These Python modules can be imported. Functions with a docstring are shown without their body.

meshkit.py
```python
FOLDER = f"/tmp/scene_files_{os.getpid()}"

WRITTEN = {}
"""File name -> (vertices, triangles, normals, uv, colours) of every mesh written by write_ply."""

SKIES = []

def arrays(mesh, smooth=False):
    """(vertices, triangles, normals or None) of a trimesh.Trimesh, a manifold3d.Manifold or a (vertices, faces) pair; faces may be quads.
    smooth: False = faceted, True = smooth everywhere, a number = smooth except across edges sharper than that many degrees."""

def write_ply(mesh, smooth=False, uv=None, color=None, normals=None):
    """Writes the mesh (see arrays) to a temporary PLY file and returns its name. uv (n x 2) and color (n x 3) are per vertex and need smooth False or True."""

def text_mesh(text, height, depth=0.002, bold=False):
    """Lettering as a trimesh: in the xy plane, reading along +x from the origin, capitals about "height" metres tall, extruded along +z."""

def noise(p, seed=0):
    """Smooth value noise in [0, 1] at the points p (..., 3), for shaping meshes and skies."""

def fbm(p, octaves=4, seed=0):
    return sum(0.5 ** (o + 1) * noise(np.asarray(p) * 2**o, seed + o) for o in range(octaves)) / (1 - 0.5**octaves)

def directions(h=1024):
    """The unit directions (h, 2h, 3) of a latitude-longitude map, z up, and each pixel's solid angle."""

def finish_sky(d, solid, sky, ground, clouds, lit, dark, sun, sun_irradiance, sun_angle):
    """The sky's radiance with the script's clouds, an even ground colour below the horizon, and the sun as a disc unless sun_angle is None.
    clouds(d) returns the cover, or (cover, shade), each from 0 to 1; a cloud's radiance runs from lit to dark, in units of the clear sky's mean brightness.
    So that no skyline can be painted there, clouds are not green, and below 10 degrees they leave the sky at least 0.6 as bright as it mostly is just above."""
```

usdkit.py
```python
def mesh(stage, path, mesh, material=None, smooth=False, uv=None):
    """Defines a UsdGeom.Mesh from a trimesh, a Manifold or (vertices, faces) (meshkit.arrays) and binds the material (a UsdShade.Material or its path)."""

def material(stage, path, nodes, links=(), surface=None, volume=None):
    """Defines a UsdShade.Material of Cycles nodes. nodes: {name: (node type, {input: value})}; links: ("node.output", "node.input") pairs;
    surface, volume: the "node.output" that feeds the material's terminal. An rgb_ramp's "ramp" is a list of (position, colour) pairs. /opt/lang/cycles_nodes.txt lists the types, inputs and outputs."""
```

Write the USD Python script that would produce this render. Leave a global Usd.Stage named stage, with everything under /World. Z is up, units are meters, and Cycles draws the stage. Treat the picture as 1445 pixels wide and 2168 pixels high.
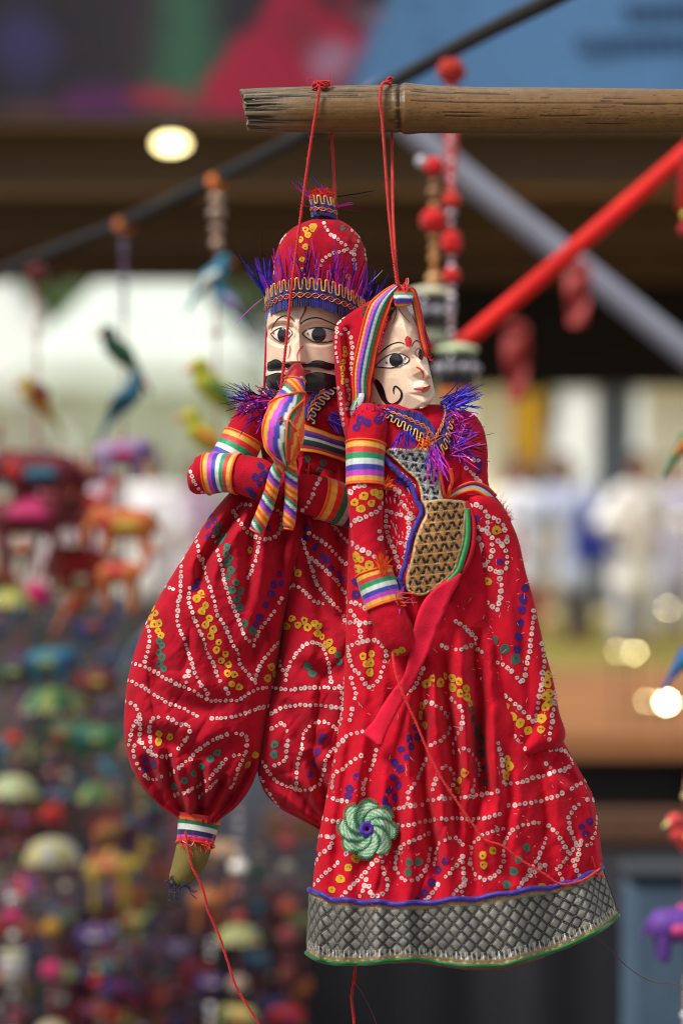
import math, numpy as np, trimesh, manifold3d as m3, shapely, shapely.geometry as sg, usdkit, meshkit
from pxr import Usd, UsdGeom, UsdLux, UsdShade, Sdf, Gf, Vt
from scipy.interpolate import PchipInterpolator, LinearNDInterpolator, splprep, splev
from scipy.spatial import cKDTree, Delaunay
from scipy.ndimage import gaussian_filter, map_coordinates

stage = Usd.Stage.CreateInMemory()
UsdGeom.Xform.Define(stage, '/World')
UsdGeom.Scope.Define(stage, '/World/Looks')
PI = math.pi
# ---------------------------------------------------------------- camera, sky, sun, exposure
S, D, CX, CY, CAMZ = 0.0003, 1.535, 722.5, 1084.0, 1.2     # metres per unit of the modelling space, camera distance
EXPOSURE, SKY, SUN, SUN_ANGLE = 0.26, 0.084, 0.90, 18.0
SUN_ELEV, SUN_AZ = math.radians(52), math.radians(234)     # azimuth measured from +y towards +x
cam = UsdGeom.Camera.Define(stage, '/World/Camera')
cam.AddTranslateOp().Set(Gf.Vec3d(0, -D, CAMZ)); cam.AddRotateXOp().Set(90.0)
cam.CreateHorizontalApertureAttr(24.0); cam.CreateVerticalApertureAttr(36.0)
cam.CreateFocalLengthAttr(85.0); cam.CreateFStopAttr(4.0); cam.CreateFocusDistanceAttr(D - 0.036)
cam.CreateClippingRangeAttr(Gf.Vec2f(0.05, 3000)); cam.CreateExposureAttr(EXPOSURE)
dome = UsdLux.DomeLight.Define(stage, '/World/sky')
sky_m = usdkit.material(stage, '/World/Looks/sky_look', {
    's': ('sky_texture', {'sky_type': 'single_scattering', 'sun_disc': False, 'sun_elevation': SUN_ELEV, 'sun_rotation': SUN_AZ, 'aerosol_density': 2.0, 'air_density': 1.0}),
    'w': ('mix_color', {'fac': 0.62, 'b': (7.2, 7.1, 6.9), 'use_clamp': False}),
    'b': ('background_shader', {'strength': SKY})}, [('s.color', 'w.a'), ('w.result', 'b.color')], surface='b.background')
UsdShade.MaterialBindingAPI.Apply(dome.GetPrim()).Bind(sky_m)
sun = UsdLux.DistantLight.Define(stage, '/World/sun')
sun.CreateIntensityAttr(SUN); sun.CreateAngleAttr(SUN_ANGLE); sun.CreateColorAttr(Gf.Vec3f(1, .95, .87)); sun.CreateNormalizeAttr(True)
sun.AddRotateZOp().Set(-math.degrees(SUN_AZ)); sun.AddRotateXOp().Set(math.degrees(SUN_ELEV) - 90.0 + 0.0)
# ---------------------------------------------------------------- helpers
def lin(*c):
    c = np.array(c if len(c) > 1 else c[0], float) / 255
    return np.where(c < .04045, c / 12.92, ((c + .055) / 1.055) ** 2.4)
def W(P):                                                   # modelling space (x right, y down, w towards the viewer) to metres
    P = np.asarray(P, float); k = 1 - P[..., 2] * S / D
    return np.stack([(P[..., 0] - CX) * S * k, -P[..., 2] * S, CAMZ + (CY - P[..., 1]) * S * k], -1)
def Wd(px, py, d):                                          # a point seen in that direction, d metres from the camera
    return np.array([(px - CX) * S * d / D, d - D, CAMZ + (CY - py) * S * d / D])
used, origin = {}, {'/World': np.zeros(3)}
def numbered(path):
    n = used.get(path, -1) + 1; used[path] = n
    return path if n == 0 else f'{path}_{n:03d}'
def meta(prim, label=None, cat=None, group=None, kind=None):
    for k, v in (('label', label), ('category', cat), ('group', group), ('kind', kind)):
        if v: prim.SetCustomDataByKey(k, v)
def thing(name, label, cat, loc, group=None):
    p = numbered('/World/' + name); x = UsdGeom.Xform.Define(stage, p); x.AddTranslateOp().Set(Gf.Vec3d(*map(float, loc)))
    origin[p] = np.array(loc, float); meta(x.GetPrim(), label, cat, group); return p
def obj(name, V, F, mat, parent='/World', C=None, smooth=True, **kw):      # V in metres
    p = numbered(parent + '/' + name); V = np.asarray(V, float); F = np.asarray(F, int)
    if F.shape[1] == 4: F = np.vstack([F[:, [0, 1, 2]], F[:, [0, 2, 3]]])
    m = usdkit.mesh(stage, p, (V - origin[parent], F), MATS[mat], smooth=smooth)
    origin[p] = origin[parent]
    if C is not None:
        C = np.asarray(C, np.float32)
        if C.ndim == 2 and smooth is not True and smooth is not False: C = C[0]
        if C.ndim == 1: C = np.tile(C, (len(m.GetPointsAttr().Get()), 1))
        UsdGeom.PrimvarsAPI(m).CreatePrimvar('Cd', Sdf.ValueTypeNames.Color3fArray, 'vertex').Set(Vt.Vec3fArray.FromNumpy(np.ascontiguousarray(C)))
    meta(m.GetPrim(), **kw); return p
def vnorm(V, F):
    n = np.zeros_like(V); f = np.cross(V[F[:, 1]] - V[F[:, 0]], V[F[:, 2]] - V[F[:, 0]])
    for k in range(3): np.add.at(n, F[:, k], f)
    return n / np.maximum(np.linalg.norm(n, axis=1, keepdims=True), 1e-12)
class MB:                                                   # collects pieces of one mesh in modelling space
    def __init__(s): s.V, s.F, s.C, s.n = [], [], [], 0
    def add(s, V, F, C=(.5, .5, .5)):
        V = np.asarray(V, float); F = np.asarray(F, int); C = np.asarray(C, float)
        if F.shape[1] == 4: F = np.vstack([F[:, [0, 1, 2]], F[:, [0, 2, 3]]])
        if C.ndim == 1: C = np.tile(C, (len(V), 1))
        s.V.append(V); s.F.append(F + s.n); s.C.append(C); s.n += len(V); return s
    def arr(s): return np.vstack(s.V), np.vstack(s.F), np.vstack(s.C)
    def part(s, name, mat, parent, smooth=True, **kw):
        V, F, C = s.arr(); return obj(name, W(V), F[:, ::-1], mat, parent, C, smooth, **kw)
    def world(s, name, mat, parent='/World', smooth=True, **kw):
        V, F, C = s.arr(); return obj(name, V, F, mat, parent, C, smooth, **kw)
def gridF(nv, nu, closed=False):
    i, j = np.meshgrid(np.arange(nv - 1), np.arange(nu if closed else nu - 1), indexing='ij'); j2 = (j + 1) % nu
    return np.stack([i * nu + j, i * nu + j2, (i + 1) * nu + j2, (i + 1) * nu + j], -1).reshape(-1, 4)
def tri(F): return np.vstack([F[:, [0, 1, 2]], F[:, [0, 2, 3]]]) if F.shape[1] == 4 else F
def orient(V, F, sheet=False):                              # faces so that normals point outwards (or towards +w)
    F = tri(F); a, b, c = V[F[:, 0]], V[F[:, 1]], V[F[:, 2]]
    v = np.cross(b - a, c - a)[:, 2].sum() if sheet else np.einsum('ij,ij->i', a - V.mean(0), np.cross(b - a, c - a)).sum()
    return F if v > 0 else F[:, ::-1]
def curve(P, step=None, n=None, smooth=True):               # smooth resampled polyline
    P = np.asarray(P, float)
    t = np.r_[0, np.cumsum(np.linalg.norm(np.diff(P[:, :3], axis=0), axis=1))]
    keep = np.r_[True, np.diff(t) > 1e-9]; P, t = P[keep], t[keep]
    if n is None: n = max(2, int(round(t[-1] / step)) + 1)
    u = np.linspace(0, t[-1], n)
    if smooth and len(P) > 2:
        tau = np.sqrt(np.linalg.norm(np.diff(P, axis=0), axis=1)); return PchipInterpolator(t, P)(u) if P.shape[1] > 3 else catmull(P, t, u)
    return np.stack([np.interp(u, t, P[:, k]) for k in range(P.shape[1])], 1)
def catmull(P, t, u):
    m = np.zeros_like(P); d = np.diff(P, axis=0) / np.diff(t)[:, None]
    m[0], m[-1] = d[0], d[-1]; h = np.diff(t)
    m[1:-1] = (d[:-1] * h[1:, None] + d[1:] * h[:-1, None]) / (h[1:] + h[:-1])[:, None]
    i = np.clip(np.searchsorted(t, u, 'right') - 1, 0, len(t) - 2); hh = h[i][:, None]; s = ((u - t[i])[:, None]) / hh
    return (2*s**3-3*s**2+1)*P[i] + (s**3-2*s**2+s)*hh*m[i] + (-2*s**3+3*s**2)*P[i+1] + (s**3-s**2)*hh*m[i+1]
def frames(P):
    T = np.gradient(P, axis=0); T /= np.linalg.norm(T, axis=1, keepdims=True) + 1e-12
    n = np.cross(T[0], [0.3, 0.2, 1.0]); n /= np.linalg.norm(n); N = [n]
    for k in range(1, len(P)):
        n = N[-1] - T[k] * (N[-1] @ T[k]); N.append(n / (np.linalg.norm(n) + 1e-12))
    N = np.array(N); return T, N, np.cross(T, N)
def tube(P, r, k=6, cap=True):
    P = np.asarray(P, float); T, N, B = frames(P); r = np.broadcast_to(r, len(P))[:, None, None]
    a = np.linspace(0, 2 * PI, k, endpoint=False)
    V = (P[:, None] + r * (N[:, None] * np.cos(a)[None, :, None] + B[:, None] * np.sin(a)[None, :, None])).reshape(-1, 3)
    F = tri(gridF(len(P), k, True))
    if cap:
        V = np.vstack([V, P[:1], P[-1:]]); n = len(P) * k; j = np.arange(k); j2 = (j + 1) % k
        F = np.vstack([F, np.stack([np.full(k, n), j2, j], 1), np.stack([np.full(k, n + 1), n - k + j, n - k + j2], 1)])
    return V, orient(V, F)
def loft(L, R, y0, y1, ny, nf, nb, w0, b, p=.8, tilt=0, bp=None):
    """Closed cloth tube: left and right outlines, half depth b (number or [(y, b)]), front half dense. Returns grid (ny, nu, 3)."""
    f = lambda q, y: PchipInterpolator(*np.array(q, float).T[::1])(y) if np.ndim(q) else np.full_like(y, q)
    fy = lambda q, y: PchipInterpolator(np.array(q, float)[:, 1], np.array(q, float)[:, 0], extrapolate=True)(y)
    y = np.linspace(y0, y1, ny); l, r = fy(L, y), fy(R, y); c, a = (l + r) / 2, (r - l) / 2
    bb, ww = f(b, y), f(w0, y); th = np.r_[np.linspace(PI, 0, nf, endpoint=False), np.linspace(0, -PI, nb, endpoint=False)]
    s = np.sin(th); cz = np.sign(s) * np.abs(s) ** p
    G = np.zeros((ny, len(th), 3)); G[..., 0] = c[:, None] + a[:, None] * np.cos(th); G[..., 1] = y[:, None]; G[..., 2] = ww[:, None] + bb[:, None] * cz
    return G, th
def capped(G):
    ny, nu = G.shape[:2]; V = G.reshape(-1, 3); F = tri(gridF(ny, nu, True)); n = ny * nu; j = np.arange(nu); j2 = (j + 1) % nu
    V = np.vstack([V, G[0].mean(0), G[-1].mean(0)])
    F = np.vstack([F, np.stack([np.full(nu, n), j2, j], 1), np.stack([np.full(nu, n + 1), n - nu + j, n - nu + j2], 1)])
    return V, orient(V, F)
def polydist(x, y, P):                                      # distance and parameter of points to a polyline
    best = np.full(x.shape, 1e9); par = np.zeros(x.shape); side = np.zeros(x.shape); P = np.asarray(P, float); n = len(P) - 1
    for k in range(n):
        d = P[k + 1] - P[k]; q = d @ d + 1e-9; t = np.clip(((x - P[k, 0]) * d[0] + (y - P[k, 1]) * d[1]) / q, 0, 1)
        ex, ey = x - P[k, 0] - t * d[0], y - P[k, 1] - t * d[1]; e = np.hypot(ex, ey); m = e < best
        best = np.where(m, e, best); par = np.where(m, (k + t) / n, par); side = np.where(m, np.sign(d[0] * ey - d[1] * ex), side)
    return best, par, side
def crease(G, front, folds):                                # folds: (polyline, depth, width); depth > 0 sinks
    x, y = G[..., 0].copy(), G[..., 1].copy(); dw = np.zeros_like(x)
    for P, depth, width in folds:
        P = curve(P, n=max(6, 3 * len(P))); d, t, s = polydist(x, y, P)
        fall = np.clip(np.minimum(t, 1 - t) * 5, 0, 1) ** .7
        dw -= 1.9 * depth * fall * (np.exp(-(d / width) ** 2) - .35 * np.exp(-((d - 2.0 * width) / width) ** 2))
    G[..., 2] += dw * front; return G
def host(V, F):
    N = vnorm(V, tri(F)); return dict(V=V, N=N, k3=cKDTree(V), f=np.nonzero(N[:, 2] > .12)[0]) | {}
def host2(h):
    h['k2'] = cKDTree(h['V'][h['f'], :2]); return h
def mkhost(V, F): return host2(host(V, F))
def onhost(h, P2, off=0.0, k=3, frontmost=True):            # points of the modelling plane dropped on the front of a surface
    P2 = np.asarray(P2, float)[:, :2]; d, i = h['k2'].query(P2, k=k); i = h['f'][i]; wt = 1 / (d + .3); wt /= wt.sum(1, keepdims=True)
    z = (h['V'][i, 2] * wt).sum(1); n = (h['N'][i] * wt[..., None]).sum(1); n /= np.linalg.norm(n, axis=1, keepdims=True)
    return np.c_[P2, z] + n * off, n, d[:, 0]
rng = np.random.default_rng(7)
def rings(mb, h, P, size, ang, col, hole=.38, maxd=10, asp=1.0):
    """Tie-dye spots: small uneven rings lying on the cloth h."""
    P = np.asarray(P, float); n = len(P)
    if n == 0: return
    d, i = h['k2'].query(P[:, :2]); ok = d < maxd; P, i = P[ok], h['f'][i[ok]]; n = len(P)
    if n == 0: return
    size = np.broadcast_to(size, len(ok))[ok]; ang = np.broadcast_to(ang, len(ok))[ok]
    c, N = h['V'][i] * [0, 0, 1] + np.c_[P[:, :2], np.zeros(n)], h['N'][i]
    t1 = np.stack([np.cos(ang), np.sin(ang), 0 * ang], 1); nz = np.maximum(N[:, 2:], .5); t2 = np.stack([-t1[:, 1], t1[:, 0], 0 * ang], 1); t1 = t1 - [0, 0, 1.] * (t1 * N).sum(1, keepdims=True) / nz; t2 = t2 - [0, 0, 1.] * (t2 * N).sum(1, keepdims=True) / nz
    k = 8; a = np.arange(k) * 2 * PI / k + PI / 8
    sq = 1 / (np.abs(np.cos(a)) ** 3.2 + np.abs(np.sin(a)) ** 3.2) ** (1 / 3.2)
    ro = size[:, None] / 2 * sq * rng.uniform(.80, 1.18, (n, k)); ri = size[:, None] / 2 * (hole + rng.uniform(-.1, .1, (n, 1))) * rng.uniform(.7, 1.3, (n, k))
    cx = rng.uniform(-.1, .1, (n, 1)) * size[:, None]; asp = np.broadcast_to(asp, n)[:, None] if np.ndim(asp) == 0 else asp[ok][:, None]
    def pts(r, o=0): return c[:, None] + t1[:, None] * (r * np.cos(a) * asp + o)[..., None] + t2[:, None] * (r * np.sin(a) + o)[..., None]
    V = np.concatenate([pts(ro), pts(ri, cx)], 1).reshape(-1, 3)
    _, q = h['k3'].query(V); nq = h['N'][q]; V += nq * (.8 - ((V - h['V'][q]) * nq).sum(1))[:, None]
    j = np.arange(k); f = np.stack([j, (j + 1) % k, (j + 1) % k + k, j + k], 1)
    F = (f[None] + (np.arange(n) * 2 * k)[:, None, None]).reshape(-1, 4)
    col = np.broadcast_to(np.asarray(col), (len(ok), 3))[ok] if np.ndim(col) == 2 else np.asarray(col); C = np.repeat(col * rng.uniform(.8, 1.12, (n, 1)), 2 * k, 0); C[:, :] *= np.tile(np.r_[np.full(k, 1.), np.full(k, .82)], n)[:, None]
    mb.add(V, orient(V, F, True), C)
def dotline(mb, h, P, col, size=8.7, step=10.4, jit=1.0):
    Q = curve(P, step=step)
    if len(Q) < 2: return
    T = np.gradient(Q, axis=0); ang = np.arctan2(T[:, 1], T[:, 0]) + rng.normal(0, .25, len(Q))
    k = rng.random(len(Q)) > .025; Q, ang = Q[k], ang[k]
    rings(mb, h, Q + rng.normal(0, jit * .7, Q.shape), size * rng.uniform(.75, 1.15, len(Q)), ang, col * rng.uniform(.72, 1.1, (len(Q), 1)), hole=.27)
def spots(mb, h, P, col, size=16):
    P = np.asarray(P, float); rings(mb, h, P, size * rng.uniform(.85, 1.12, len(P)), rng.uniform(0, PI, len(P)), col, hole=.24)
def relief(poly, hf, thick, step=3.0, edge=6.0, back=None, dome=0):
    """Solid with the outline poly, front height hf(x, y) rounded off at the rim within 'edge', and a back 'thick' behind."""
    P = curve(np.vstack([poly, poly[:1]]), step=step)[:-1]; sh = sg.Polygon(P).buffer(0)
    if sh.geom_type != 'Polygon': sh = max(sh.geoms, key=lambda g: g.area)
    P = np.array(sh.exterior.coords)[:-1]; x0, y0, x1, y1 = sh.bounds
    gx, gy = np.meshgrid(np.arange(x0, x1, step), np.arange(y0, y1, step)); gx = gx + (np.arange(gx.shape[0]) % 2)[:, None] * step / 2
    Q = np.c_[gx.ravel(), gy.ravel()]; Q = Q[shapely.contains_xy(sh.buffer(-step * .55), Q[:, 0], Q[:, 1])]
    X = np.vstack([P, Q]); T = Delaunay(X).simplices; c = X[T].mean(1); T = T[shapely.contains_xy(sh, c[:, 0], c[:, 1])]
    n = len(P); dist = shapely.distance(shapely.points(X), sh.exterior); dist[:n] = 0
    f = np.sqrt(np.clip(1 - (1 - np.clip(dist / edge, 0, 1)) ** 2, 0, 1)); zf = hf(X[:, 0], X[:, 1])
    mid = thick / 2; Zf = zf - mid * (1 - f); Zb = (zf - thick + mid * (1 - f)) if back is None else back(X[:, 0], X[:, 1], dist)
    Vf, Vb = np.c_[X, Zf], np.c_[X[n:], Zb[n:]]; mp = np.r_[np.arange(n), len(X) + np.arange(len(X) - n)]
    e = X[T]; cr = np.cross(e[:, 1] - e[:, 0], e[:, 2] - e[:, 0]); T[cr < 0] = T[cr < 0][:, ::-1]
    return np.vstack([Vf, Vb]), np.vstack([T, mp[T][:, ::-1]]), len(X)
def patch(mb, poly, hf, col, off=1.0, step=2.0, skirt=2.5, smooth=True):
    """Raised painted or carved shape lying on the surface hf."""
    P = curve(np.vstack([poly, poly[:1]]), step=step, smooth=smooth)[:-1]; sh = sg.Polygon(P).buffer(0)
    for g in getattr(sh, 'geoms', [sh]):
        if g.area < 1: continue
        R = g.exterior.segmentize(step * 1.2); P = np.array(R.coords)[:-1]; x0, y0, x1, y1 = g.bounds
        gx, gy = np.meshgrid(np.arange(x0, x1, step), np.arange(y0, y1, step)); Q = np.c_[gx.ravel(), gy.ravel()]
        Q = Q[shapely.contains_xy(g.buffer(-step * .5), Q[:, 0], Q[:, 1])]; X = np.vstack([P, Q]); T = Delaunay(X).simplices; c = X[T].mean(1); T = T[shapely.contains_xy(g, c[:, 0], c[:, 1])]
        e = X[T]; cr = np.cross(e[:, 1] - e[:, 0], e[:, 2] - e[:, 0]); T[cr < 0] = T[cr < 0][:, ::-1]
        n = len(P); z = hf(X[:, 0], X[:, 1]) + off; V = np.vstack([np.c_[X, z], np.c_[P, z[:n] - skirt]]); j = np.arange(n); j2 = (j + 1) % n
        mb.add(V, np.vstack([T, np.stack([j, len(X) + j, j2], 1), np.stack([j2, len(X) + j, len(X) + j2], 1)]), col)
def stroke(mb, pts, hf, col, w=3.0, off=.9):                # painted line; points (x, y) or (x, y, width)
    P = np.asarray(pts, float)
    if P.shape[1] == 2: P = np.c_[P, np.full(len(P), w)]
    Q = curve(P[:, :2], n=40); wd = np.interp(np.linspace(0, 1, 40), np.linspace(0, 1, len(P)), P[:, 2])
    T = np.gradient(Q, axis=0); T /= np.linalg.norm(T, axis=1, keepdims=True); N = np.c_[-T[:, 1], T[:, 0]] * wd[:, None] / 2
    X = np.vstack([Q + N, Q - N]); V = np.c_[X, hf(X[:, 0], X[:, 1]) + off]; M = 40; V2 = V.copy(); V2[:, 2] -= 2.0
    j = np.arange(M - 1); F = np.stack([j, j + 1, M + j + 1, M + j], 1); F1 = np.stack([j, 2*M + j, 2*M + j + 1, j + 1], 1); F2 = np.stack([M + j, M + j + 1, 3*M + j + 1, 3*M + j], 1)
    mb.add(np.vstack([V, V2]), np.vstack([orient(V, F, True), tri(F1), tri(F2)]), col)
def limb(rows, n=60, k=28, t=(0, 1), grow=0.0, fold=0.0, seed=0):
    """Stuffed limb: rows of (x, y, w, r across, r deep). Returns grid (n, k, 3) and the stretch's arc length."""
    R = np.asarray(rows, float); Q = curve(R, n=200); q = np.linspace(t[0] * 199, t[1] * 199, n); Q = np.stack([np.interp(q, np.arange(200), Q[:, c]) for c in range(5)], 1)
    T = np.gradient(Q[:, :3], axis=0); T /= np.linalg.norm(T, axis=1, keepdims=True); A = np.cross(T, [0, 0, 1.]); A /= np.linalg.norm(A, axis=1, keepdims=True); B = np.cross(A, T)
    a = np.linspace(0, 2 * PI, k, endpoint=False); ra = Q[:, 3] + grow; rb = Q[:, 4] + grow
    g = Q[:, None, :3] + A[:, None] * (ra[:, None] * np.cos(a))[..., None] + B[:, None] * (rb[:, None] * np.sin(a))[..., None]
    if fold:
        nn = vnorm(g.reshape(-1, 3), orient(g.reshape(-1, 3), gridF(n, k, True))).reshape(g.shape); g = g + nn * (fold * (meshkit.fbm(g / 16 + seed, 3) - .5))[..., None]
    return g
def stripe(t, seq):                                         # colours of a woven ribbon across its width
    e = np.cumsum([s[0] for s in seq]); e = e / e[-1]; i = np.clip(np.searchsorted(e, np.mod(t, 1.0000001), 'right'), 0, len(seq) - 1)
    return np.array([s[1] for s in seq])[i]
def sheetgrid(L, R, n, hf=None, k=24):                      # strip between two polylines of 3D points
    L, R = curve(L, n=n), curve(R, n=n); t = np.linspace(0, 1, k); return L[:, None] * (1 - t)[None, :, None] + R[:, None] * t[None, :, None]
def thick(G, th):                                           # a strip grid made into a thin solid
    n, k = G.shape[:2]; V = G.reshape(-1, 3); F = orient(V, gridF(n, k), True); N = vnorm(V, F); B = V - N * th
    b = np.r_[np.arange(k), np.arange(1, n) * k + k - 1, (n - 1) * k + np.arange(k - 2, -1, -1), np.arange(n - 2, 0, -1) * k]; b2 = np.roll(b, -1)
    Q = tri(np.stack([b, b2, b2 + n * k, b + n * k], 1))
    return np.vstack([V, B]), np.vstack([F, F[:, ::-1] + n * k, Q])
# ---------------------------------------------------------------- materials (colour comes from each mesh's own dye or paint: Cd)
MATS = {}
def mat(name, rough=.8, metal=0., sheen=0., bump=0., bscale=900., var=.15, vscale=60., coat=0., extra=None, spec=.4, tl=0.):
    n = {'a': ('attribute', {'attribute': 'Cd'}), 'tc': ('texture_coordinate', {}),
         'nz': ('noise_texture', {'scale': vscale, 'detail': 4.0}), 'mr': ('map_range', {'from_min': .3, 'from_max': .7, 'to_min': 1 - var, 'to_max': 1 + var}),
         'mx': ('vector_math', {'math_type': 'scale'}),
         'p': ('principled_bsdf', {'roughness': rough, 'metallic': metal, 'sheen_weight': sheen, 'sheen_roughness': .4, 'coat_weight': coat, 'specular_ior_level': spec})}
    l = [('tc.object', 'nz.vector'), ('nz.fac', 'mr.value'), ('a.color', 'mx.vector1'), ('mr.result', 'mx.scale'), ('mx.vector', 'p.base_color')]
    if bump:
        n['bn'] = ('noise_texture', {'scale': bscale, 'detail': 3.0}); n['bp'] = ('bump', {'strength': bump, 'distance': .0006})
        l += [('tc.object', 'bn.vector'), ('bn.fac', 'bp.height'), ('bp.normal', 'p.normal')]
    surf = 'p.BSDF'
    if tl:
        n['tr'] = ('translucent_bsdf', {}); n['mc'] = ('mix_closure', {'fac': tl}); l += [('mx.vector', 'tr.color'), ('p.BSDF', 'mc.closure1'), ('tr.BSDF', 'mc.closure2')]; surf = 'mc.closure'
    MATS[name] = usdkit.material(stage, '/World/Looks/' + name, n, l, surface=surf)
mat('cotton_cloth', .9, 0, .04, .7, 1300, .19, 90, spec=.22)
mat('satin_ribbon', .38, .12, .2, .5, 2200, .12, 300)
mat('tinsel_foil', .16, .75, 0, 0, 1, .1, 200, spec=.8)
mat('gold_thread', .38, .55, 0, .4, 2500, .25, 500)
mat('painted_wood', .42, 0, 0, .25, 260, .11, 110, spec=.5)
mat('glossy_paint', .16, 0, 0, .10, 220, .10, 120, coat=.3, spec=.6)
mat('yarn', .85, 0, .3, .5, 3000, .18, 400)
mat('brocade', .36, .45, .1, .6, 2600, .14, 260)
mat('bamboo_skin', .4, 0, 0, .35, 500, .14, 160, spec=.35)
mat('plain', .7, 0, 0, 0, 1, .12, 25)
mat('toy_cloth', .6, 0, .1, 0, 1, .15, 90)
mat('shiny_bead', .18, .15, 0, 0, 1, .1, 90, coat=.5, spec=.7)
mat('grey_metal', .4, .3, 0, 0, 1, .1, 12)
mat('tarpaulin', .6, 0, 0, 0, 1, .05, 3, tl=.3)
mat('grass_turf', .9, 0, 0, 0, 1, .4, 1.2)
mat('earth', .95, 0, 0, 0, 1, .25, .8)
MATS['lamp_glow'] = usdkit.material(stage, '/World/Looks/lamp_glow', {'e': ('emission', {'color': (1, .80, .36), 'strength': 7.0})}, [], surface='e.emission')
MATS['bulb_glow'] = usdkit.material(stage, '/World/Looks/bulb_glow', {'e': ('emission', {'color': (1, .86, .42), 'strength': 70.0})}, [], surface='e.emission')
# ================================================================ the setting: ground, stall roof, tents, trees, people
rs = np.random.default_rng(21)
def box(mb, lo, hi, col, R=None, c0=None):
    m = trimesh.creation.box(bounds=[lo, hi]); mb.add(m.vertices, m.faces, col)
def plank(mb, lo, hi, col, b=.006):
    lo, hi = np.array(lo, float), np.array(hi, float); pts = []
    for k in range(3):
        for s in np.ndindex(2, 2, 2):
            p = np.where(s, hi - b, lo + b); p[k] = hi[k] if s[k] else lo[k]; pts.append(p)
    m = trimesh.convex.convex_hull(np.array(pts)); mb.add(m.vertices, m.faces, col)
def sheet(name, x0, x1, y0, y1, z, col, matl, n=2, **kw):
    gx, gy = np.meshgrid(np.linspace(x0, x1, n), np.linspace(y0, y1, n)); V = np.c_[gx.ravel(), gy.ravel(), np.full(gx.size, z)]
    return obj(name, V, gridF(n, n), matl, C=col, smooth=False, kind='structure', **kw)
sheet('ground', -400, 400, -40, 900, -.008, lin(186, 168, 118), 'earth')
sheet('lawn', -60, 60, 17.2, 25.5, 0.0, lin(132, 122, 46), 'grass_turf')
sheet('dirt_ground', -60, 60, 6.0, 17.0, -.004, lin(150, 100, 58), 'earth')
sheet('near_ground', -30, 30, -14, 5.0, 0.0, lin(92, 86, 80), 'earth')
sheet('paved_ground', -20, .1, 5.2, 10.6, 0.0, lin(118, 122, 138), 'earth')
zz = lambda py, d: CAMZ + (CY - py) * S * d / D
xx = lambda px, d: (px - CX) * S * d / D
# market stall roof: boarded ceiling on beams and posts
ROOF_D0, ROOF_D1 = 6.8, 10.9
zr = zz(262, ROOF_D0)
stall = thing('market_stall', 'dark brown market stall roof with boarded ceiling behind the puppets', 'market stall', (0, ROOF_D0 - D, 0))
for k in range(12):
    y0 = ROOF_D0 - D + k * (ROOF_D1 - ROOF_D0) / 12; mb = MB(); plank(mb, (-4.2, y0 + .004, zr + .02 + .004 * (k % 2)), (4.2, y0 + (ROOF_D1 - ROOF_D0) / 12 - .004, zr + .06 + .004 * (k % 2)), lin(206, 172, 122) * rs.uniform(.8, 1.2)); mb.world('roof_board', 'plain', stall, False)
for yk in (7.0, 8.5, 9.9): mb = MB(); plank(mb, (-4.2, yk - D, zr - .14), (4.2, yk - D + .12, zr + .018), lin(96, 78, 56)); mb.world('roof_beam', 'plain', stall, False)
mb = MB(); plank(mb, (xx(735, 10.9), ROOF_D1 - D, zz(818, 10.9)), (4.2, ROOF_D1 - D + .05, zr + .018), lin(30, 27, 24)); mb.world('rear_valance', 'plain', stall, False)
mb = MB(); plank(mb, (-4.2, ROOF_D1 - D, zz(560, 10.9)), (xx(733, 10.9), ROOF_D1 - D + .05, zr + .018), lin(64, 52, 36)); mb.world('rear_valance', 'plain', stall, False)
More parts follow.
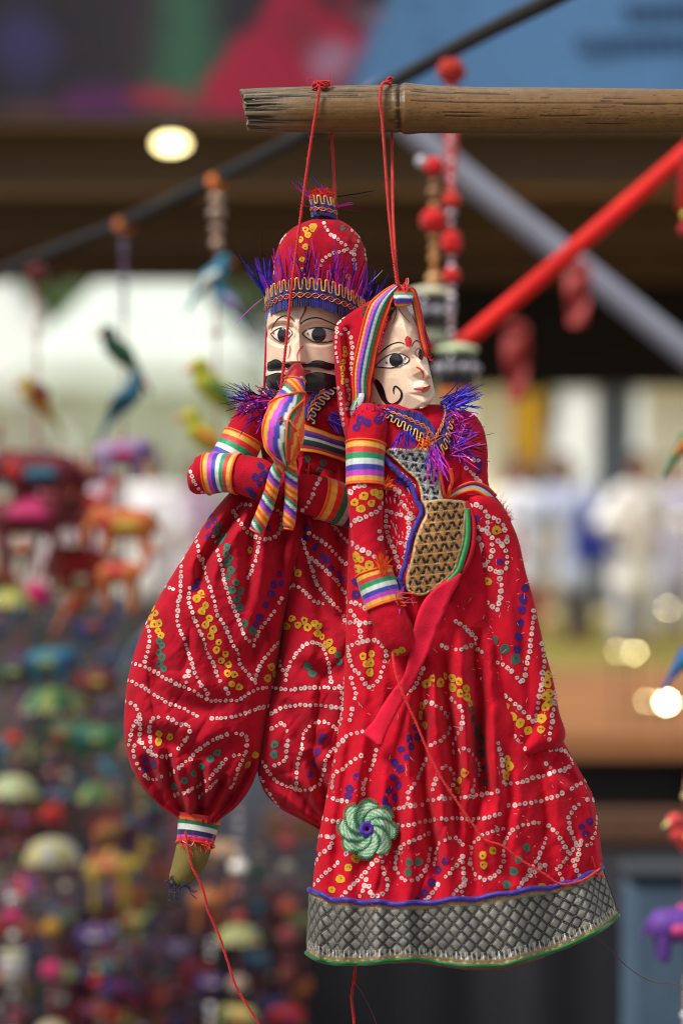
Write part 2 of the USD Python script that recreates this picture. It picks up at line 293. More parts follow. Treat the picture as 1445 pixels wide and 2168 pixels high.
for px_ in (-3.9, 3.9):
    for yk in (7.0, 10.6): mb = MB(); plank(mb, (px_ - .05, yk - D, 0), (px_ + .05, yk - D + .1, zr - .15), lin(70, 54, 36)); mb.world('post', 'plain', stall, False)
# printed banner along the front of the roof
bd = ROOF_D0 - .06; zb0, zb1 = zz(258, bd), zz(-260, bd)
banner = thing('banner', 'printed banner with blue right half and pink and green left half above stall', 'banner', (0, bd - D, zb0))
bx, by = np.meshgrid(np.linspace(-700, 2100, 360), np.linspace(-260, 258, 90)); q = np.stack([bx / 160, by / 160, 0 * bx], -1); wob = (meshkit.fbm(q * 1.6, 5, 3) - .5)
def blob(cx_, cy_, rx, ry, p=1.0): return np.clip(1.3 - np.hypot((bx - cx_) / rx, (by - cy_) / ry) + wob * 1.2, 0, 1) ** p
c = np.tile(lin(40, 34, 48), bx.shape + (1,)); mixc = lambda c, m, col: c * (1 - m[..., None]) + np.asarray(col) * m[..., None]
c = mixc(c, .9 * blob(395, 110, 80, 170), lin(58, 116, 88)); c = mixc(c, .8 * blob(40, 90, 70, 120), lin(66, 60, 120)); c = mixc(c, .8 * blob(190, 225, 90, 45), lin(106, 30, 110)); c = mixc(c, .7 * blob(60, 235, 90, 25), lin(130, 80, 80)); c = mixc(c, .6 * blob(290, 60, 50, 110), lin(60, 34, 52))
dg = np.clip((bx - 330 - (258 - by) * 1.0 + wob * 380) / 60, 0, 1) * np.clip((800 - bx + (60 - by) * .5 + wob * 420) / 60, 0, 1); c = mixc(c, dg, lin(184, 14, 66)); c = mixc(c, .8 * blob(700, 130, 50, 45), lin(186, 150, 184)); c = mixc(c, .7 * blob(790, 30, 60, 30), lin(176, 130, 150)); c = mixc(c, .6 * blob(640, 70, 45, 60), lin(128, 40, 60))
bl = np.clip((bx - 770 + (by - 60) * .35 + wob * 60) / 40, 0, 1); c = mixc(c, bl, lin(98, 152, 208)); c = mixc(c, .35 * blob(905, 85, 26, 22) * bl, lin(50, 80, 130)); c = mixc(c, .35 * blob(890, 10, 26, 22) * bl, lin(50, 80, 130)); c = mixc(c, np.clip((by - 236) / 8, 0, 1) * (bx < 900), lin(52, 40, 46))
c = c * .60
V = np.stack([xx(bx, bd), np.full(bx.shape, bd - D) + .012 * np.sin(bx / 130), zz(by, bd)], -1).reshape(-1, 3)
Vsheet, Fsheet = thick(V.reshape(90, 360, 3), .004); obj('printed_sheet', Vsheet, Fsheet, 'plain', banner, np.tile(c.reshape(-1, 3), (2, 1)))
mb = MB()                                                   # two rows of lettering, out of focus in the photograph
for (x0, x1, y0, y1) in ((1315, 1620, 12, 50), (1212, 1700, 78, 116)):
    x = x0
    while x < x1:
        wd = rs.uniform(14, 30); top = [(x, y0), (x + wd + 3, y0 + 6)]
        for (a, b, e, f_) in ((x, y0, x + wd + 2, y0 + 7), (x + wd - 7, y0 + 7, x + wd, y1), (x + 2, (y0 + y1) / 2, x + wd - 7, (y0 + y1) / 2 + 6)):
            yw = bd - D - .016; box(mb, (xx(a, bd), yw - .002, zz(f_, bd)), (xx(e, bd), yw, zz(b, bd)), lin(30, 44, 84))
        x += wd + (5 if rs.random() < .8 else 20)
mb.world('lettering', 'plain', banner, False, kind='stuff')
# ceiling lamp
lp = Wd(362, 304, 6.5); lamp = thing('ceiling_lamp', 'bright oval lamp shining under the stall roof on the left', 'lamp', lp + [0, 0, .03])
sp = trimesh.creation.icosphere(3); obj('bulb', sp.vertices * [.042, .03, .020] + lp, sp.faces, 'lamp_glow', lamp); mb = MB(); c_ = trimesh.creation.cylinder(.012, .05, sections=24); mb.add(c_.vertices + lp + [0, 0, .04], c_.faces, lin(60, 60, 60)); mb.world('holder', 'plain', lamp, 40)
# poles
def bar(name, P, r, col, matl, label, cat, k=10, parts=None):
    P = np.array(P, float); t = thing(name, label, cat, P[0]); V, F = tube(curve(P, n=max(12, 6 * len(P))), r, k); obj('shaft', V, F, matl, t, col); return t
for nm, P, r, col, lab in (('metal_pole', [Wd(800, 210, 3.7), Wd(950, 345, 3.7), Wd(1200, 545, 3.7), Wd(1500, 785, 3.7), Wd(1700, 945, 3.7)], .020, lin(150, 152, 168), 'grey metal pole slanting down to the right behind the red bar'),
                           ('red_bar', [Wd(1600, 192, 2.45), Wd(1440, 332, 2.45), Wd(1020, 692, 2.45), Wd(975, 730, 2.45)], .0088, lin(220, 16, 6), 'bright red bar slanting down to the left across the grey pole'),
                           ('black_rod', [Wd(-160, 655, 3.35), Wd(0, 578, 3.2), Wd(260, 472, 2.96), Wd(460, 378, 2.78), Wd(640, 286, 2.6), Wd(850, 165, 2.4), Wd(1000, 82, 2.28), Wd(1180, -8, 2.13), Wd(1300, -70, 2.04)], .0078, lin(30, 30, 30), 'thin black rod slanting up to the right that carries the toy garlands')):
    t = bar(nm, P, r, col, 'grey_metal' if nm == 'metal_pole' else 'plain', lab, nm.split('_')[1])
    for e in (P[0], P[-1]): m = trimesh.creation.icosphere(2, r * 1.25); obj('end_cap', m.vertices + e, m.faces, 'plain', t, col * .6)
# white canopy tents
def tent(px, d, half, eave, apex, col, label, walls=True):
    c0 = np.array([xx(px, d), d - D, 0]); t = thing('canopy_tent', label, 'tent', c0); h = xx(half + CX, d); ze, za = zz(eave, d), zz(apex, d); n = 24; mb = MB()
    r = np.linspace(0, 1, 10); G = []
    for q in r:
        s = h * q; z = za - (za - ze) * (q ** .8); sq = np.array([(-s, -s), (s, -s), (s, s), (-s, s)]); e = np.vstack([np.linspace(sq[k], sq[(k + 1) % 4], 7)[:-1] for k in range(4)]); G.append(np.c_[e, np.full(24, z) - .08 * q * np.abs(np.sin(np.arange(24) * PI / 6))])
    G = np.array(G) + c0; V = G.reshape(-1, 3); obj('roof', V, gridF(10, 24, True), 'tarpaulin', t, col)
    Vv = np.stack([G[-1], G[-1] - [0, 0, .35]], 0); obj('valance', Vv.reshape(-1, 3), gridF(2, 24, True), 'tarpaulin', t, col * .95)
    for sx in (-1, 1):
        for sy in (-1, 1): m = trimesh.creation.cylinder(.035, ze, sections=10); obj('leg', m.vertices + c0 + [sx * h * .97, sy * h * .97, ze / 2], m.faces, 'grey_metal', t, lin(180, 180, 184))
    if walls: 
        xw = np.linspace(-h, h, 40); Gw = np.stack([np.c_[xw, h * .95 + .05 * np.sin(xw * 9), np.full(40, z)] for z in (0, ze * .5, ze)], 0) + c0; obj('back_wall', Gw.reshape(-1, 3), gridF(3, 40), 'tarpaulin', t, col * .9)
    return t
WT = lin(226, 238, 234)
tent(320, 30, 246, 770, 440, WT, 'white canopy tent with steep pointed roof, right one of the two on the left')
tent(-60, 33, 255, 800, 430, lin(220, 226, 224), 'white canopy tent cut by the left edge of the photo')
tent(680, 44, 200, 850, 640, lin(200, 214, 210), 'pale canopy tent mostly hidden behind the two puppets')
# pavilion on the right with posts and cloth panels
pv = thing('pavilion', 'white pavilion with tall posts and grey cloth panels at right', 'pavilion', (xx(1230, 30), 30 - D, 0)); yv = 30 - D
for a, b, col in ((985, 1100, lin(252, 248, 230)), (1100, 1160, lin(76, 80, 84)), (1165, 1172, lin(60, 66, 70)), (1255, 1340, lin(110, 120, 138)), (1348, 1480, lin(250, 246, 234)), (1480, 1700, lin(160, 164, 170)), (900, 985, lin(150, 140, 110))):
    xw = np.linspace(xx(a, 30), xx(b, 30), 24); Gw = np.stack([np.c_[xw, yv + .05 * np.sin(xw * 8), np.full(24, z)] for z in (0.02, 1.2, zz(812, 30))], 0); Vp, Fp = thick(Gw, .01); obj('cloth_panel', Vp, Fp, 'plain', pv, col)
for px_ in (1214, 980, 1344, 1478, 1700): mb = MB(); w_ = .22 if px_ == 1214 else .06; plank(mb, (xx(px_, 30) - w_, yv - .5, 0), (xx(px_, 30) + w_, yv - .3, zz(812, 30)), lin(236, 242, 246)); mb.world('post', 'plain', pv, False)
mb = MB(); plank(mb, (xx(900, 30), yv - .6, zz(812, 30)), (xx(1760, 30), yv + 3, zz(770, 30)), lin(170, 172, 170)); mb.world('roof', 'plain', pv, False)
# yellow flag cloth on a post
fg = thing('yellow_flag', 'yellow cloth flag hanging in front of the pale pavilion panel', 'flag', (xx(1102, 26), 26 - D, 0)); m = trimesh.creation.cylinder(.02, 3.2, sections=10); obj('pole', m.vertices + [xx(1080, 26), 26 - D, 1.6], m.faces, 'grey_metal', fg, lin(150, 150, 150))
xw = np.linspace(xx(1082, 26), xx(1150, 26), 20); Gw = np.stack([np.c_[xw, 26 - D + .04 * np.sin(xw * 14 + k), np.full(20, z)] for k, z in enumerate(np.linspace(zz(985, 26), zz(832, 26), 8))], 0); Vp, Fp = thick(Gw, .006); obj('cloth', Vp, Fp, 'tarpaulin', fg, lin(214, 168, 40))
# trees far behind
def tree(px, d, h, r, label, seed):
    g = np.random.default_rng(seed); c0 = np.array([xx(px, d), d - D, 0]); t = thing('tree', label, 'tree', c0); mb = MB(); P = np.array([[0, 0, -.1], [.1, 0, h * .25], [-.1, .1, h * .5], [.1, 0, h * .8]]); mb.add(*tube(curve(P, n=14) + c0, np.linspace(.28, .06, 14), 8), lin(90, 74, 56))
    cl = []
    for k in range(26):
        a, e = g.uniform(0, 2 * PI), g.uniform(-.5, 1); c1 = np.array([r * .72 * np.cos(a) * g.uniform(.2, 1), r * .72 * np.sin(a) * g.uniform(.2, 1), h * .62 + e * h * .3]); cl.append(c1)
        if k < 7: mb.add(*tube(curve(np.array([[0, 0, h * g.uniform(.3, .5)], c1 * [.5, .5, .9], c1]), n=8) + c0, np.linspace(.1, .02, 8), 5), lin(90, 74, 56))
    mb.world('trunk', 'plain', t)
    n = 2600; i = g.integers(0, 26, n); P = np.array(cl)[i] + g.normal(0, r * .17, (n, 3)); u = g.normal(0, 1, (n, 3)); u /= np.linalg.norm(u, axis=1, keepdims=True); v = np.cross(u, g.normal(0, 1, (n, 3))); v /= np.linalg.norm(v, axis=1, keepdims=True); s = g.uniform(.14, .32, (n, 1))
    V = np.stack([P - u * s, P + v * s * .5, P + u * s, P - v * s * .5], 1).reshape(-1, 3) + c0; F = np.arange(n * 4).reshape(-1, 4); col = np.repeat(lin(70, 98, 52) * g.uniform(.6, 1.3, (26, 1))[i] * g.uniform(.8, 1.2, (n, 1)), 4, 0); obj('crown', V, F, 'toy_cloth', t, col, smooth=False)
for px_, d, h, r, lab, sd in ((545, 52, 11, 3.2, 'dark green tree showing between the white tents and the turban', 1), (150, 60, 10.5, 3.4, 'dark green tree behind the two white tents at left', 2), (960, 58, 10, 3.0, 'dark tree behind the veiled puppet', 3), (1240, 62, 9, 3.2, 'dark tree behind the right pavilion', 4)): tree(px_, d, h, r, lab, sd)
# people
def hullmesh(pairs):
    out = []
    for (p, r), (q, s) in pairs: out.append(m3.Manifold.batch_hull([m3.Manifold.sphere(r, 14).translate(p), m3.Manifold.sphere(s, 14).translate(q)]))
    m = m3.Manifold.batch_boolean(out, m3.OpType.Add).to_mesh(); return m.vert_properties[:, :3], m.tri_verts
def person(px, d, turn, top, bottom, label, arm=0.2, lean=0.0, hair=lin(24, 20, 20), scarf=None, group='people'):
    c0 = np.array([xx(px, d), d - D, 0]); t = thing('person', label, 'person', c0); R = trimesh.transformations.rotation_matrix(turn, [0, 0, 1])[:3, :3]; L = lambda x, y, z: np.array([x, y - lean * max(z - .9, 0), z])
    J = dict(hd=L(0, 0, 1.56), nk=L(0, .01, 1.42), ch=L(0, 0, 1.25), pv=L(0, 0, .92))
    B = [((L(0, -.01, 1.60), .098), (L(0, -.02, 1.51), .072)), ((J['nk'], .055), (J['hd'], .06)), ((L(-.16, 0, 1.36), .065), (L(.16, 0, 1.36), .065)), ((J['ch'], .14), (J['pv'], .13))]
    for s in (-1, 1):
        e, h = L(s * (.23 + arm * .3), -.02, 1.10), L(s * (.24 + arm * .2), -.16 - arm * .4, .88 + arm * .5)
        B += [((L(s * .18, 0, 1.36), .058), (e, .044)), ((e, .044), (h, .03)), ((h, .032), (h + [0, -.03, -.06], .03)), ((L(s * .09, 0, .90), .095), (L(s * .10, -.03, .48), .06)), ((L(s * .10, -.03, .48), .06), (L(s * .10, .02, .09), .042)), ((L(s * .10, .02, .05), .045), (L(s * .11, -.14, .035), .032))]
        for k in range(5): f0 = h + np.array([(k - 2) * .014, -.05, -.08 + (.03 if k == 0 else 0)]); B.append(((f0, .010), (f0 + [(k - 2) * .004, -.01, -.055 + abs(k - 2.3) * .008], .008)))
    V, F = hullmesh(B); V = V @ R.T + c0; body = obj('body', V, F, 'plain', t, lin(140, 96, 70), smooth=40)
    C = [((L(-.15, 0, 1.36), .085), (L(.15, 0, 1.36), .085)), ((J['ch'], .175), (L(0, 0, .95), .165)), ((L(0, 0, .95), .165), (L(0, 0, .62), .20))]
    for s in (-1, 1): e, h = L(s * (.23 + arm * .3), -.02, 1.10), L(s * (.24 + arm * .2), -.14 - arm * .36, .92 + arm * .45); C += [((L(s * .18, 0, 1.36), .075), (e, .062)), ((e, .062), (h, .05))]
    V, F = hullmesh(C); obj('shirt', V @ R.T + c0, F, 'plain', t, top, smooth=40)
    C = [((L(0, 0, .92), .15), (L(0, 0, .86), .15))]
    for s in (-1, 1): C += [((L(s * .09, 0, .90), .115), (L(s * .10, -.03, .48), .085)), ((L(s * .10, -.03, .48), .085), (L(s * .10, .02, .12), .07))]
    V, F = hullmesh(C); obj('trousers', V @ R.T + c0, F, 'plain', t, bottom, smooth=40)
    V, F = hullmesh([((L(0, .03, 1.63), .10), (L(0, .045, 1.55), .085))] if scarf is None else [((L(0, .02, 1.63), .125), (L(0, .04, 1.5), .12)), ((L(0, .05, 1.5), .12), (L(0, .06, 1.2), .15))]); obj('hair' if scarf is None else 'head_scarf', V @ R.T + c0, F, 'plain', t, hair if scarf is None else scarf, smooth=40)
    for s in (-1, 1):
        m = trimesh.creation.icosphere(1, .012); obj('eye', (m.vertices + L(s * .034, -.10, 1.565)) @ R.T + c0, m.faces, 'plain', body, lin(30, 26, 24))
    m = trimesh.creation.cone(.014, .03, sections=8); obj('nose', (m.vertices @ trimesh.transformations.rotation_matrix(PI / 2, [1, 0, 0])[:3, :3].T + L(0, -.095, 1.54)) @ R.T + c0, m.faces, 'plain', body, lin(140, 96, 70))
PW, PL = lin(232, 230, 226), lin(190, 190, 206)
person(1335, 21, .5, lin(240, 238, 234), lin(180, 182, 196), 'person in a white shirt facing left at right', .45, .2)
person(1222, 22, -.7, lin(176, 186, 214), lin(60, 56, 62), 'person in pale blue shirt bending over a blue bag', .5, .35)
person(1425, 23, .2, lin(196, 192, 216), lin(150, 156, 176), 'person in lavender clothes near the right edge', .2)
person(1118, 23, .4, lin(222, 224, 236), lin(196, 60, 66), 'person in white shirt and red trousers beside the skirt', .25)
person(1075, 24, -.3, lin(228, 220, 190), lin(206, 204, 214), 'person in cream shirt standing beside the yellow flag', .15)
person(200, 20, .5, lin(214, 190, 206), lin(170, 150, 160), 'person in pale pink clothes under the left tent', .2)
person(320, 21, -.4, lin(226, 226, 232), lin(160, 150, 190), 'person in white shirt between the hanging toys', .25)
person(120, 19, .1, lin(206, 206, 216), lin(150, 120, 120), 'person in grey-white shirt near the left edge', .2)
person(415, 23, .8, lin(200, 170, 200), lin(220, 216, 224), 'person in lilac shirt beside the puppet with the pipe', .2)
bg = thing('shoulder_bag', 'dark blue bag held by the person in pale blue', 'bag', Wd(1258, 1130, 21.4))
mb = MB(); m = m3.Manifold.batch_hull([m3.Manifold.sphere(.06, 12).translate(p) for p in ((-.15, 0, -.2), (.15, 0, -.2), (-.11, 0, .16), (.11, 0, .16))]).to_mesh(); mb.add(m.vert_properties[:, :3] + Wd(1258, 1130, 21.4), m.tri_verts, lin(28, 44, 130)); mb.world('pouch', 'plain', bg, 40); mb = MB(); mb.add(*tube(curve(np.array([(-.12, 0, .18), (-.1, .05, .42), (.05, .1, .5), (.12, 0, .18)]) + Wd(1258, 1130, 21.4), n=20), .012, 6), lin(20, 30, 90)); mb.world('strap', 'plain', bg)
# garden lamps low on the grass
for px_, py_, d, r, lab in ((1410, 1487, 9.0, .0125, 'brightest small lamp at the right edge above the planks'), (1342, 1382, 11.0, .0050, 'dim round lamp standing on the grass, right of a pair'), (1305, 1380, 11.5, .0032, 'very dim lamp on the grass, left of a pair'), (1368, 1485, 10.0, .0032, 'dim lamp just left of the brightest lamp'), (1412, 1288, 12.0, .0034, 'dim lamp at the right edge above the grass')):
    p = Wd(px_, py_, d); t = thing('garden_lamp', lab, 'lamp', (p[0], p[1], 0), None); m = trimesh.creation.icosphere(2, r); obj('bulb', m.vertices + p, m.faces, 'bulb_glow', t); m = trimesh.creation.cylinder(.006, p[2] - r, sections=8); obj('stake', m.vertices + [p[0], p[1], (p[2] - r) / 2], m.faces, 'plain', t, lin(80, 76, 60))
# plank rack, black table and the grey-blue box
rack = thing('plank_rack', 'brown wooden plank rack standing behind the skirt at right', 'rack', (xx(1300, 4.8), 4.8 - D, 0)); dk = 4.8
for (y0, y1, w_) in ((1553, 1612, .10), (1718, 1788, .06)): mb = MB(); plank(mb, (xx(560 if y0 > 1600 else 905, dk), dk - D, zz(y1, dk)), (xx(1900, dk), dk - D + w_, zz(y0, dk)), lin(150, 98, 58) if y0 < 1600 else lin(92, 62, 44)); mb.world('plank', 'plain', rack, False)
mb = MB(); plank(mb, (xx(905, dk), dk - D + .07, .05), (xx(1900, dk), dk - D + .09, zz(1606, dk)), lin(34, 28, 28)); mb.world('backing', 'plain', rack, False)
for px_ in (915, 1500, 1880): mb = MB(); plank(mb, (xx(px_, dk) - .03, dk - D + .015, 0), (xx(px_, dk) + .03, dk - D + .065, zz(1614, dk)), lin(60, 40, 32)); mb.world('post', 'plain', rack, False)
lt = thing('covered_table', 'table covered with dark green cloth behind the hanging toys at left', 'table', (xx(0, 5.5), 5.5 - D, 0))
xw = np.linspace(xx(-500, 5.5), xx(350, 5.5), 200); prof = [(5.5 - D + .7, zz(1300, 5.5)), (5.5 - D, zz(1300, 5.5)), (5.5 - D - .02, .5), (5.5 - D - .05, .02)]
Gt = np.stack([np.c_[xw, np.full(200, a) - (.02 * (1 + np.sin(xw * 24)) if k > 1 else 0), np.full(200, b)] for k, (a, b) in enumerate(prof)], 0); Vp, Fp = thick(Gt, -.004); obj('cloth', Vp, Fp, 'plain', lt, lin(22, 28, 26))
for px_ in (-460, 320): mb = MB(); plank(mb, (xx(px_, 5.5) - .03, 5.5 - D + .1, 0), (xx(px_, 5.5) + .03, 5.5 - D + .16, zz(1300, 5.5) - .01), lin(70, 60, 50)); mb.world('leg', 'plain', lt, False)
tb = thing('draped_table', 'long table draped to the ground in black cloth below the puppets', 'table', (0, 3.6 - D, 0)); dt = 3.6
xw = np.linspace(-1.6, 1.6, 260); prof = [(dt - D + .5, zz(1905, dt)), (dt - D + .02, zz(1905, dt)), (dt - D, zz(1912, dt)), (dt - D - .015, .6), (dt - D - .04, .02)]
Gt = np.stack([np.c_[xw, np.full(260, a) - (.02 * (k - 1) / 3 * (1 + np.sin(xw * 26) + .5 * np.sin(xw * 47 + 1)) if k > 1 else 0), np.full(260, b)] for k, (a, b) in enumerate(prof)], 0); Vp, Fp = thick(Gt, -.004); obj('cloth', Vp, Fp, 'plain', tb, lin(20, 20, 28))
for sx in (-1.4, 1.4): mb = MB(); plank(mb, (sx - .03, dt - D + .1, 0), (sx + .03, dt - D + .16, zz(1905, dt) - .01), lin(70, 60, 50)); mb.world('leg', 'plain', tb, False)
bx_ = thing('storage_box', 'grey-blue plastic box at the lower right corner', 'box', Wd(1450, 2200, 2.9)); d2 = 2.9; mb = MB(); plank(mb, (xx(1325, d2), d2 - D, .35), (xx(1640, d2), d2 - D + .07, zz(1865, d2)), lin(66, 86, 106), .012); mb.world('body', 'plain', bx_, False)
mb = MB(); plank(mb, (xx(1318, d2), d2 - D - .01, zz(1864, d2)), (xx(1650, d2), d2 - D + .08, zz(1835, d2)), lin(46, 52, 58), .008); mb.world('lid', 'plain', bx_, False)
mb = MB(); plank(mb, (xx(1300, d2), d2 - D - .02, 0), (xx(1680, d2), d2 - D + .12, .345), lin(50, 44, 40)); mb.world('plinth', 'plain', bx_, False)
# ---------------------------------------------------------------- dyes and threads
RED, RED2, WHT, YEL, GRN, BLU = lin(182, 6, 36), lin(168, 6, 34), lin(232, 196, 192), lin(208, 160, 44), lin(58, 112, 96), lin(72, 34, 118)
ORG, GLD, COR, EMR, SIL, ULT, MAG = lin(236, 92, 18), lin(226, 168, 62), lin(206, 48, 48), lin(18, 142, 96), lin(206, 212, 206), lin(58, 62, 160), lin(186, 60, 178)
SKIN, INK, LIPR, OLIVE, NAVY = lin(228, 197, 172), lin(18, 20, 28), lin(190, 34, 44), lin(112, 100, 52), lin(34, 34, 84)
RIB = [(.7, ORG), (1.3, GLD), (1.4, COR), (1.5, EMR), (1.4, SIL), (1.5, ULT), (1.6, MAG), (1.2, GLD), (.7, ORG)]
T_ = lambda x0, y0, s, P: np.array(P, float) / s + [x0, y0]
A3 = lambda P: T_(240, 1000, 2.409, P)
A4 = lambda P: T_(620, 1200, 2.035, P)
A7 = lambda P: T_(700, 860, 3.803, P)
A5 = lambda P: T_(480, 350, 4.25, P)
A6 = lambda P: T_(400, 800, 4.014, P)
HM = lambda P: T_(550, 620, 7.605, P)
HW = lambda P: T_(740, 590, 7.225, P)
def cord(mb, P, col=lin(198, 26, 30), r=3.4, fuzz=1.0, smooth=True):
    Q = curve(P, step=2.6, smooth=smooth); T, N, B = frames(Q); ph = np.arange(len(Q)) * 2.6 / 13 * 2 * PI
    for k in (0, PI):
        mb.add(*tube(Q + (N * np.cos(ph + k)[:, None] + B * np.sin(ph + k)[:, None]) * r * .45, r * .62, 5), col * rng.uniform(.9, 1.1))
    m = int(len(Q) * .9 * fuzz); i = rng.integers(0, len(Q), m); d = rng.normal(0, 1, (m, 3)); d /= np.linalg.norm(d, axis=1, keepdims=True)
    hairs(mb, Q[i] + d * r * .5, d, rng.uniform(3, 8, m), col * 1.15, .55)
def hairs(mb, P, d, ln, col, w=.6, bend=.5):
    n = len(P); b = rng.normal(0, bend, (n, 3)); pts = [P, P + d * ln[:, None] * .5, P + (d + b * .6) * ln[:, None]]
    c = np.cross(d, [0, 0, 1.]) + 1e-3; c /= np.linalg.norm(c, axis=1, keepdims=True); ws = [w, w * .8, w * .25]
    V = np.stack([pts[k] + sgn * c * ws[k] for k in range(3) for sgn in (-1, 1)], 1).reshape(-1, 3)
    f = np.array([[0, 1, 3, 2], [2, 3, 5, 4]]); F = (f[None] + (np.arange(n) * 6)[:, None, None]).reshape(-1, 4)
    mb.add(V, F, np.repeat(np.broadcast_to(col, (n, 3)), 6, 0))
def tinsel(mb, P, d, ln, col, w=1.7, bend=.12, droop=0):
    n = len(P); d = d / np.linalg.norm(d, axis=1, keepdims=True); b = rng.normal(0, bend, (n, 3)); b[:, 1] += droop
    c = np.cross(d, rng.normal(0, .45, (n, 3)) + [0, 0, 1.]); c /= np.linalg.norm(c, axis=1, keepdims=True)
    ts = np.linspace(0, 1, 5); rows = []
    for t in ts:
        q = P + d * (ln * t)[:, None] + b * (ln * t * t)[:, None]; ww = w * (1 if t < .9 else .6)
        rows += [q - c * ww / 2, q + c * ww / 2]
    V = np.stack(rows, 1).reshape(-1, 3); f = np.array([[2*k, 2*k+1, 2*k+3, 2*k+2] for k in range(4)])
    mb.add(V, (f[None] + (np.arange(n) * 10)[:, None, None]).reshape(-1, 4), np.repeat(col, 10, 0))
TIN = np.array([lin(232, 40, 178), lin(180, 26, 160), lin(78, 52, 205), lin(46, 54, 185), lin(244, 96, 216), lin(40, 20, 90), lin(120, 10, 70)])
def trim(parent, Tp, Bp, Np, s0=0, s1=1, names=('woven_band', 'gold_wave', 'gold_chain', 'pink_bead'), pitch=13.5, loops=True, tw=(.66, .22), tc=.3):
    """Braided trim between two edges: blue loops, a gold meander and a gold chain with pink beads."""
    n = len(Tp); L = np.r_[0, np.cumsum(np.linalg.norm(np.diff((Tp + Bp) / 2, axis=0), axis=1))]; tot = L[-1]
    ev = lambda s, t, o: np.stack([np.interp(s, L, Bp[:, k] * 1) * (1 - t) + np.interp(s, L, Tp[:, k]) * t + np.interp(s, L, Np[:, k]) * o for k in range(3)], -1)
    band = MB(); s = np.linspace(0, tot, max(8, int(tot / 4))); t = np.linspace(0.02, .62, 6)
    G = np.stack([ev(s, np.full_like(s, q), .8) for q in t], 1); V, F = thick(G, 2.5); band.add(V, F, NAVY * .6)
    if loops:
        for q in np.arange(4, tot - 6, pitch * .5):
            a, b = q + rng.normal(0, .5), q + pitch * .27 + rng.normal(0, .4); lo = rng.uniform(-.12, -.02)
            S_ = np.array([a, a, a + .3, (a + b) / 2, b - .3, b, b]); Tt = np.array([.78, .1, lo + .04, lo, lo + .04, .1, .78])
            col = [ULT * .8, lin(70, 50, 150), NAVY * 1.3, lin(50, 50, 185)][rng.integers(4)]
            band.add(*tube(curve(ev(S_, Tt, np.full(7, 3.0)), n=12), 2.1, 5), col * rng.uniform(.4, .95))
    band.part(names[0], 'yarn', parent)
    g = MB(); s = np.arange(s0 * tot, s1 * tot, 1.2); ph = 2 * PI * s / pitch
    g.add(*tube(ev(s - .9 * np.sin(2 * ph), tw[0] + tw[1] * np.tanh(2.2 * np.sin(ph)) / .976, 4.2 + 1.0 * np.cos(ph * .5)), 1.9, 5), lin(222, 170, 92)); g.part(names[1], 'gold_thread', parent)
    g = MB(); ph = 2 * PI * s / (2.05 * pitch)
    for k in (0, PI): g.add(*tube(ev(s, tc + .085 * np.sin(ph + k), 5 + .8 * np.cos(ph + k)), 1.3, 5), lin(196, 130, 70))
    g.part(names[2], 'gold_thread', parent)
    sp = trimesh.creation.icosphere(1); be = MB(); T3 = None
    for q in np.arange(s0 * tot + pitch * .51, s1 * tot - 2, 1.025 * pitch):
        c = ev(np.array([q]), np.array([tc]), 4.6)[0]; e = ev(np.array([q + 2]), np.array([tc]), 4.6)[0] - c; e /= np.linalg.norm(e) + 1e-9
        V = sp.vertices * 1.9; V = V + np.outer(V @ e, e) * 1.0; be.add(V + c, orient(V, sp.faces), lin(190, 20, 90))
    if be.n: be.part(names[3], 'yarn', parent, kind='stuff')
def ring_cord(mb, G, col, r=2.3):                           # corded edge round the end of a band
    P = np.vstack([G, G[:1]]); mb.add(*tube(curve(P, n=60), r, 6, False), col)
def armband(parent, rows, t, seq=RIB, seed=0, name='armband'):
    mb = MB(); G = limb(rows, 46, 40, t, 2.6); c = stripe(np.linspace(0, 1, 46), seq)
    V = G.reshape(-1, 3); F = orient(V, gridF(46, 40, True)); mb.add(V, F, np.repeat(c, 40, 0) * (1 + .10 * np.sin(np.arange(40) * 2.4))[None].repeat(46, 0).reshape(-1, 1))
    ring_cord(mb, G[0], ORG); ring_cord(mb, G[-1], ORG)
    return mb.part(name, 'satin_ribbon', parent)
def stuffed(rows, n=70, k=36, fold=3.0, seed=0, col=RED):
    G = limb(rows, n, k, (0, 1), 0, fold, seed); V, F = capped(G); mb = MB(); mb.add(V, F, col); return mb, mkhost(V, F), G
def interp_h(P, blur=1.6, pad=30):
    P = np.array(P, float); lo = P[:, :2].min(0) - pad; hi = P[:, :2].max(0) + pad; nx, ny = (hi - lo).astype(int) * 2
    gx, gy = np.meshgrid(np.linspace(lo[0], hi[0], nx), np.linspace(lo[1], hi[1], ny)); f = LinearNDInterpolator(P[:, :2], P[:, 2]); z = f(gx, gy)
    i = cKDTree(P[:, :2]).query(np.c_[gx[np.isnan(z)], gy[np.isnan(z)]])[1]; z[np.isnan(z)] = P[i, 2]; z = gaussian_filter(z, blur * 2)
    return lambda x, y: map_coordinates(z, [(np.asarray(y) - lo[1]) / (hi[1] - lo[1]) * (ny - 1), (np.asarray(x) - lo[0]) / (hi[0] - lo[0]) * (nx - 1)], order=1, mode='nearest')

def sharp(x, y, seed, sx=70., sy=250.):                     # narrow valleys running down the cloth
    q = meshkit.fbm(np.stack([x / sx + .6 * np.sin(y / 170 + seed), y / sy, 0 * x + seed], -1), 2); return (1 - np.abs(2 * q - 1)) ** 9
# ================================================================ the man puppet
man = thing('man_puppet', 'turbaned man puppet in red tie-dyed trousers with black beard and moustache', 'puppet', W([610, 1880, 30]))
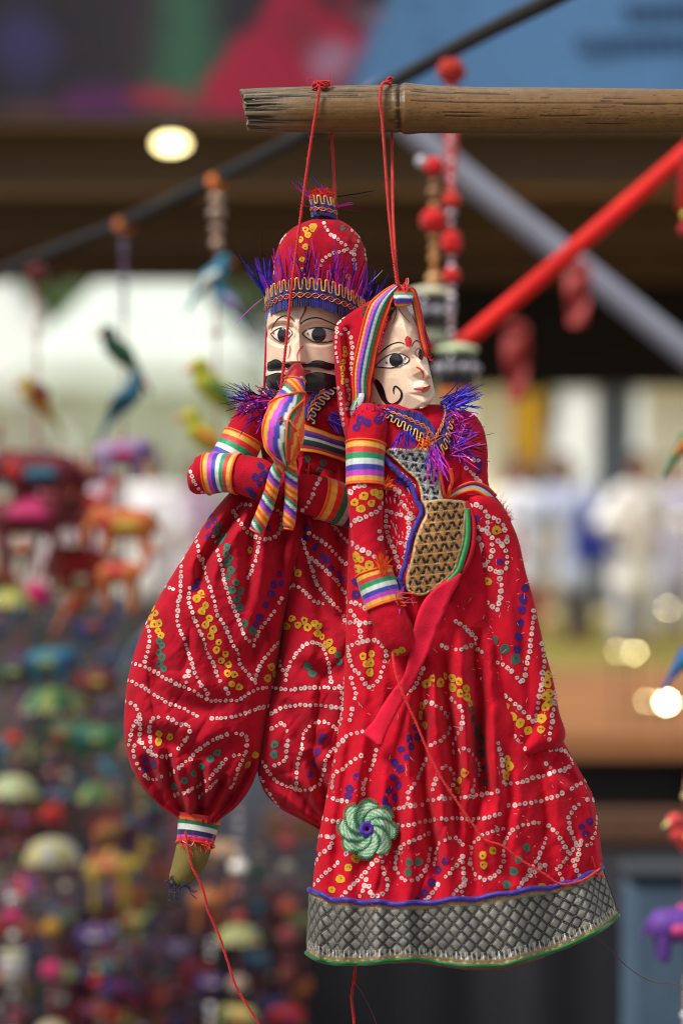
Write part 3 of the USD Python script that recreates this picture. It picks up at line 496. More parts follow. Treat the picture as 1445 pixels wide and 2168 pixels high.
# --- trousers: two ballooning legs gathered at waist and ankle
LEG1L = [(556, 968), (540, 985), (520, 1010), (484, 1045), (446, 1090), (395, 1170), (345, 1250), (308, 1320), (282, 1390), (266, 1470), (262, 1540), (273, 1610), (302, 1668), (345, 1712), (378, 1734), (386, 1745)]
LEG1R = [(668, 968), (672, 985), (670, 1010), (668, 1045), (660, 1090), (640, 1170), (616, 1250), (600, 1320), (590, 1390), (577, 1470), (562, 1540), (551, 1610), (530, 1668), (497, 1712), (468, 1734), (459, 1745)]
LEG2L = [(610, 975), (606, 1000), (604, 1060), (604, 1150), (600, 1250), (595, 1340), (580, 1430), (560, 1510), (547, 1580), (545, 1630), (556, 1670), (590, 1710), (640, 1738), (685, 1765), (700, 1785)]
LEG2R = [(735, 975), (745, 1000), (765, 1060), (790, 1150), (815, 1250), (832, 1340), (840, 1430), (838, 1510), (830, 1580), (820, 1630), (806, 1670), (790, 1710), (776, 1738), (762, 1765), (760, 1785)]
def legmesh(L, R, y1, w0, b, folds, seed, ymin):
    G, th = loft(L, R, ymin, y1, 340, 230, 60, w0, b, .72)
    front = np.clip(np.sin(th), 0, 1)[None] ** .5; v = np.linspace(0, 1, G.shape[0])[:, None]
    gath = np.exp(-((v) / .10) ** 2) + .9 * np.exp(-((1 - v) / .12) ** 2)
    ph = th[None] * 15 + 5 * meshkit.noise(np.stack([np.cos(th) * 2, np.sin(th) * 2, th * 0 + seed], -1))[None] * 2
    G[..., 2] += 7 * gath * np.sin(ph) * (np.sin(th)[None] * .5 + .5)
    G[..., 2] += front * (34 * (meshkit.fbm(np.stack([G[..., 0] / 62, G[..., 1] / 260, 0 * v + seed + 0 * G[..., 0]], -1), 3) - .5) + 13 * (meshkit.fbm(np.stack([G[..., 0] / 30 + G[..., 1] / 60, G[..., 1] / 42, 0 * G[..., 0] + seed + 3], -1), 3) - .5))
    G[..., 2] -= front * (13 * sharp(G[..., 0], G[..., 1], seed) + 5 * sharp(G[..., 0] + .5 * G[..., 1], G[..., 1], seed + 7, 46, 120) * np.clip(v * 1.6 - .5, 0, 1))
    return crease(G, front, folds)
F1 = [([(545, 1010), (500, 1085), (462, 1140), (432, 1190), (424, 1260)], 22, 13), ([(560, 1020), (538, 1090), (527, 1200), (518, 1300)], 11, 13), ([(600, 1010), (602, 1120), (590, 1230)], 14, 11),
      ([(500, 1000), (440, 1090), (380, 1200)], 10, 14), ([(480, 1640), (452, 1690), (425, 1735)], 22, 11), ([(350, 1585), (362, 1660), (395, 1735)], 18, 10), ([(545, 1590), (510, 1655), (455, 1730)], 22, 11), ([(300, 1600), (345, 1680), (385, 1738)], 15, 11),
      ([(420, 1610), (425, 1670), (415, 1738)], 16, 10), ([(300, 1440), (420, 1500), (530, 1470)], 7, 22), ([(272, 1560), (340, 1560), (420, 1600), (500, 1560)], 8, 16), ([(590, 1090), (585, 1200), (560, 1330), (520, 1420)], 9, 16), ([(420, 1300), (450, 1400), (470, 1480)], 6, 18), ([(330, 1300), (340, 1400), (330, 1470)], 6, 16)]
F2 = [([(640, 1085), (650, 1180), (690, 1310)], 13, 12), ([(715, 1090), (722, 1200), (735, 1330)], 12, 12), ([(660, 1000), (668, 1090), (665, 1190)], 12, 10), ([(600, 1480), (640, 1560), (700, 1600)], 8, 18), ([(680, 1330), (690, 1440), (680, 1540)], 7, 16),
      ([(570, 1640), (640, 1690), (700, 1770)], 12, 12), ([(650, 1590), (690, 1680), (720, 1780)], 16, 12), ([(620, 1400), (690, 1430), (740, 1420)], 6, 15)]
G1 = legmesh(LEG1L, LEG1R, 1745, 34, [(968, 52), (1045, 74), (1170, 100), (1390, 118), (1540, 112), (1650, 84), (1720, 42), (1745, 34)], F1, 1.3, 968)
G2 = legmesh(LEG2L, LEG2R, 1785, 20, [(975, 46), (1060, 74), (1250, 100), (1430, 112), (1580, 108), (1690, 76), (1785, 30)], F2, 5.1, 975)
tr = MB(); V1, f1 = capped(G1); V2, f2 = capped(G2); tr.add(V1, f1, RED2); tr.add(V2, f2, RED2 * .97); h1, h2 = mkhost(V1, f1), mkhost(V2, f2)
for P in [[(470,170),(440,220),(420,300),(430,380),(440,450)], [(455,440),(472,520),(510,640),(530,720),(570,790),(600,860),(635,920),(645,980),(690,1030),(720,1075)], [(335,380),(345,450),(345,560),(330,680),(335,790),(365,860),(390,940),(420,1030),(460,1100),(480,1130)],
          [(225,560),(260,580),(310,595)], [(390,590),(385,640),(400,710),(430,790),(460,850),(480,920),(510,980),(540,1060),(585,1125)], [(510,330),(530,400),(550,480),(570,570),(590,640),(620,700),(645,770),(665,830),(710,880)], [(710,880),(740,810),(790,750),(830,690),(858,645)],
          [(838,870),(800,910),(760,960),(735,1010),(722,1060)], [(145,745),(175,790),(185,850),(175,910),(160,965)], [(90,970),(160,995),(230,1030),(300,1070),(370,1100),(430,1130),(480,1160),(560,1165),(640,1160),(720,1110),(810,1095)],
          [(75,1060),(150,1095),(220,1140),(280,1175),(360,1205),(430,1245),(490,1255),(560,1255),(640,1240),(720,1210),(790,1190)], [(65,1170),(110,1190),(135,1240),(135,1300),(140,1370),(175,1420),(215,1445),(270,1450),(330,1410),(375,1350),(385,1290),(340,1290),(300,1265),(250,1245),(200,1260),(185,1310),(190,1370),(192,1425)],
          [(80,1390),(100,1300),(130,1250)], [(270,1555),(330,1510),(380,1470),(430,1420),(500,1370),(560,1345),(620,1330),(675,1345),(675,1420),(650,1490),(620,1560),(600,1610)], [(310,1645),(370,1630),(430,1600),(500,1550),(550,1495),(590,1450),(640,1440)],
          [(120,1490),(150,1540),(200,1570),(245,1555)], [(105,1450),(105,1400),(130,1375)], [(440,1655),(480,1620),(540,1560)], [(610,195),(650,165),(700,170)], [(610,200),(650,260),(690,310),(740,335),(790,340),(840,310),(860,260),(850,210),(815,180)], [(740,360),(730,430),(710,490),(685,540)], [(365,1040),(385,1010),(375,1070)]]:
    dotline(tr, h1, A3(P), WHT)
for P in [[(830,1100),(880,1110),(960,1100),(1060,1100),(1150,1100)], [(805,1230),(860,1205),(940,1190),(1040,1190),(1160,1200)], [(890,370),(910,345),(960,345),(980,400),(1000,450),(1020,520),(1050,590),(1100,650),(1150,700),(1180,755)], [(1000,310),(1060,350),(1110,390),(1150,440),(1210,480)],
          [(1010,440),(1060,480),(1110,530),(1170,600),(1190,635)], [(870,590),(930,580),(990,620),(1030,660),(1070,670)], [(880,1060),(890,1000),(930,930),(980,880),(1040,870),(1080,920),(1100,980),(1110,1070)], [(840,940),(860,1000),(880,1030)], [(810,1310),(860,1280),(885,1330),(885,1400),(870,1470),(820,1490)],
          [(930,1610),(940,1500),(960,1400),(980,1320),(1040,1275),(1110,1290),(1150,1330),(1130,1400),(1090,1450),(1070,1530),(1040,1600),(990,1620),(930,1615)], [(760,1480),(800,1540),(850,1590),(930,1615)], [(750,1560),(790,1630),(840,1700)], [(1080,230),(1130,280),(1180,340),(1215,370)], [(1160,1100),(1165,1200),(1150,1320),(1160,1420)]]:
    dotline(tr, h2, A3(P), WHT)
for P, c in [([(165,660),(185,685),(215,720),(188,740),(205,775),(235,770),(230,810),(245,830)], YEL), ([(235,865),(250,885),(230,920),(250,945),(235,980),(260,1005)], GRN), ([(425,645),(450,620),(470,680),(450,710),(490,745),(470,775),(510,800),(497,835),(537,865),(525,905),(570,925),(548,960),(587,980),(582,1025),(615,1030),(605,1080),(640,1095)], YEL),
             ([(535,272),(523,305),(565,328),(548,352),(578,382),(570,415),(597,438),(580,460),(600,500),(583,535),(622,562),(605,600),(648,605),(630,645),(645,690),(670,770),(707,808)], GRN), ([(845,520),(855,565),(815,572),(800,620),(772,678),(748,740),(725,775)], BLU), ([(490,220),(512,245),(482,270),(515,285),(485,325),(540,110),(520,150)], BLU),
             ([(805,995),(785,1050),(820,1030),(697,395)], YEL), ([(233,1330),(230,1375),(290,1348)], YEL), ([(163,1462),(205,1490),(165,1515),(420,590),(428,560)], BLU), ([(312,1602),(362,1572),(410,1538),(452,1500),(492,1465),(530,1430)], GRN), ([(680,1490),(720,1440)], YEL), ([(795,285)], BLU)]: spots(tr, h1, A3(P), c)
for P, c in [([(890,465),(912,487),(940,515)], YEL), ([(880,785),(910,745),(940,780),(975,755),(993,790),(1025,770),(1045,785),(1040,820),(1065,840),(1100,868),(1085,880),(1115,910)], YEL), ([(1145,930),(1150,965),(990,990),(1015,1028),(820,1390),(818,1440)], GRN), ([(1070,1350),(1055,1370),(1040,1425),(1020,1485),(1000,1540)], BLU), ([(985,280),(990,330),(1030,380),(1070,430),(1090,450),(1110,490),(1150,520),(1165,550)], BLU)]: spots(tr, h2, A3(P), c)
i = rng.choice(h1['f'], 260); e = np.abs(h1['N'][i, 2]) < .35; i = i[e]; hairs(tr, h1['V'][i], h1['N'][i] + rng.normal(0, .3, (len(i), 3)), rng.uniform(3, 9, len(i)), RED * 1.2, .4)
trousers = tr.part('trousers', 'cotton_cloth', man)
# --- ankle and foot
ank = [(424, 1718, 34, 44, 34), (421, 1738, 34, 43, 34), (417, 1760, 36, 40, 33), (413, 1788, 40, 38, 32)]
mb = MB(); G = limb(ank, 40, 40, (.1, 1), 2); c = stripe(np.linspace(0, 1, 40), [(1, COR), (.8, ORG), (1.4, EMR * .6), (1.4, SIL), (1.3, NAVY), (.7, MAG), (1, lin(200, 40, 30))])
V = G.reshape(-1, 3); mb.add(V, orient(V, gridF(40, 40, True)), np.repeat(c, 40, 0)); ring_cord(mb, G[-1], lin(190, 40, 30), 3.2); mb.part('ankle_band', 'satin_ribbon', man)
mb = MB(); V, F = capped(limb([(413, 1778, 38, 34, 28), (411, 1790, 40, 37, 30), (404, 1815, 46, 36, 30), (393, 1840, 52, 31, 28), (380, 1862, 56, 24, 22), (374, 1874, 56, 15, 14), (371, 1880, 55, 3, 3)], 40, 32, fold=2.0)); mb.add(V, F, OLIVE)
foot = mb.part('foot', 'cotton_cloth', man)
mb = MB()
for k in range(16):
    a = np.array([372 + rng.normal(0, 10), 1868 + rng.normal(0, 8), 72.]); P = [a]; 
    for q in range(5): P.append(P[-1] + [rng.normal(2, 8), rng.normal(4, 6), rng.normal(0, 3)])
    mb.add(*tube(curve(P, n=22), 1.1, 4), NAVY * rng.uniform(.5, 1.2))
P = np.array([386, 1781, 74.]) + np.array([(0, 0, 0), (10, 5, 4), (20, 9, 4), (24, 2, 4)]); mb.add(*tube(curve(P, n=12), .8, 4), SIL)
mb.part('stitched_thread', 'yarn', foot, kind='stuff')
mb = MB()
for k in range(60): hairs(mb, np.array([[rng.uniform(376, 452), 0, 70]]) + [0, 1784 + rng.normal(0, 5), rng.uniform(-4, 8)], rng.normal(0, 1, (1, 3)) + [0, .6, .4], rng.uniform(6, 14, 1), lin(210, 40, 34), .8)
mb.part('ankle_fringe', 'yarn', man, kind='stuff')
# --- chest, collar and belt
G, th = loft([(575, 820), (560, 850), (548, 900), (552, 950), (560, 1000)], [(745, 820), (755, 850), (762, 900), (755, 950), (735, 1000)], 820, 1000, 60, 90, 30, 20, [(820, 50), (900, 62), (1000, 56)], .8)
G[..., 2] += 5 * (meshkit.fbm(G / 22, 3) - .5); V, F = capped(G); mb = MB(); mb.add(V, F, RED2 * .8); hc = mkhost(V, F)
spots(mb, hc, A6([(960, 710), (1000, 690), (1110, 790), (1190, 820), (1140, 720)]), GRN); dotline(mb, hc, A6([(830, 820), (770, 820), (740, 870)]), WHT); dotline(mb, hc, A6([(930, 770), (980, 800), (1020, 760)]), WHT)
mb.part('tunic', 'cotton_cloth', man)
def along(h, top, bot, n=60, off=3):
    t, b = curve(top, n=n), curve(bot, n=n); a, na, _ = onhost(h, t, off); c, nb, _ = onhost(h, b, off); return a, c, (na + nb) / 2
a, c, nn = along(hc, A6([(1270, 120), (1200, 190), (1140, 260), (1085, 330), (1075, 400)])[::-1], A6([(1150, 60), (1080, 110), (1030, 180), (995, 260), (985, 350)])[::-1])
collar = MB(); collar.add(*thick(np.stack([c, (a + c) / 2, a], 1), 2), NAVY * .7); collar = collar.part('collar', 'yarn', man); trim(collar, a, c, nn, names=('collar_braid', 'gold_wave', 'gold_chain', 'pink_bead'), pitch=15)
a, c, nn = along(hc, A6([(610, 110), (620, 170), (650, 240), (680, 300)]), A6([(670, 90), (700, 130), (740, 180), (770, 230)]))
trim(collar, a, c, nn, names=('collar_braid', 'gold_wave', 'gold_chain', 'pink_bead'), pitch=13)
L = A6([(985, 395), (1090, 430), (1200, 470), (1330, 510)]); R = A6([(945, 625), (1060, 635), (1180, 665), (1320, 715)])
L, _, _ = onhost(hc, curve(L, n=20), 6); R, _, _ = onhost(hc, curve(R, n=20), 7); G = sheetgrid(L, R, 50, k=36); V, F = thick(G, 3)
c = stripe(np.linspace(0, 1, 36), [(.6, ORG), (1.6, GLD), (1.2, lin(130, 50, 150)), (1.4, ULT * .8), (1.5, SIL * .9), (1.5, lin(16, 70, 50)), (1.3, NAVY), (1.2, COR * .7), (.9, GLD), (.6, ORG)])
mb = MB(); mb.add(V, F, np.tile(np.tile(c, (50, 1)), (2, 1))); mb.part('belt', 'satin_ribbon', man)
# --- head
hx = np.array([540, 556, 563, 574, 600, 628, 660, 690, 720, 742, 760]); hz = np.array([8, 20, 36, 56, 74, 82, 82, 77, 62, 40, 20])
sm = lambda t: np.clip(t, 0, 1) ** 2 * (3 - 2 * np.clip(t, 0, 1))
def man_h(x, y):
    x, y = np.asarray(x, float), np.asarray(y, float); z = PchipInterpolator(hx, hz)(np.clip(x, 540, 760))
    z = z - .0011 * (y - 745) ** 2 * .6 - 10 * sm((y - 810) / 40)
    for cx, cy, rx, ry, d in ((597, 707, 33, 25, 11), (678, 706, 44, 25, 11)):
        q = ((x - cx) / rx) ** 2 + ((y - cy) / ry) ** 2; z = z - d * sm((1.25 - q) / .5); q = ((x - cx) / (rx * .86)) ** 2 + ((y - cy) / (ry * .72)) ** 2; z = z + 9 * np.sqrt(np.clip(1 - q, 0, 1))
    t = np.clip((y - 672) / 94, 0, 1); cx = 630 - 5 * t; hw = 6 + 18 * t; H = 8 + 34 * t ** 1.2
    n = np.clip((hw - np.abs(x - cx)) / (hw * .55), 0, 1) * H * sm((y - 668) / 14) * sm((771 - y) / 5); z = z + n
    z = z - 6 * np.exp(-((y - 782) / 6) ** 2) + 5 * np.exp(-(((x - 628) / 34) ** 2 + ((y - 786) / 6) ** 2))
    return z
HEAD_M = [(566, 640), (564, 700), (563, 760), (561, 800), (563, 826), (585, 846), (640, 856), (700, 852), (730, 832), (738, 780), (742, 700), (740, 640), (720, 610), (650, 596), (590, 610)]
V, F, _ = relief(HEAD_M, man_h, 22, 2.0, 7, back=lambda x, y, d: 12 - 88 * np.sqrt(np.clip(1 - (1 - np.clip(d / 85, 0, 1)) ** 2, 0, 1)))
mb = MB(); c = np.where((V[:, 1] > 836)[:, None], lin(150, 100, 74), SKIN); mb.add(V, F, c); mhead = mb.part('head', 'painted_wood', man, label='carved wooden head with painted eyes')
def eye(head, hf, outline, iris, r, line, dots_, off=.8, second=None):
    mb = MB(); patch(mb, outline, hf, lin(226, 214, 206), off); mb.part('eye', 'painted_wood', head)
    sh = sg.Polygon(curve(np.vstack([outline, outline[:1]]), n=60)).buffer(-.5); a = np.linspace(0, 2 * PI, 40, endpoint=False)
    c = sg.Polygon(np.c_[iris[0] + r[0] * np.cos(a), iris[1] + r[1] * np.sin(a)]).intersection(sh); mb = MB(); patch(mb, np.array(c.exterior.coords)[:-1], hf, INK, off + .8, smooth=False); mb.part('iris', 'glossy_paint', head)
    mb = MB(); P = np.vstack([outline, outline[:1]]); Q = curve(P, n=60)
    stroke(mb, np.c_[Q, np.full(60, line)], hf, INK, off=off + 1.0); mb.part('eye_outline', 'glossy_paint', head)
    mb = MB()
    for d in dots_: patch(mb, [(d[0] - 2, d[1] - 1), (d[0] + .5, d[1] - 3.2), (d[0] + 2.2, d[1] + 1), (d[0], d[1] + 3)], hf, LIPR, off + .9, 1.2)
    if mb.n: mb.part('eye_corner_mark', 'painted_wood', head)
eye(mhead, man_h, HM([(172, 660), (230, 610), (330, 560), (440, 555), (500, 600), (522, 655), (480, 710), (410, 785), (340, 795), (260, 750), (210, 705)]), HM([(362, 678)])[0], (10.5, 15.5), 2.2, HM([(468, 645), (215, 650)]))
eye(mhead, man_h, HM([(678, 655), (760, 590), (850, 562), (940, 555), (1060, 565), (1180, 600), (1290, 655), (1240, 730), (1130, 780), (1000, 795), (860, 785), (760, 730)]), HM([(948, 672)])[0], (15.5, 15.5), 2.4, HM([(770, 660), (1190, 680)]))
mb = MB(); stroke(mb, np.c_[HM([(180, 610), (230, 500), (300, 410), (400, 370), (480, 385), (565, 468)]), [1.2, 2, 2.4, 2.6, 2.4, 1.2]], man_h, INK); mb.part('eyebrow', 'glossy_paint', mhead)
mb = MB(); stroke(mb, np.c_[HM([(652, 498), (730, 440), (830, 405), (940, 402), (1060, 445), (1200, 510), (1330, 600)]), [2.4, 3, 3, 2.8, 2.4, 2, 1]], man_h, INK); mb.part('eyebrow', 'glossy_paint', mhead)
mb = MB(); stroke(mb, np.c_[HM([(690, 190), (685, 270), (660, 330), (630, 400), (622, 455)]), [7, 7, 6, 5, 3]], man_h, lin(232, 226, 222), off=.7); stroke(mb, np.c_[HM([(740, 200), (728, 280), (690, 360), (650, 430), (632, 490)]), [3.2, 3.6, 3.2, 2.4, 1.2]], man_h, LIPR, off=1.1); mb.part('forehead_mark', 'painted_wood', mhead)
mb = MB(); stroke(mb, np.c_[HM([(478, 845), (488, 900), (478, 980), (448, 1060)]), [1.6, 3, 2.6, 1.2]], man_h, LIPR); stroke(mb, np.c_[HM([(695, 855), (640, 920), (605, 1000), (605, 1090)]), [3.2, 4.2, 3, 1.4]], man_h, LIPR); mb.part('nose_mark', 'painted_wood', mhead)
mo = lambda P: HM(P)
mb = MB(); patch(mb, mo([(122, 1120), (170, 1100), (250, 1066), (320, 1090), (370, 1135), (470, 1150), (490, 1190), (420, 1215), (370, 1200), (330, 1225), (230, 1240), (125, 1245)]), man_h, INK, 4.5, 2, 8); mb.part('moustache', 'glossy_paint', mhead)
mb = MB(); patch(mb, mo([(600, 1160), (700, 1145), (790, 1135), (850, 1095), (960, 1085), (1100, 1120), (1230, 1150), (1420, 1180), (1400, 1270), (1230, 1225), (1100, 1240), (960, 1205), (780, 1195), (640, 1195)]), man_h, INK, 4.5, 2, 8); mb.part('moustache', 'glossy_paint', mhead)
mb = MB(); patch(mb, mo([(360, 1235), (480, 1225), (640, 1225), (760, 1240), (825, 1250), (760, 1290), (690, 1305), (520, 1310), (440, 1320), (400, 1285)]), man_h, LIPR, 2.5, 2, 5); mb.part('lips', 'painted_wood', mhead)
mb = MB(); patch(mb, mo([(95, 1340), (180, 1310), (290, 1280), (360, 1290), (430, 1330), (520, 1400), (640, 1400), (720, 1330), (840, 1280), (960, 1275), (1150, 1310), (1240, 1335), (1430, 1340), (1400, 1560), (1250, 1590), (1000, 1590), (720, 1595), (420, 1590), (260, 1570), (130, 1530), (85, 1460)]), man_h, INK, 5.5, 2, 9); mb.part('beard', 'glossy_paint', mhead)
mb = MB(); mb.add(*tube(curve([(566, 690, 26), (563, 740, 26), (561, 790, 24), (559, 830, 22)], n=16), 3, 6), RED2); mb.part('head_scarf_edge', 'cotton_cloth', man)
# --- turban
G, th = loft([(680, 459), (655, 466), (630, 476), (610, 490), (593, 512), (582, 545), (576, 590), (570, 640)], [(700, 459), (722, 467), (742, 480), (757, 496), (768, 516), (776, 545), (778, 590), (770, 640)], 459, 640, 110, 150, 50, 5, [(459, 8), (466, 32), (476, 52), (490, 70), (512, 86), (545, 95), (590, 98), (640, 96)], .95)
G[..., 2] += 6 * (meshkit.fbm(G / 34, 3) - .5); G = crease(G, np.clip(np.sin(th), 0, 1)[None], [(A5([(1060, 540), (1120, 600), (1150, 680)]), 8, 5), (A5([(620, 540), (560, 620)]), 4, 7)])
V, F = capped(G); mb = MB(); mb.add(V, F, RED2 * .95); ht = mkhost(V, F)
for P in [[(870,515),(880,555),(905,585),(930,620),(965,640),(995,670),(1025,690),(1060,715),(1085,755),(1115,780)], [(800,975),(830,915),(885,830),(935,800),(970,785),(1010,775),(1050,770)], [(1190,640),(1165,720),(1150,800),(1145,860),(1150,930)], [(1190,640),(1130,580)], [(1240,760),(1245,840)], [(425,860),(430,960)], [(520,625),(470,690)]]: dotline(mb, ht, A5(P), WHT, 8, 10)
spots(mb, ht, A5([(775,545),(770,570),(707,578),(728,628),(663,665),(708,733),(678,843),(675,940),(1090,1000)]), YEL, 13); spots(mb, ht, A5([(1040, 565)]), GRN, 13)
turban = mb.part('turban', 'cotton_cloth', man)
cx, rw = 670, 106                                           # brow band as a ring, seen from a little below
tq = np.linspace(PI, 0, 120); bq = np.linspace(0, -PI, 41)[1:-1]
topx = np.array([560, 567, 578, 600, 640, 680, 720, 750, 768, 780]); topy = np.array([628, 616, 604, 594, 588, 591, 603, 620, 636, 652]); botx = np.array([560, 567, 578, 600, 630, 670, 710, 740, 762, 780]); boty = np.array([690, 680, 668, 655, 648, 650, 662, 674, 690, 706])
def ringpts(tx, ty, r, w0=2):
    f = PchipInterpolator(tx, ty); x = cx + r * np.cos(tq); P = np.c_[x, f(np.clip(x, 562, 778)), w0 + 104 * np.sin(tq)]
    xb = cx + r * np.cos(bq); yb = P[-1, 1] + (P[0, 1] - P[-1, 1]) * (np.arange(1, len(bq) + 1) / (len(bq) + 1)) + 10 * np.sin(-bq); return P, np.c_[xb, yb, w0 + 90 * np.sin(bq)]
Tf, Tb = ringpts(topx, topy, 105.); Bf, Bb = ringpts(botx, boty, 104.); Nf = np.c_[np.cos(tq), 0 * tq, np.sin(tq)]
mb = MB(); A = np.vstack([Tf, Tb]) + 0; B_ = np.vstack([Bf, Bb]); G = np.stack([B_ * (1 - t) + A * t for t in (.12, .3, .5, .7, .84)], 0); V = G.reshape(-1, 3); mb.add(V, orient(V, gridF(5, len(A), True)), NAVY * .5)
band = mb.part('turban_band', 'yarn', man); trim(band, Tf, Bf, Nf, pitch=15.5, tw=(.80, .20), tc=.40)
mb = MB(); n = 150; k = rng.integers(2, 118, n); side = np.abs(np.cos(tq[k])) > .9
P = Bf[k] * .25 + Tf[k] * .75 + Nf[k] * rng.uniform(0, 3, (n, 1)); d = np.c_[Nf[k, 0] * rng.uniform(.0, .3, n) + rng.normal(0, .12, n), -1 + 0 * k, Nf[k, 2] * rng.uniform(.02, .22, n)]; u = rng.random(n)
col = np.where((np.abs(np.cos(tq[k])) > .80)[:, None] & (u < .75)[:, None], TIN[rng.integers(2, 4, n)], TIN[[0, 0, 1, 4, 4, 0, 6, 2, 3, 5]][rng.integers(0, 10, n)]); tinsel(mb, P, d, rng.uniform(25, 88, n), col * rng.uniform(.6, 1.2, (n, 1)), 2.6, .11)
n = 24; k = np.r_[rng.integers(1, 10, 14), rng.integers(111, 118, 10)]; d = np.c_[Nf[k, 0] * rng.uniform(.2, .7, n), -np.ones(n), rng.normal(0, .2, n)]; tinsel(mb, Bf[k] * .3 + Tf[k] * .7, d, rng.uniform(40, 95, n), TIN[rng.integers(2, 4, n)] * rng.uniform(.5, 1.3, (n, 1)), 2.4, .1)
tinsel(mb, np.array([[562, 616., 10], [770, 610, 30], [555, 632, 12], [772, 640, 20]]), np.array([[-.12, -1, 0], [.7, -.6, .2], [-1, .75, .2], [.8, -.5, .2]]), np.array([130., 60, 76, 66]), np.array([INK, SIL * .6, TIN[4], SIL * .5]), 1.6, .1)
tinsel(mb, np.array([[A5([(860, 985)])[0][0], A5([(860, 985)])[0][1], 108.], [560, 585, 30]]), np.array([[1, -.35, 0], [-.6, -.5, 0]]), np.array([34., 40]), TIN[[3, 3]], 2.4, .02)
mb.part('tinsel_fringe', 'tinsel_foil', turban, smooth=False, kind='stuff')
# topknot
knot = [(688, 470, 8, 24, 20), (686, 455, 8, 22, 19), (683, 440, 8, 21, 18), (680, 424, 8, 19, 16), (678, 414, 8, 16, 14)]
mb = MB(); V, F = capped(limb(knot, 24, 24)); mb.add(V, F, NAVY * .7); topknot = mb.part('topknot', 'yarn', man)
a = np.linspace(PI * 1.02, -PI * .02, 40); Tt = np.c_[681 + 21 * np.cos(a), 419 - 5 * np.sin(a) + 3 * np.cos(a), 8 + 19 * np.sin(a)]; Bt = np.c_[687 + 24 * np.cos(a), 463 - 6 * np.sin(a) + 4 * np.cos(a), 8 + 22 * np.sin(a)]
trim(topknot, Tt, Bt, np.c_[np.cos(a), 0 * a, np.sin(a)], names=('knot_braid', 'gold_wave', 'gold_chain', 'pink_bead'), pitch=13, tw=(.8, .2), tc=.34)
mb = MB(); n = 420; d = rng.normal(0, 1, (n, 3)) * [.8, .5, .7] + [0, -.75, .1]; d /= np.linalg.norm(d, axis=1, keepdims=True); hairs(mb, np.array([677, 413, 9.]) + rng.normal(0, 1, (n, 3)) * [11, 5, 8], d, rng.uniform(5, 12, n), lin(206, 24, 34), 1.2); mb.part('red_tuft', 'yarn', topknot, kind='stuff')
mb = MB(); B0 = np.array([681, 418, 8.]); dd = A5([(565, 135), (615, 170), (640, 140), (600, 150), (755, 80), (770, 90), (850, 160), (860, 190), (1325, 235), (1380, 270), (1130, 335), (1285, 410), (1140, 350), (1100, 330), (640, 345), (660, 350), (920, 290), (935, 260)])
b2 = A5([(755, 320), (750, 318), (765, 300), (760, 310), (845, 210), (848, 215), (850, 230), (900, 240), (990, 280), (1000, 300), (950, 390), (960, 380), (980, 370), (970, 375), (770, 370), (775, 375), (900, 250), (905, 240)])
d = np.c_[dd - b2, rng.normal(0, 6, len(dd))]; tinsel(mb, np.c_[b2, np.full(len(dd), 12.)], d, np.linalg.norm(d, axis=1), np.array([TIN[6], TIN[4], TIN[2], TIN[1], TIN[5], TIN[2], TIN[4], TIN[4], INK, INK, TIN[1], TIN[6], TIN[0], TIN[1], TIN[6], TIN[1], INK, INK]), 2.4, .05); mb.part('topknot_tinsel', 'tinsel_foil', topknot, smooth=False)
# --- arms
ARM1 = [(556, 842, 44, 16, 16), (546, 862, 48, 34, 32), (526, 905, 56, 40, 36), (500, 955, 66, 42, 38), (470, 1000, 76, 38, 36), (452, 1024, 84, 24, 26), (446, 1032, 86, 5, 5)]
mb, hA, G = stuffed(ARM1, seed=2, col=RED2); dotline(mb, hA, A6([(560, 240), (520, 250), (480, 290)]), WHT); arm = mb.part('arm', 'cotton_cloth', man); armband(arm, ARM1, (.42, .82))
FORE1 = [(398, 1004, 84, 4, 6), (404, 1005, 86, 22, 24), (418, 1008, 90, 38, 36), (440, 1003, 98, 42, 38), (475, 1001, 110, 39, 37), (510, 1004, 124, 41, 38), (540, 1012, 134, 44, 39), (562, 1020, 142, 40, 36), (576, 1026, 147, 26, 25), (584, 1030, 150, 5, 6)]
mb, hA, G = stuffed(FORE1, fold=4, seed=4, col=RED2); dotline(mb, hA, A6([(15, 800), (40, 880), (75, 940), (120, 970), (230, 965)]), WHT, 8.5); dotline(mb, hA, A6([(140, 690), (110, 760)]), WHT, 8.5); spots(mb, hA, A6([(610, 745), (565, 840), (640, 815), (510, 950), (545, 1000), (700, 780), (660, 870), (600, 900)]), BLU * .8, 17)
arm = mb.part('forearm', 'cotton_cloth', man); armband(arm, FORE1, (.22, .56), RIB[::-1])
FORE2 = [(770, 1082, 92, 40, 36), (735, 1072, 100, 42, 38), (700, 1060, 112, 43, 38), (665, 1050, 124, 44, 38), (640, 1044, 132, 41, 36), (622, 1042, 138, 30, 28), (610, 1042, 142, 14, 14), (605, 1042, 143, 3, 3)]
mb, hA, G = stuffed(FORE2, fold=4, seed=6, col=RED2); dotline(mb, hA, A6([(1110, 870), (1070, 940), (1040, 1020), (1000, 1080), (970, 1130)]), WHT, 8); dotline(mb, hA, A6([(880, 870), (830, 900), (840, 950)]), WHT * .7, 7)
arm = mb.part('forearm', 'cotton_cloth', man); armband(arm, FORE2, (.08, .56), [(1, MAG), (1.4, NAVY * 1.2), (1.4, lin(170, 140, 140)), (1.5, EMR * .45), (1.4, lin(200, 36, 30)), (1.3, GLD), (.7, ORG)])
mb = MB()
for c0 in ((583, 1026, 152), (607, 1042, 148)):
    for k in range(14): P = np.array(c0) + rng.normal(0, 5, 3); mb.add(*tube(curve([P, P + rng.normal(0, 8, 3), P + rng.normal(0, 12, 3) + [0, 6, 2]], n=8), .9, 4), lin(210, 30, 40))
mb.part('wrist_stitching', 'yarn', man, kind='stuff')
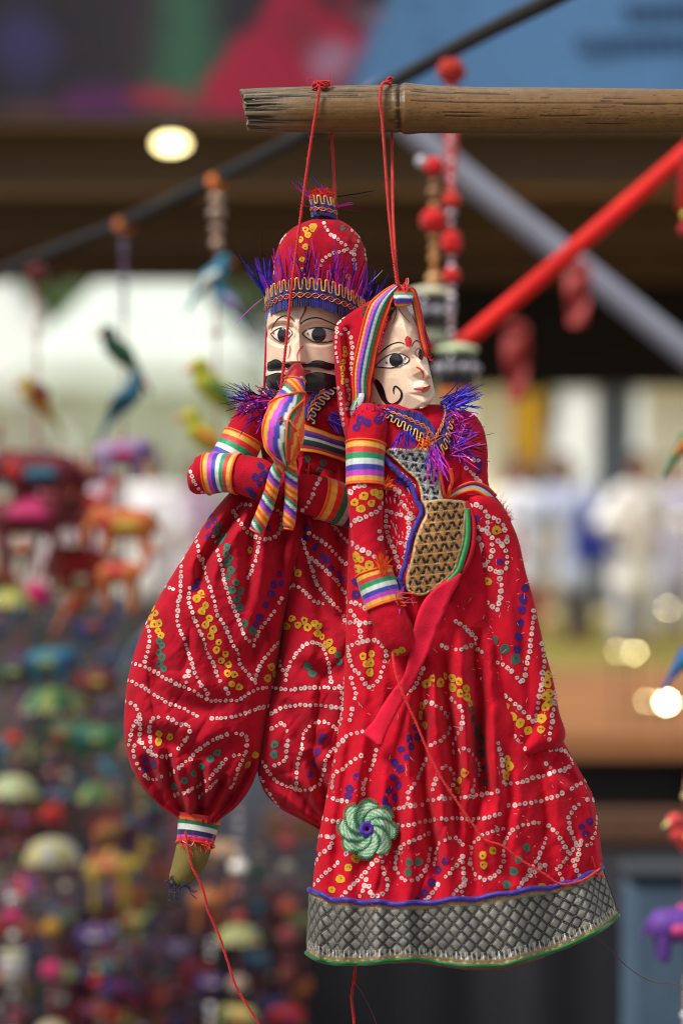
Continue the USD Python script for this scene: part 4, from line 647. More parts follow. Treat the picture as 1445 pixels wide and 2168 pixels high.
# shoulder tinsel
mb = MB(); n = 190; P = np.c_[rng.uniform(535, 600, n), rng.uniform(838, 880, n), rng.uniform(55, 84, n)]; d = np.c_[-rng.uniform(.15, 1, n), rng.normal(.35, .5, n), rng.normal(.15, .25, n)]; tinsel(mb, P, d, rng.uniform(35, 72, n), TIN[rng.integers(0, 7, n)] * rng.uniform(.6, 1.2, (n, 1)), 2.2, .1)
n = 46; P = np.c_[rng.uniform(535, 565, n), rng.uniform(836, 866, n), rng.uniform(40, 70, n)]; d = np.c_[-np.ones(n), rng.normal(-.25, .35, n), rng.normal(0, .25, n)]; tinsel(mb, P, d, rng.uniform(40, 82, n), np.where(rng.random((n, 1)) < .7, TIN[2], INK) * rng.uniform(.6, 1.3, (n, 1)), 1.7, .08)
n = 30; P = np.c_[rng.uniform(690, 740, n), rng.uniform(870, 900, n), np.full(n, 84.)]; tinsel(mb, P, np.c_[rng.uniform(.3, 1, n), rng.uniform(.1, .8, n), rng.normal(.1, .2, n)], rng.uniform(25, 50, n), TIN[rng.integers(2, 4, n)], 2.2)
mb.part('shoulder_tinsel', 'tinsel_foil', man, smooth=False, kind='stuff')
# --- strings: each a two-ply cord with its knot
mb = MB(); cord(mb, [(676, 186, 82), (672, 215, 88), (664, 262, 90), (655, 320, 94), (640, 430, 108), (628, 520, 126), (618, 600, 138), (606, 720, 150), (596, 810, 168), (592, 850, 184), (592, 884, 205)]); s = mb.part('marionette_string', 'yarn', man)
mb = MB()
for k in range(5):
    c0 = np.array([680, 180, 52.]) + rng.normal(0, 3, 3); a = np.linspace(0, 2 * PI * 1.2, 26) + k; mb.add(*tube(c0 + np.c_[(11 + 2 * k) * np.cos(a), 6 * np.sin(a * 1.3 + k), 8 * np.sin(a)], 2.2, 5), lin(190, 22, 30))
mb.add(*tube(curve([(676, 178, 56), (664, 166, 58), (652, 164, 58), (648, 172, 58)], n=14), .8, 4), lin(190, 22, 30)); mb.add(*tube(curve([(690, 176, 56), (697, 165, 56), (699, 152, 56)], n=14), .7, 4), lin(190, 22, 30)); mb.part('knot', 'yarn', s)
mb = MB(); cord(mb, [(690, 182, 20), (700, 230, -24), (702, 284, -16), (706, 360, -6), (709, 420, 4), (711, 470, 20)], col=lin(205, 52, 46)); mb.part('marionette_string', 'yarn', man)
mb = MB(); cord(mb, [(392, 1762, 78), (397, 1790, 82), (405, 1830, 84), (428, 1880, 80), (442, 1932, 74), (460, 1972, 70), (480, 2030, 66), (500, 2090, 62), (530, 2140, 60), (560, 2190, 60)], r=2.9, fuzz=.3, col=lin(196, 20, 28)); mb.part('loose_string', 'yarn', man)
# ================================================================ the pipe he plays
pipe = thing('snake_charmer_pipe', 'gourd pipe wrapped in striped ribbon held at the bearded puppet\'s mouth', 'pipe', W([600, 950, 180]))
BULB = [(630, 768, 118, 3, 3), (629, 776, 122, 12, 11), (626, 795, 134, 20, 19), (622, 818, 148, 24, 23), (614, 848, 168, 32, 31), (604, 880, 186, 42, 40), (599, 910, 196, 46, 44), (599, 940, 198, 42, 40), (602, 962, 196, 30, 28), (605, 978, 194, 20, 18), (606, 986, 192, 4, 4)]
G = limb(BULB, 150, 64); v = np.linspace(0, 1, 150)[:, None]; u = np.linspace(0, 1, 64, endpoint=False)[None]
a = np.cos(2 * PI * u) + 0 * v                             # +-1 across the front
axis = np.where(v < .42, v * 6.6 + a * .28, 0); c = np.zeros((150, 64, 3))
low = np.mod(.5 + a * .52 - .12 * np.sin(v * 5), 1.0); c[:] = stripe(low, [(.7, ORG), (1.2, GLD), (1.6, MAG), (1.6, ULT), (1.2, SIL), (1.5, EMR * .7), (1.2, COR), (1, GLD), (.7, ORG)])
diag = np.mod(v * 3.4 - a * .34 + .10, 1.0); c = np.where((v < .40 - a * .10)[..., None], stripe(diag, RIB), c); c = np.where((v < .185 - .03 * a)[..., None], RED2, c)
c = np.where(((v > .45) & (a * np.sign(G[..., 0] - 600) > 9)), 0, 1)[..., None] * c
V, F = capped(G); mb = MB(); mb.add(V, F, np.vstack([c.reshape(-1, 3), c[0, 0], c[-1, 0]])); 
e = np.argmin(np.abs(v - (.40 - a * .10)), axis=0); P = G[e, np.arange(64)]; N = vnorm(V, F)[:-2].reshape(150, 64, 3)[e, np.arange(64)]; mb.add(*tube(np.vstack([P + N * 1.5, (P + N * 1.5)[:1]]), 2.4, 6, False), ORG)
P = G[26 + np.round(4 * np.sin(np.arange(64) / 64 * 2 * PI)).astype(int), np.arange(64)]; mb.add(*tube(np.vstack([P, P[:1]]), 2.6, 6, False), ORG)
bulb = mb.part('gourd_bulb', 'satin_ribbon', pipe)
hb = mkhost(V, F); mb = MB(); q, _, _ = onhost(hb, curve([(563, 880), (557, 920), (570, 955), (600, 982)], n=24), 1.5); mb.add(*tube(q, 2.4, 6), ORG); q, _, _ = onhost(hb, curve([(643, 845), (612, 880), (606, 920), (606, 975)], n=24), 1.5); mb.add(*tube(q, 2.4, 6), ORG); q, _, _ = onhost(hb, curve([(612, 890), (630, 920), (632, 950), (615, 978)], n=24), 1.5); mb.add(*tube(q, 2.4, 6), ORG)
for k in range(5): q = np.array([594, 890, 243.]) + rng.normal(0, 2, 3); mb.add(*tube(curve([q, q + rng.normal(0, 5, 3), q + rng.normal(0, 8, 3)], n=8), 1, 4), LIPR)
mb.part('ribbon_edge', 'satin_ribbon', bulb)
for rows, tw in (([(596, 978, 188, 13, 13), (584, 1000, 184, 14, 14), (574, 1040, 176, 15, 15), (560, 1080, 170, 16, 15), (547, 1112, 166, 16, 15), (541, 1124, 164, 13, 13)], 5.2), ([(614, 976, 190, 13, 13), (616, 1010, 180, 14, 13), (616, 1050, 172, 14, 13), (613, 1090, 168, 14, 13), (611, 1112, 166, 13, 13), (610, 1120, 166, 9, 9)], 4.6)):
    G = limb(rows, 90, 28); v = np.linspace(0, 1, 90)[:, None]; u = np.linspace(0, 1, 28, endpoint=False)[None]; c = stripe(np.mod(v * tw * .5 - np.cos(2 * PI * u) * .16, 1), RIB)
    V, F = capped(G); mb = MB(); mb.add(V, F, np.vstack([c.reshape(-1, 3), NAVY, NAVY * .6])); ring_cord(mb, G[-1], ORG, 2.2); p = mb.part('reed_pipe', 'satin_ribbon', pipe)
# ================================================================ the woman puppet
wom = thing('woman_puppet', 'veiled woman puppet in red tie-dyed skirt with wide silver brocade hem', 'puppet', W([960, 2030, 110]))
REDW = lin(188, 6, 36)
# --- skirt
SKL = [(742, 1050), (738, 1120), (734, 1250), (729, 1400), (722, 1490), (712, 1560), (700, 1630), (686, 1710), (670, 1800), (661, 1900)]
SKR = [(1020, 1050), (1060, 1120), (1100, 1250), (1130, 1400), (1160, 1490), (1186, 1560), (1222, 1630), (1256, 1710), (1268, 1800), (1276, 1900)]
hemx = np.array([640, 660, 700, 760, 870, 940, 1000, 1100, 1200, 1265, 1290]); hemy = np.array([1884, 1890, 1908, 1914, 1918, 1912, 1908, 1892, 1876, 1846, 1830])
hem = PchipInterpolator(hemx, hemy)
def skirt_grid(w0=118):
    G, th = loft(SKL, SKR, 1050, 1900, 400, 300, 80, w0, [(1050, 82), (1150, 100), (1400, 112), (1600, 122), (1760, 132), (1900, 136)], .8)
    fr = np.clip(np.sin(th), 0, 1)[None] ** .5; v = np.linspace(0, 1, 400)[:, None]; x, y = G[..., 0], G[..., 1]
    G[..., 2] += (5 + 7 * v) * np.sin(th[None] * 17 + 3 * np.sin(th[None] * 3) + v * 1.4) * (.3 + .7 * v) * (.4 + .6 * np.abs(np.sin(th)))[None] * (1 - .3 * v)
    G[..., 2] += fr * (27 * (meshkit.fbm(np.stack([x / 58, y / 330, 0 * x + 8], -1), 3) - .5) + 8 * (meshkit.fbm(np.stack([x / 30 + y / 80, y / 44, 0 * x + 4], -1), 3) - .5))
    G[..., 2] -= fr * 8 * sharp(x, y, 21, 110, 360) * np.clip(v * 2, .2, 1)
    G = crease(G, fr, [([(890, 1420), (893, 1540), (893, 1650), (912, 1760), (930, 1900)], 17, 13), ([(938, 1380), (945, 1480), (959, 1593), (964, 1700), (975, 1820)], 17, 13), ([(1004, 1330), (1010, 1430), (1014, 1520), (1020, 1610), (1040, 1720)], 26, 15), ([(1004, 1500), (1012, 1660), (998, 1770), (1010, 1890)], 12, 12),
        ([(1062, 1590), (1075, 1690), (1065, 1790), (1090, 1880)], 12, 13), ([(1140, 1610), (1152, 1690), (1150, 1800)], 10, 13), ([(730, 1440), (700, 1600), (684, 1740)], 10, 12), ([(850, 1440), (810, 1560), (775, 1690), (770, 1860)], 9, 18), ([(745, 1560), (722, 1700), (716, 1860)], 8, 14),
        ([(1160, 1592), (1185, 1640), (1240, 1670)], 9, 12), ([(840, 1640), (838, 1760), (850, 1900)], 8, 14), ([(1205, 1660), (1215, 1750), (1210, 1860)], 8, 13)])
    G[..., 1] += (hem(np.clip(G[..., 0], 645, 1288)) - 1900) * v ** 4
    return G, th
GS, ths = skirt_grid(); VS, FS = capped(GS); hs = mkhost(VS, FS); sk = MB(); sk.add(VS, FS, REDW)
for P in [[(300,980),(310,910),(345,850),(355,790)], [(150,990),(200,1010),(235,1010)], [(170,950),(175,900),(215,870),(260,835),(290,815)], [(180,840),(195,770),(240,725),(300,710)], [(100,1075),(150,1090),(195,1100)], [(435,1045),(490,1035),(550,1025)], [(430,1110),(490,1115),(560,1100),(640,1085),(720,1085),(800,1085),(890,1065)],
          [(560,1010),(640,1000),(720,995),(800,985),(880,970)], [(930,1030),(1000,1020),(1080,1005),(1140,985),(1200,955),(1260,920)], [(915,935),(980,930),(1050,905),(1110,890),(1170,870)], [(490,1020),(500,970),(530,920),(550,880),(570,830)], [(690,800),(740,785),(780,820),(800,880),(780,930),(770,990)],
          [(575,580),(620,600),(660,640),(670,700),(640,745),(590,770)], [(660,560),(700,580),(730,630),(720,700),(690,760)], [(600,960),(620,900),(660,860),(690,900),(680,960),(640,990)], [(440,1300),(450,1230),(490,1190),(540,1170),(585,1150)], [(440,1300),(480,1350),(540,1340),(575,1290),(590,1220)],
          [(610,1280),(620,1220),(660,1175),(700,1170),(730,1200)], [(570,1440),(620,1380),(680,1310),(730,1250)], [(210,1420),(260,1370),(310,1320),(360,1265)], [(290,1420),(320,1350)], [(320,1350),(345,1420),(400,1400),(388,1300),(380,1250)], [(90,1370),(140,1320),(200,1270),(240,1220)], [(100,1160),(170,1165)], [(170,1170),(165,1200),(120,1240),(90,1280)],
          [(905,1130),(830,1150),(780,1190),(765,1240),(770,1300),(810,1345),(870,1330),(905,1270),(905,1200)], [(730,1250),(735,1350),(740,1440),(790,1440)], [(690,1410),(745,1350)], [(910,1190),(940,1140),(1000,1110),(1070,1105),(1120,1130),(1160,1190),(1200,1260),(1230,1330)], [(940,1420),(980,1370),(1020,1310),(1060,1240),(1090,1170)],
          [(890,1430),(960,1390),(1010,1340),(1060,1300)], [(1060,1280),(1130,1300),(1160,1345)], [(1290,1005),(1250,1010),(1210,1040),(1190,1080),(1195,1140),(1220,1190),(1270,1200),(1300,1150),(1306,1080)], [(1150,1290),(1190,1240),(1220,1200)],
          [(222,240),(280,242),(355,240)], [(250,190),(280,240),(300,325)], [(235,345),(300,322),(370,325),(400,370),(390,430),(360,500),(330,520),(290,470),(250,420),(238,360)], [(250,480),(270,540),(260,600),(245,660)], [(218,480),(212,600),(206,680)], [(225,150),(290,165),(350,200)], [(640,340),(690,360),(750,345),(785,330)], [(700,235),(750,270),(785,310)],
          [(470,560),(520,520),(560,440)], [(880,760),(900,850),(905,930)], [(1110,790),(1160,790),(1200,830)], [(1090,850),(1120,880),(1170,875),(1205,845)], [(420,1160),(400,1230)], [(1240,1180),(1225,1260)]]: dotline(sk, hs, A4(P), WHT, 9.4, 11.4)
for P, c in [([(575,505),(600,480),(630,500),(655,470),(685,480),(717,492),(690,520),(720,545),(747,525),(750,560),(765,590)], YEL), ([(770,615),(775,655),(795,690),(790,712),(815,745),(815,800),(825,865),(825,930)], GRN * .6), ([(525,690),(500,740),(535,735),(465,785),(510,775),(490,820),(440,845),(465,870),(430,905),(455,940),(415,965),(440,995),(395,1010),(410,1035)], BLU),
             ([(570,685),(550,640),(555,600)], YEL), ([(270,905),(245,960),(238,990)], BLU), ([(300,385),(340,375),(335,415),(315,420),(330,455)], YEL), ([(735,890),(715,920),(710,965)], YEL), ([(920,830),(930,860),(915,900)], YEL), ([(815,1245),(860,1225),(820,1285)], YEL), ([(1003,1210),(972,1262),(950,1315),(920,1370),(905,1415)], GRN), ([(500,1275),(495,1315),(540,1270)], GRN),
             ([(655,1268),(628,1305),(595,1360),(565,1405),(530,1440)], BLU), ([(270,1258),(235,1297),(205,1345),(168,1392),(135,1430)], YEL), ([(1280,1097),(1240,1120),(1260,1150),(270,65),(272,120),(85,1240)], BLU), ([(1072,1380)], YEL)]: spots(sk, hs, A4(P), c, 17.5)
for P in [[(450, 840), (520, 870), (600, 890), (680, 930)], [(450, 840), (450, 1000), (480, 1100), (520, 1200), (570, 1330)], [(620, 900), (630, 1000), (610, 1100)], [(560, 1100), (600, 1130), (590, 1220)], [(440, 1480), (500, 1400), (560, 1380)], [(470, 640), (560, 760), (660, 900)]]: dotline(sk, hs, A7(P), WHT, 9, 11)
for k in range(90): P = A7(np.array([(rng.uniform(440, 680), rng.uniform(640, 1340))])); q, nn, dd = onhost(hs, P, 1.0); hairs(sk, q, np.array([[.15, 1, 0.]]), np.array([rng.uniform(6, 16)]), WHT, .7, .08)
n = 260; P = np.c_[rng.uniform(690, 1250, n), rng.uniform(1250, 1880, n)]; q, nn, dd = onhost(hs, P, .8); ok = dd < 4; hairs(sk, q[ok], np.c_[rng.normal(0, .5, (ok.sum(), 2)), 0 * q[ok, 0]] + nn[ok] * .05, rng.uniform(6, 14, ok.sum()), WHT * .8, .5, .1)
skirt = sk.part('skirt', 'cotton_cloth', wom)
# --- hem of brocade, with piping
nb, nv = 620, 120
ub = np.linspace(0, 1, nb); X0 = 655 + (1274 - 655) * (.5 - .5 * np.cos(PI * ub)) * .55 + (1274 - 655) * ub * .45
X1 = 649 + (1307 - 649) * (.5 - .5 * np.cos(PI * ub)) * .55 + (1307 - 649) * ub * .45
botc = PchipInterpolator([640, 650, 680, 720, 760, 870, 940, 1000, 1060, 1100, 1180, 1260, 1300, 1312], [2004, 2014, 2030, 2036, 2036, 2028, 2036, 2042, 2040, 2030, 2006, 1970, 1942, 1930])
top3, _, _ = onhost(hs, np.c_[np.clip(X0, 666, 1262), hem(X0) - 3], 0); tw = top3[:, 2]; tw = gaussian_filter(tw, 4); fall = np.clip(np.minimum(ub, 1 - ub) * 14, 0, 1) ** .5
tw = tw * fall + 118 * (1 - fall)
def hem_at(t):                                              # t = 0 at the seam, 1 at the lower edge
    x = X0 * (1 - t) + X1 * t; y = hem(np.clip(X0, 645, 1288)) * (1 - t) + botc(np.clip(X1, 641, 1311)) * t
    return np.c_[x, y, tw + 6 + 14 * np.sin(t * PI / 2) * fall + t * 12 * np.sin(ub * 23 + 1.0) * fall + t * 6 * np.sin(ub * 51) * fall]
G = np.stack([hem_at(t) for t in np.linspace(0, 1, nv)], 0)
sarc = np.r_[0, np.cumsum(np.linalg.norm(np.diff(G[nv // 2], axis=0), axis=1))]; vv = np.linspace(0, 128, nv)
U, Vv = np.meshgrid(sarc, vv)
def diamond(U, Vv, cw, ch):                                 # woven lattice: distance to the lines, cell height, fan of threads
    p, q = U / cw + Vv / ch, U / cw - Vv / ch; dp, dq = np.abs(p - np.round(p)), np.abs(q - np.round(q)); d = np.minimum(dp, dq)
    return d, np.mod((np.round(p) + np.round(q)), 2), (p - np.floor(p)), (q - np.floor(q))
d, _, fp, fq = diamond(U, Vv, 30.0, 30.0)
line = np.exp(-((d - .06) / .07) ** 4); fan = .5 + .5 * np.cos((fp - fq) * 2 * PI * 4.5); cent = np.minimum(np.minimum(fp, 1 - fp), np.minimum(fq, 1 - fq)) * 2
low = np.clip(1.25 - 1.1 * (fp + fq) / 2 * 1.0, .25, 1.1)
dash = .75 + .25 * np.sin(U * 1.4)
silver = lin(122, 121, 112)[None, None] * (.5 + .8 * (1 - np.abs(fp + fq - .7) / 1.3))[..., None] * (.72 + .34 * fan)[..., None]
c = silver * (1 - line[..., None]) + lin(26, 26, 44) * dash[..., None] * line[..., None]
stitch = ((d < .018) * (np.sin(U * 2.2) > 0))[..., None]; c = np.where(stitch, lin(150, 148, 140), c)
e = np.minimum(Vv, 128 - Vv); tan_ = lin(176, 150, 110); c = np.where((e < 8)[..., None], tan_ * (.85 + .2 * np.sin(U * 1.5))[..., None], c); c = np.where(((e > 8) & (e < 11))[..., None], lin(120, 110, 96), c)
fr = ((128 - Vv > 8) & (128 - Vv < 24))[..., None] & ((np.sin(U * .55) + np.sin(U * 1.31)) > .6)[..., None]; c = np.where(fr, lin(200, 198, 190), c)
N = vnorm(G.reshape(-1, 3), orient(G.reshape(-1, 3), gridF(nv, nb), True)).reshape(G.shape); G = G + N * (1.0 * cent - .9 * line * (d > .02))[..., None]
V, F = thick(G, 3.0); mb = MB(); mb.add(V, F, np.tile(c.reshape(-1, 3), (2, 1)))
back = G[:, [0, -1]]; th = np.linspace(0, -PI, 60); x0, x1 = G[:, 0], G[:, -1]; cx_ = (x0 + x1) / 2; hx_ = (x1 - x0) / 2
GB = np.stack([cx_ - hx_ * np.cos(a_) + np.array([0, 0, 1.]) * (130 * np.sin(a_)) for a_ in th], 1)[::6]
Vb, Fb = thick(GB, 2.5); mb.add(Vb, Fb, lin(110, 108, 104)); hemband = mb.part('brocade_hem', 'brocade', wom)
def piping(P, r, col, parent, name, matl='satin_ribbon', n=300): mb = MB(); mb.add(*tube(P, r, 7), col); return mb.part(name, matl, parent)
q = hem_at(-.035); q[:, 2] += 3; q[:, 1] += 2 * np.sin(ub * 60); piping(q[::2], 6.5, lin(52, 40, 140), hemband, 'blue_piping')
q = hem_at(1.035); q[:, 2] -= 1; piping(q[::2], 5.2, lin(22, 92, 42), hemband, 'green_piping')
q = hem_at(1.07); q[:, 2] -= 14; piping(q[200:440:3], 3.5, lin(150, 20, 26), hemband, 'red_lining')
# --- drape of the veil over her right side
hsz = lambda x, y: onhost(hs, np.c_[x, y], 0, 6)[0][:, 2]
DR = [(985, 1045), (1045, 1052), (1070, 1085), (1092, 1130), (1112, 1210), (1126, 1262), (1140, 1320), (1155, 1385), (1170, 1440), (1182, 1505), (1194, 1565), (1176, 1586), (1150, 1588), (1120, 1600), (1090, 1606), (1068, 1572), (1045, 1510), (1022, 1460), (998, 1400), (1000, 1340), (992, 1290), (972, 1245), (975, 1190), (990, 1140), (992, 1090)]
def dr_h(x, y):
    z = 172 + 34 * np.sin(np.clip((x - 975 + (y - 1250) * -.25) / 190, 0, 1) * PI) ** .8 - 12 * np.clip((x - 1080 - (y - 1200) * .24) / 50, 0, 1) + 20 * sm((y - 1100) / 350)
    z = z + 16 * (meshkit.fbm(np.stack([x / 46, y / 150, 0 * x + 2], -1), 3) - .5)
    for P, dep, wd in (([(1010, 1110), (1020, 1230), (1060, 1400), (1100, 1560)], 9, 14), ([(1060, 1090), (1085, 1200), (1110, 1350), (1140, 1500)], 6, 14), ([(1095, 1330), (1120, 1450), (1110, 1590)], 7, 12), ([(1150, 1480), (1130, 1540), (1095, 1600)], 10, 10)):
        d_, t_, _ = polydist(x, y, curve(P, n=12)); z = z - dep * np.exp(-(d_ / wd) ** 2) * np.clip(np.minimum(t_, 1 - t_) * 6, 0, 1)
    return z
V, F, nfr = relief(DR, dr_h, 40, 3.2, 26); mb = MB(); mb.add(V, F, REDW * .95); hd = mkhost(V, F)
for P in [[(1120,800),(1190,800),(1240,840),(1265,900),(1255,980),(1280,1060),(1300,1130),(1280,1220),(1230,1280),(1150,1300),(1090,1290)], [(1150,950),(1220,990),(1260,1010)], [(1300,1060),(1370,1110),(1410,1180),(1420,1260),(1390,1330),(1350,1340),(1300,1320),(1240,1280)], [(1370,1110),(1420,1080),(1400,1000),(1350,920),(1310,900)], [(1150,1300),(1140,1380),(1100,1440),(1040,1460)],
          [(1140,1450),(1180,1500),(1220,1560),(1280,1600),(1340,1640)], [(1350,1340),(1370,1440),(1360,1540),(1340,1640)], [(1190,1070),(1215,1120),(1180,1180),(1120,1200)]]: dotline(mb, hd, A7(P), WHT, 10.5, 12.5)
for P in [[(795,355),(840,390),(900,420),(940,450),(985,500),(1000,440),(1020,350),(1030,250),(1040,190)], [(815,480),(870,530),(930,570),(990,620),(1040,670),(1055,600),(1070,500),(1080,400),(1075,330)], [(880,670),(920,720),(960,740),(1000,785)], [(900,720),(930,790),(985,826)], [(1100,745),(1120,640),(1140,540)]]: dotline(mb, hd, A4(P), WHT, 10, 12.5)
spots(mb, hd, A7([(1335, 1000), (1260, 1410)]), YEL, 18); spots(mb, hd, A7([(1165, 900), (1360, 1250)]), BLU, 16)
spots(mb, hd, A4([(1000,90),(990,140),(985,185),(975,245),(970,300),(965,355)]), BLU, 18); spots(mb, hd, A4([(825,278),(865,315),(910,355),(957,397)]), GRN * .8, 21)
spots(mb, hd, A4([(870,565),(870,605),(910,600),(900,635),(943,645),(978,672),(1012,705),(1065,700),(1070,655),(1085,605),(1105,585),(1085,560),(1105,545),(1095,500),(1100,465)]), YEL, 20)
n = 90; P = np.c_[rng.uniform(1000, 1160, n), rng.uniform(1080, 1560, n)]; q, nn, dd = onhost(hd, P, .8); ok = dd < 4; hairs(mb, q[ok], np.c_[rng.normal(0, .5, (ok.sum(), 2)), 0 * q[ok, 0]], rng.uniform(6, 14, ok.sum()), WHT * .8, .5, .1)
drape = mb.part('veil_drape', 'cotton_cloth', wom)
# --- bodice
G, th = loft([(800, 856), (772, 872), (752, 905), (745, 960), (742, 1010), (740, 1080)], [(935, 856), (985, 880), (1012, 925), (1020, 985), (1018, 1030), (1040, 1080)], 856, 1080, 80, 120, 40, 112, [(856, 48), (905, 70), (1000, 82), (1080, 88)], .8)
G[..., 2] += 8 * (meshkit.fbm(G / 24, 3) - .5) + 0; V, F = capped(G); mb = MB(); mb.add(V, F, REDW * .92); hb_ = mkhost(V, F)
for P in [[(480, 640), (560, 700), (640, 770), (690, 850)], [(450, 840), (520, 870), (600, 890), (680, 930)], [(450, 840), (450, 1000), (480, 1100), (520, 1200), (570, 1330)], [(620, 900), (630, 1000), (610, 1100)], [(560, 1100), (600, 1130), (590, 1220)], [(1090, 500), (1140, 540), (1190, 600)], [(500, 500), (580, 560), (660, 640)]]: dotline(mb, hb_, A7(P), WHT, 10, 12)
spots(mb, hb_, A7([(580, 610), (620, 660), (550, 600), (1195, 470), (1190, 510), (240, 110), (205, 175), (285, 130)]), BLU, 17); bodice = mb.part('bodice', 'cotton_cloth', wom)
# skirt-front panel under the arm also shows dots
hz2 = lambda x, y: np.maximum(onhost(hs, np.c_[x, y], 0, 5)[0][:, 2] * (onhost(hs, np.c_[x, y])[2] < 12), onhost(hb_, np.c_[x, y], 0, 5)[0][:, 2] * (onhost(hb_, np.c_[x, y])[2] < 12))
# --- brocade front flaps
def zig(x, y, ox, oy, cw, ch):                              # rows of woven zigzag between thin lines
    u, v = (x - ox) / cw, (y - oy) / ch; fv = v - np.floor(v); z = np.abs((u + .5 * (np.floor(v) % 2)) % 1 - .5) * 2
    d = np.abs(z - fv); return np.minimum(fv, 1 - fv), d, fv
def flap(poly, name, base, ox, oy, off, seed, rot=0.0):
    f = lambda x, y: gz(x, y) + off
    V, F, nfr = relief(poly, f, 4, 1.7, 3); x, y = V[:, 0] + rot * (V[:, 1] - oy), V[:, 1] - rot * (V[:, 0] - ox); b, d, fv = zig(x, y, ox, oy, 21, 22)
    c = np.asarray(base) * (.78 + .22 * np.sin(y * 2.3) * np.sin(x * .13) + .12 * rng.random(len(V)))[:, None]; dk = ((np.abs(d - .16) < .13) & (b > .07))[:, None]
    c = np.where(dk, lin(30, 28, 38), c); c = np.where((b < .055)[:, None] & ((x * 1.0 % 30) > 4)[:, None], np.asarray(base) * 1.35, c)
    dist = shapely.distance(shapely.points(V[:, :2]), sg.Polygon(curve(np.vstack([poly, poly[:1]]), step=2)).buffer(0).exterior); c = np.where((dist < 5.5)[:, None], lin(196, 166, 122) * (.8 + .3 * (np.sin(y * 1.7) > 0))[:, None], c)
    Vw = V.copy(); Vw[:, 2] += np.where(dk[:, 0], -.6, .5 * np.sin(fv * PI)); mb = MB(); mb.add(Vw, F, c); return mb.part(name, 'brocade', wom), V
gxx, gyy = np.meshgrid(np.arange(780, 1040, 4.), np.arange(930, 1300, 4.)); gzz = gaussian_filter(hz2(gxx.ravel(), gyy.ravel()).reshape(gxx.shape), 5)
gz = lambda x, y: map_coordinates(gzz, [(np.asarray(y) - 930) / 4, (np.asarray(x) - 780) / 4], order=1, mode='nearest')
BIB = [(812, 956), (822, 950), (860, 950), (905, 950), (922, 980), (931, 1000), (934, 1039), (938, 1064), (915, 1066), (893, 1066), (889, 1044), (881, 1018), (858, 997), (837, 976)]
flap(BIB, 'silver_brocade_bib', lin(158, 160, 160), 818, 950, 10, 1, .12)
POU = [(892, 1060), (893, 1062), (900, 1086), (890, 1110), (879, 1139), (868, 1189), (858, 1228), (863, 1252), (889, 1262), (910, 1255), (937, 1234), (963, 1208), (972, 1180), (981, 1150), (985, 1110), (986, 1068), (985, 1062), (980, 1060), (960, 1058), (937, 1056), (915, 1058)]
flap(POU, 'gold_brocade_pouch', lin(178, 128, 72), 858, 1068, 24, 2, -.1)
lift = lambda P, o: np.c_[P, gz(P[:, 0], P[:, 1]) + o]
piping(curve(lift(np.array([(808, 962), (832, 984), (853, 1006), (873, 1026), (880, 1048), (886, 1062), (893, 1072), (893, 1090), (882, 1112), (871, 1142), (861, 1190), (851, 1230), (856, 1252)], float) + [-3, 2], 16), n=110) + rng.normal(0, .7, (110, 3)), 5.5, lin(64, 56, 150), wom, 'purple_piping', 'cotton_cloth')
piping(curve(lift(np.array([(988, 1078), (990, 1110), (987, 1150), (978, 1184), (967, 1212), (945, 1234)], float), 22), n=80), 6.5, lin(34, 120, 60), wom, 'green_piping')
piping(curve(lift(np.array([(986, 1062), (998, 1090), (1002, 1130), (996, 1170), (984, 1200), (962, 1228), (942, 1246)], float), 20), n=80), 6, lin(176, 20, 40), wom, 'red_piping', 'cotton_cloth')
# --- red sash hanging down the front
SASH = A4([(705, 30), (725, 15), (712, 70), (680, 130), (655, 190), (625, 262), (600, 330), (565, 408), (530, 480), (485, 560), (440, 640), (405, 708), (372, 776), (340, 752), (306, 720), (346, 664), (386, 596), (428, 534), (470, 480), (500, 380), (520, 260), (560, 150), (640, 70)])
def sash_h(x, y): return gaus_s(x, y) + 36 + 10 * (meshkit.fbm(np.stack([x / 60, y / 60, 0 * x], -1), 2) - .5) + 7 * sm((y - 1460) / 120) - 6 * sm((x - 860 + (y - 1380) * .35) / 40)
gx2, gy2 = np.meshgrid(np.arange(740, 1060, 6.), np.arange(1180, 1620, 6.)); g2 = gaussian_filter(onhost(hs, np.c_[gx2.ravel(), gy2.ravel()], 0, 4)[0][:, 2].reshape(gx2.shape), 4)
gaus_s = lambda x, y: map_coordinates(g2, [(np.asarray(y) - 1180) / 6, (np.asarray(x) - 740) / 6], order=1, mode='nearest')
V, F, _ = relief(SASH, sash_h, 4, 4, 4); mb = MB(); mb.add(V, F, lin(218, 26, 58)); i = rng.integers(0, len(V), 60); mb.part('red_sash', 'cotton_cloth', wom)
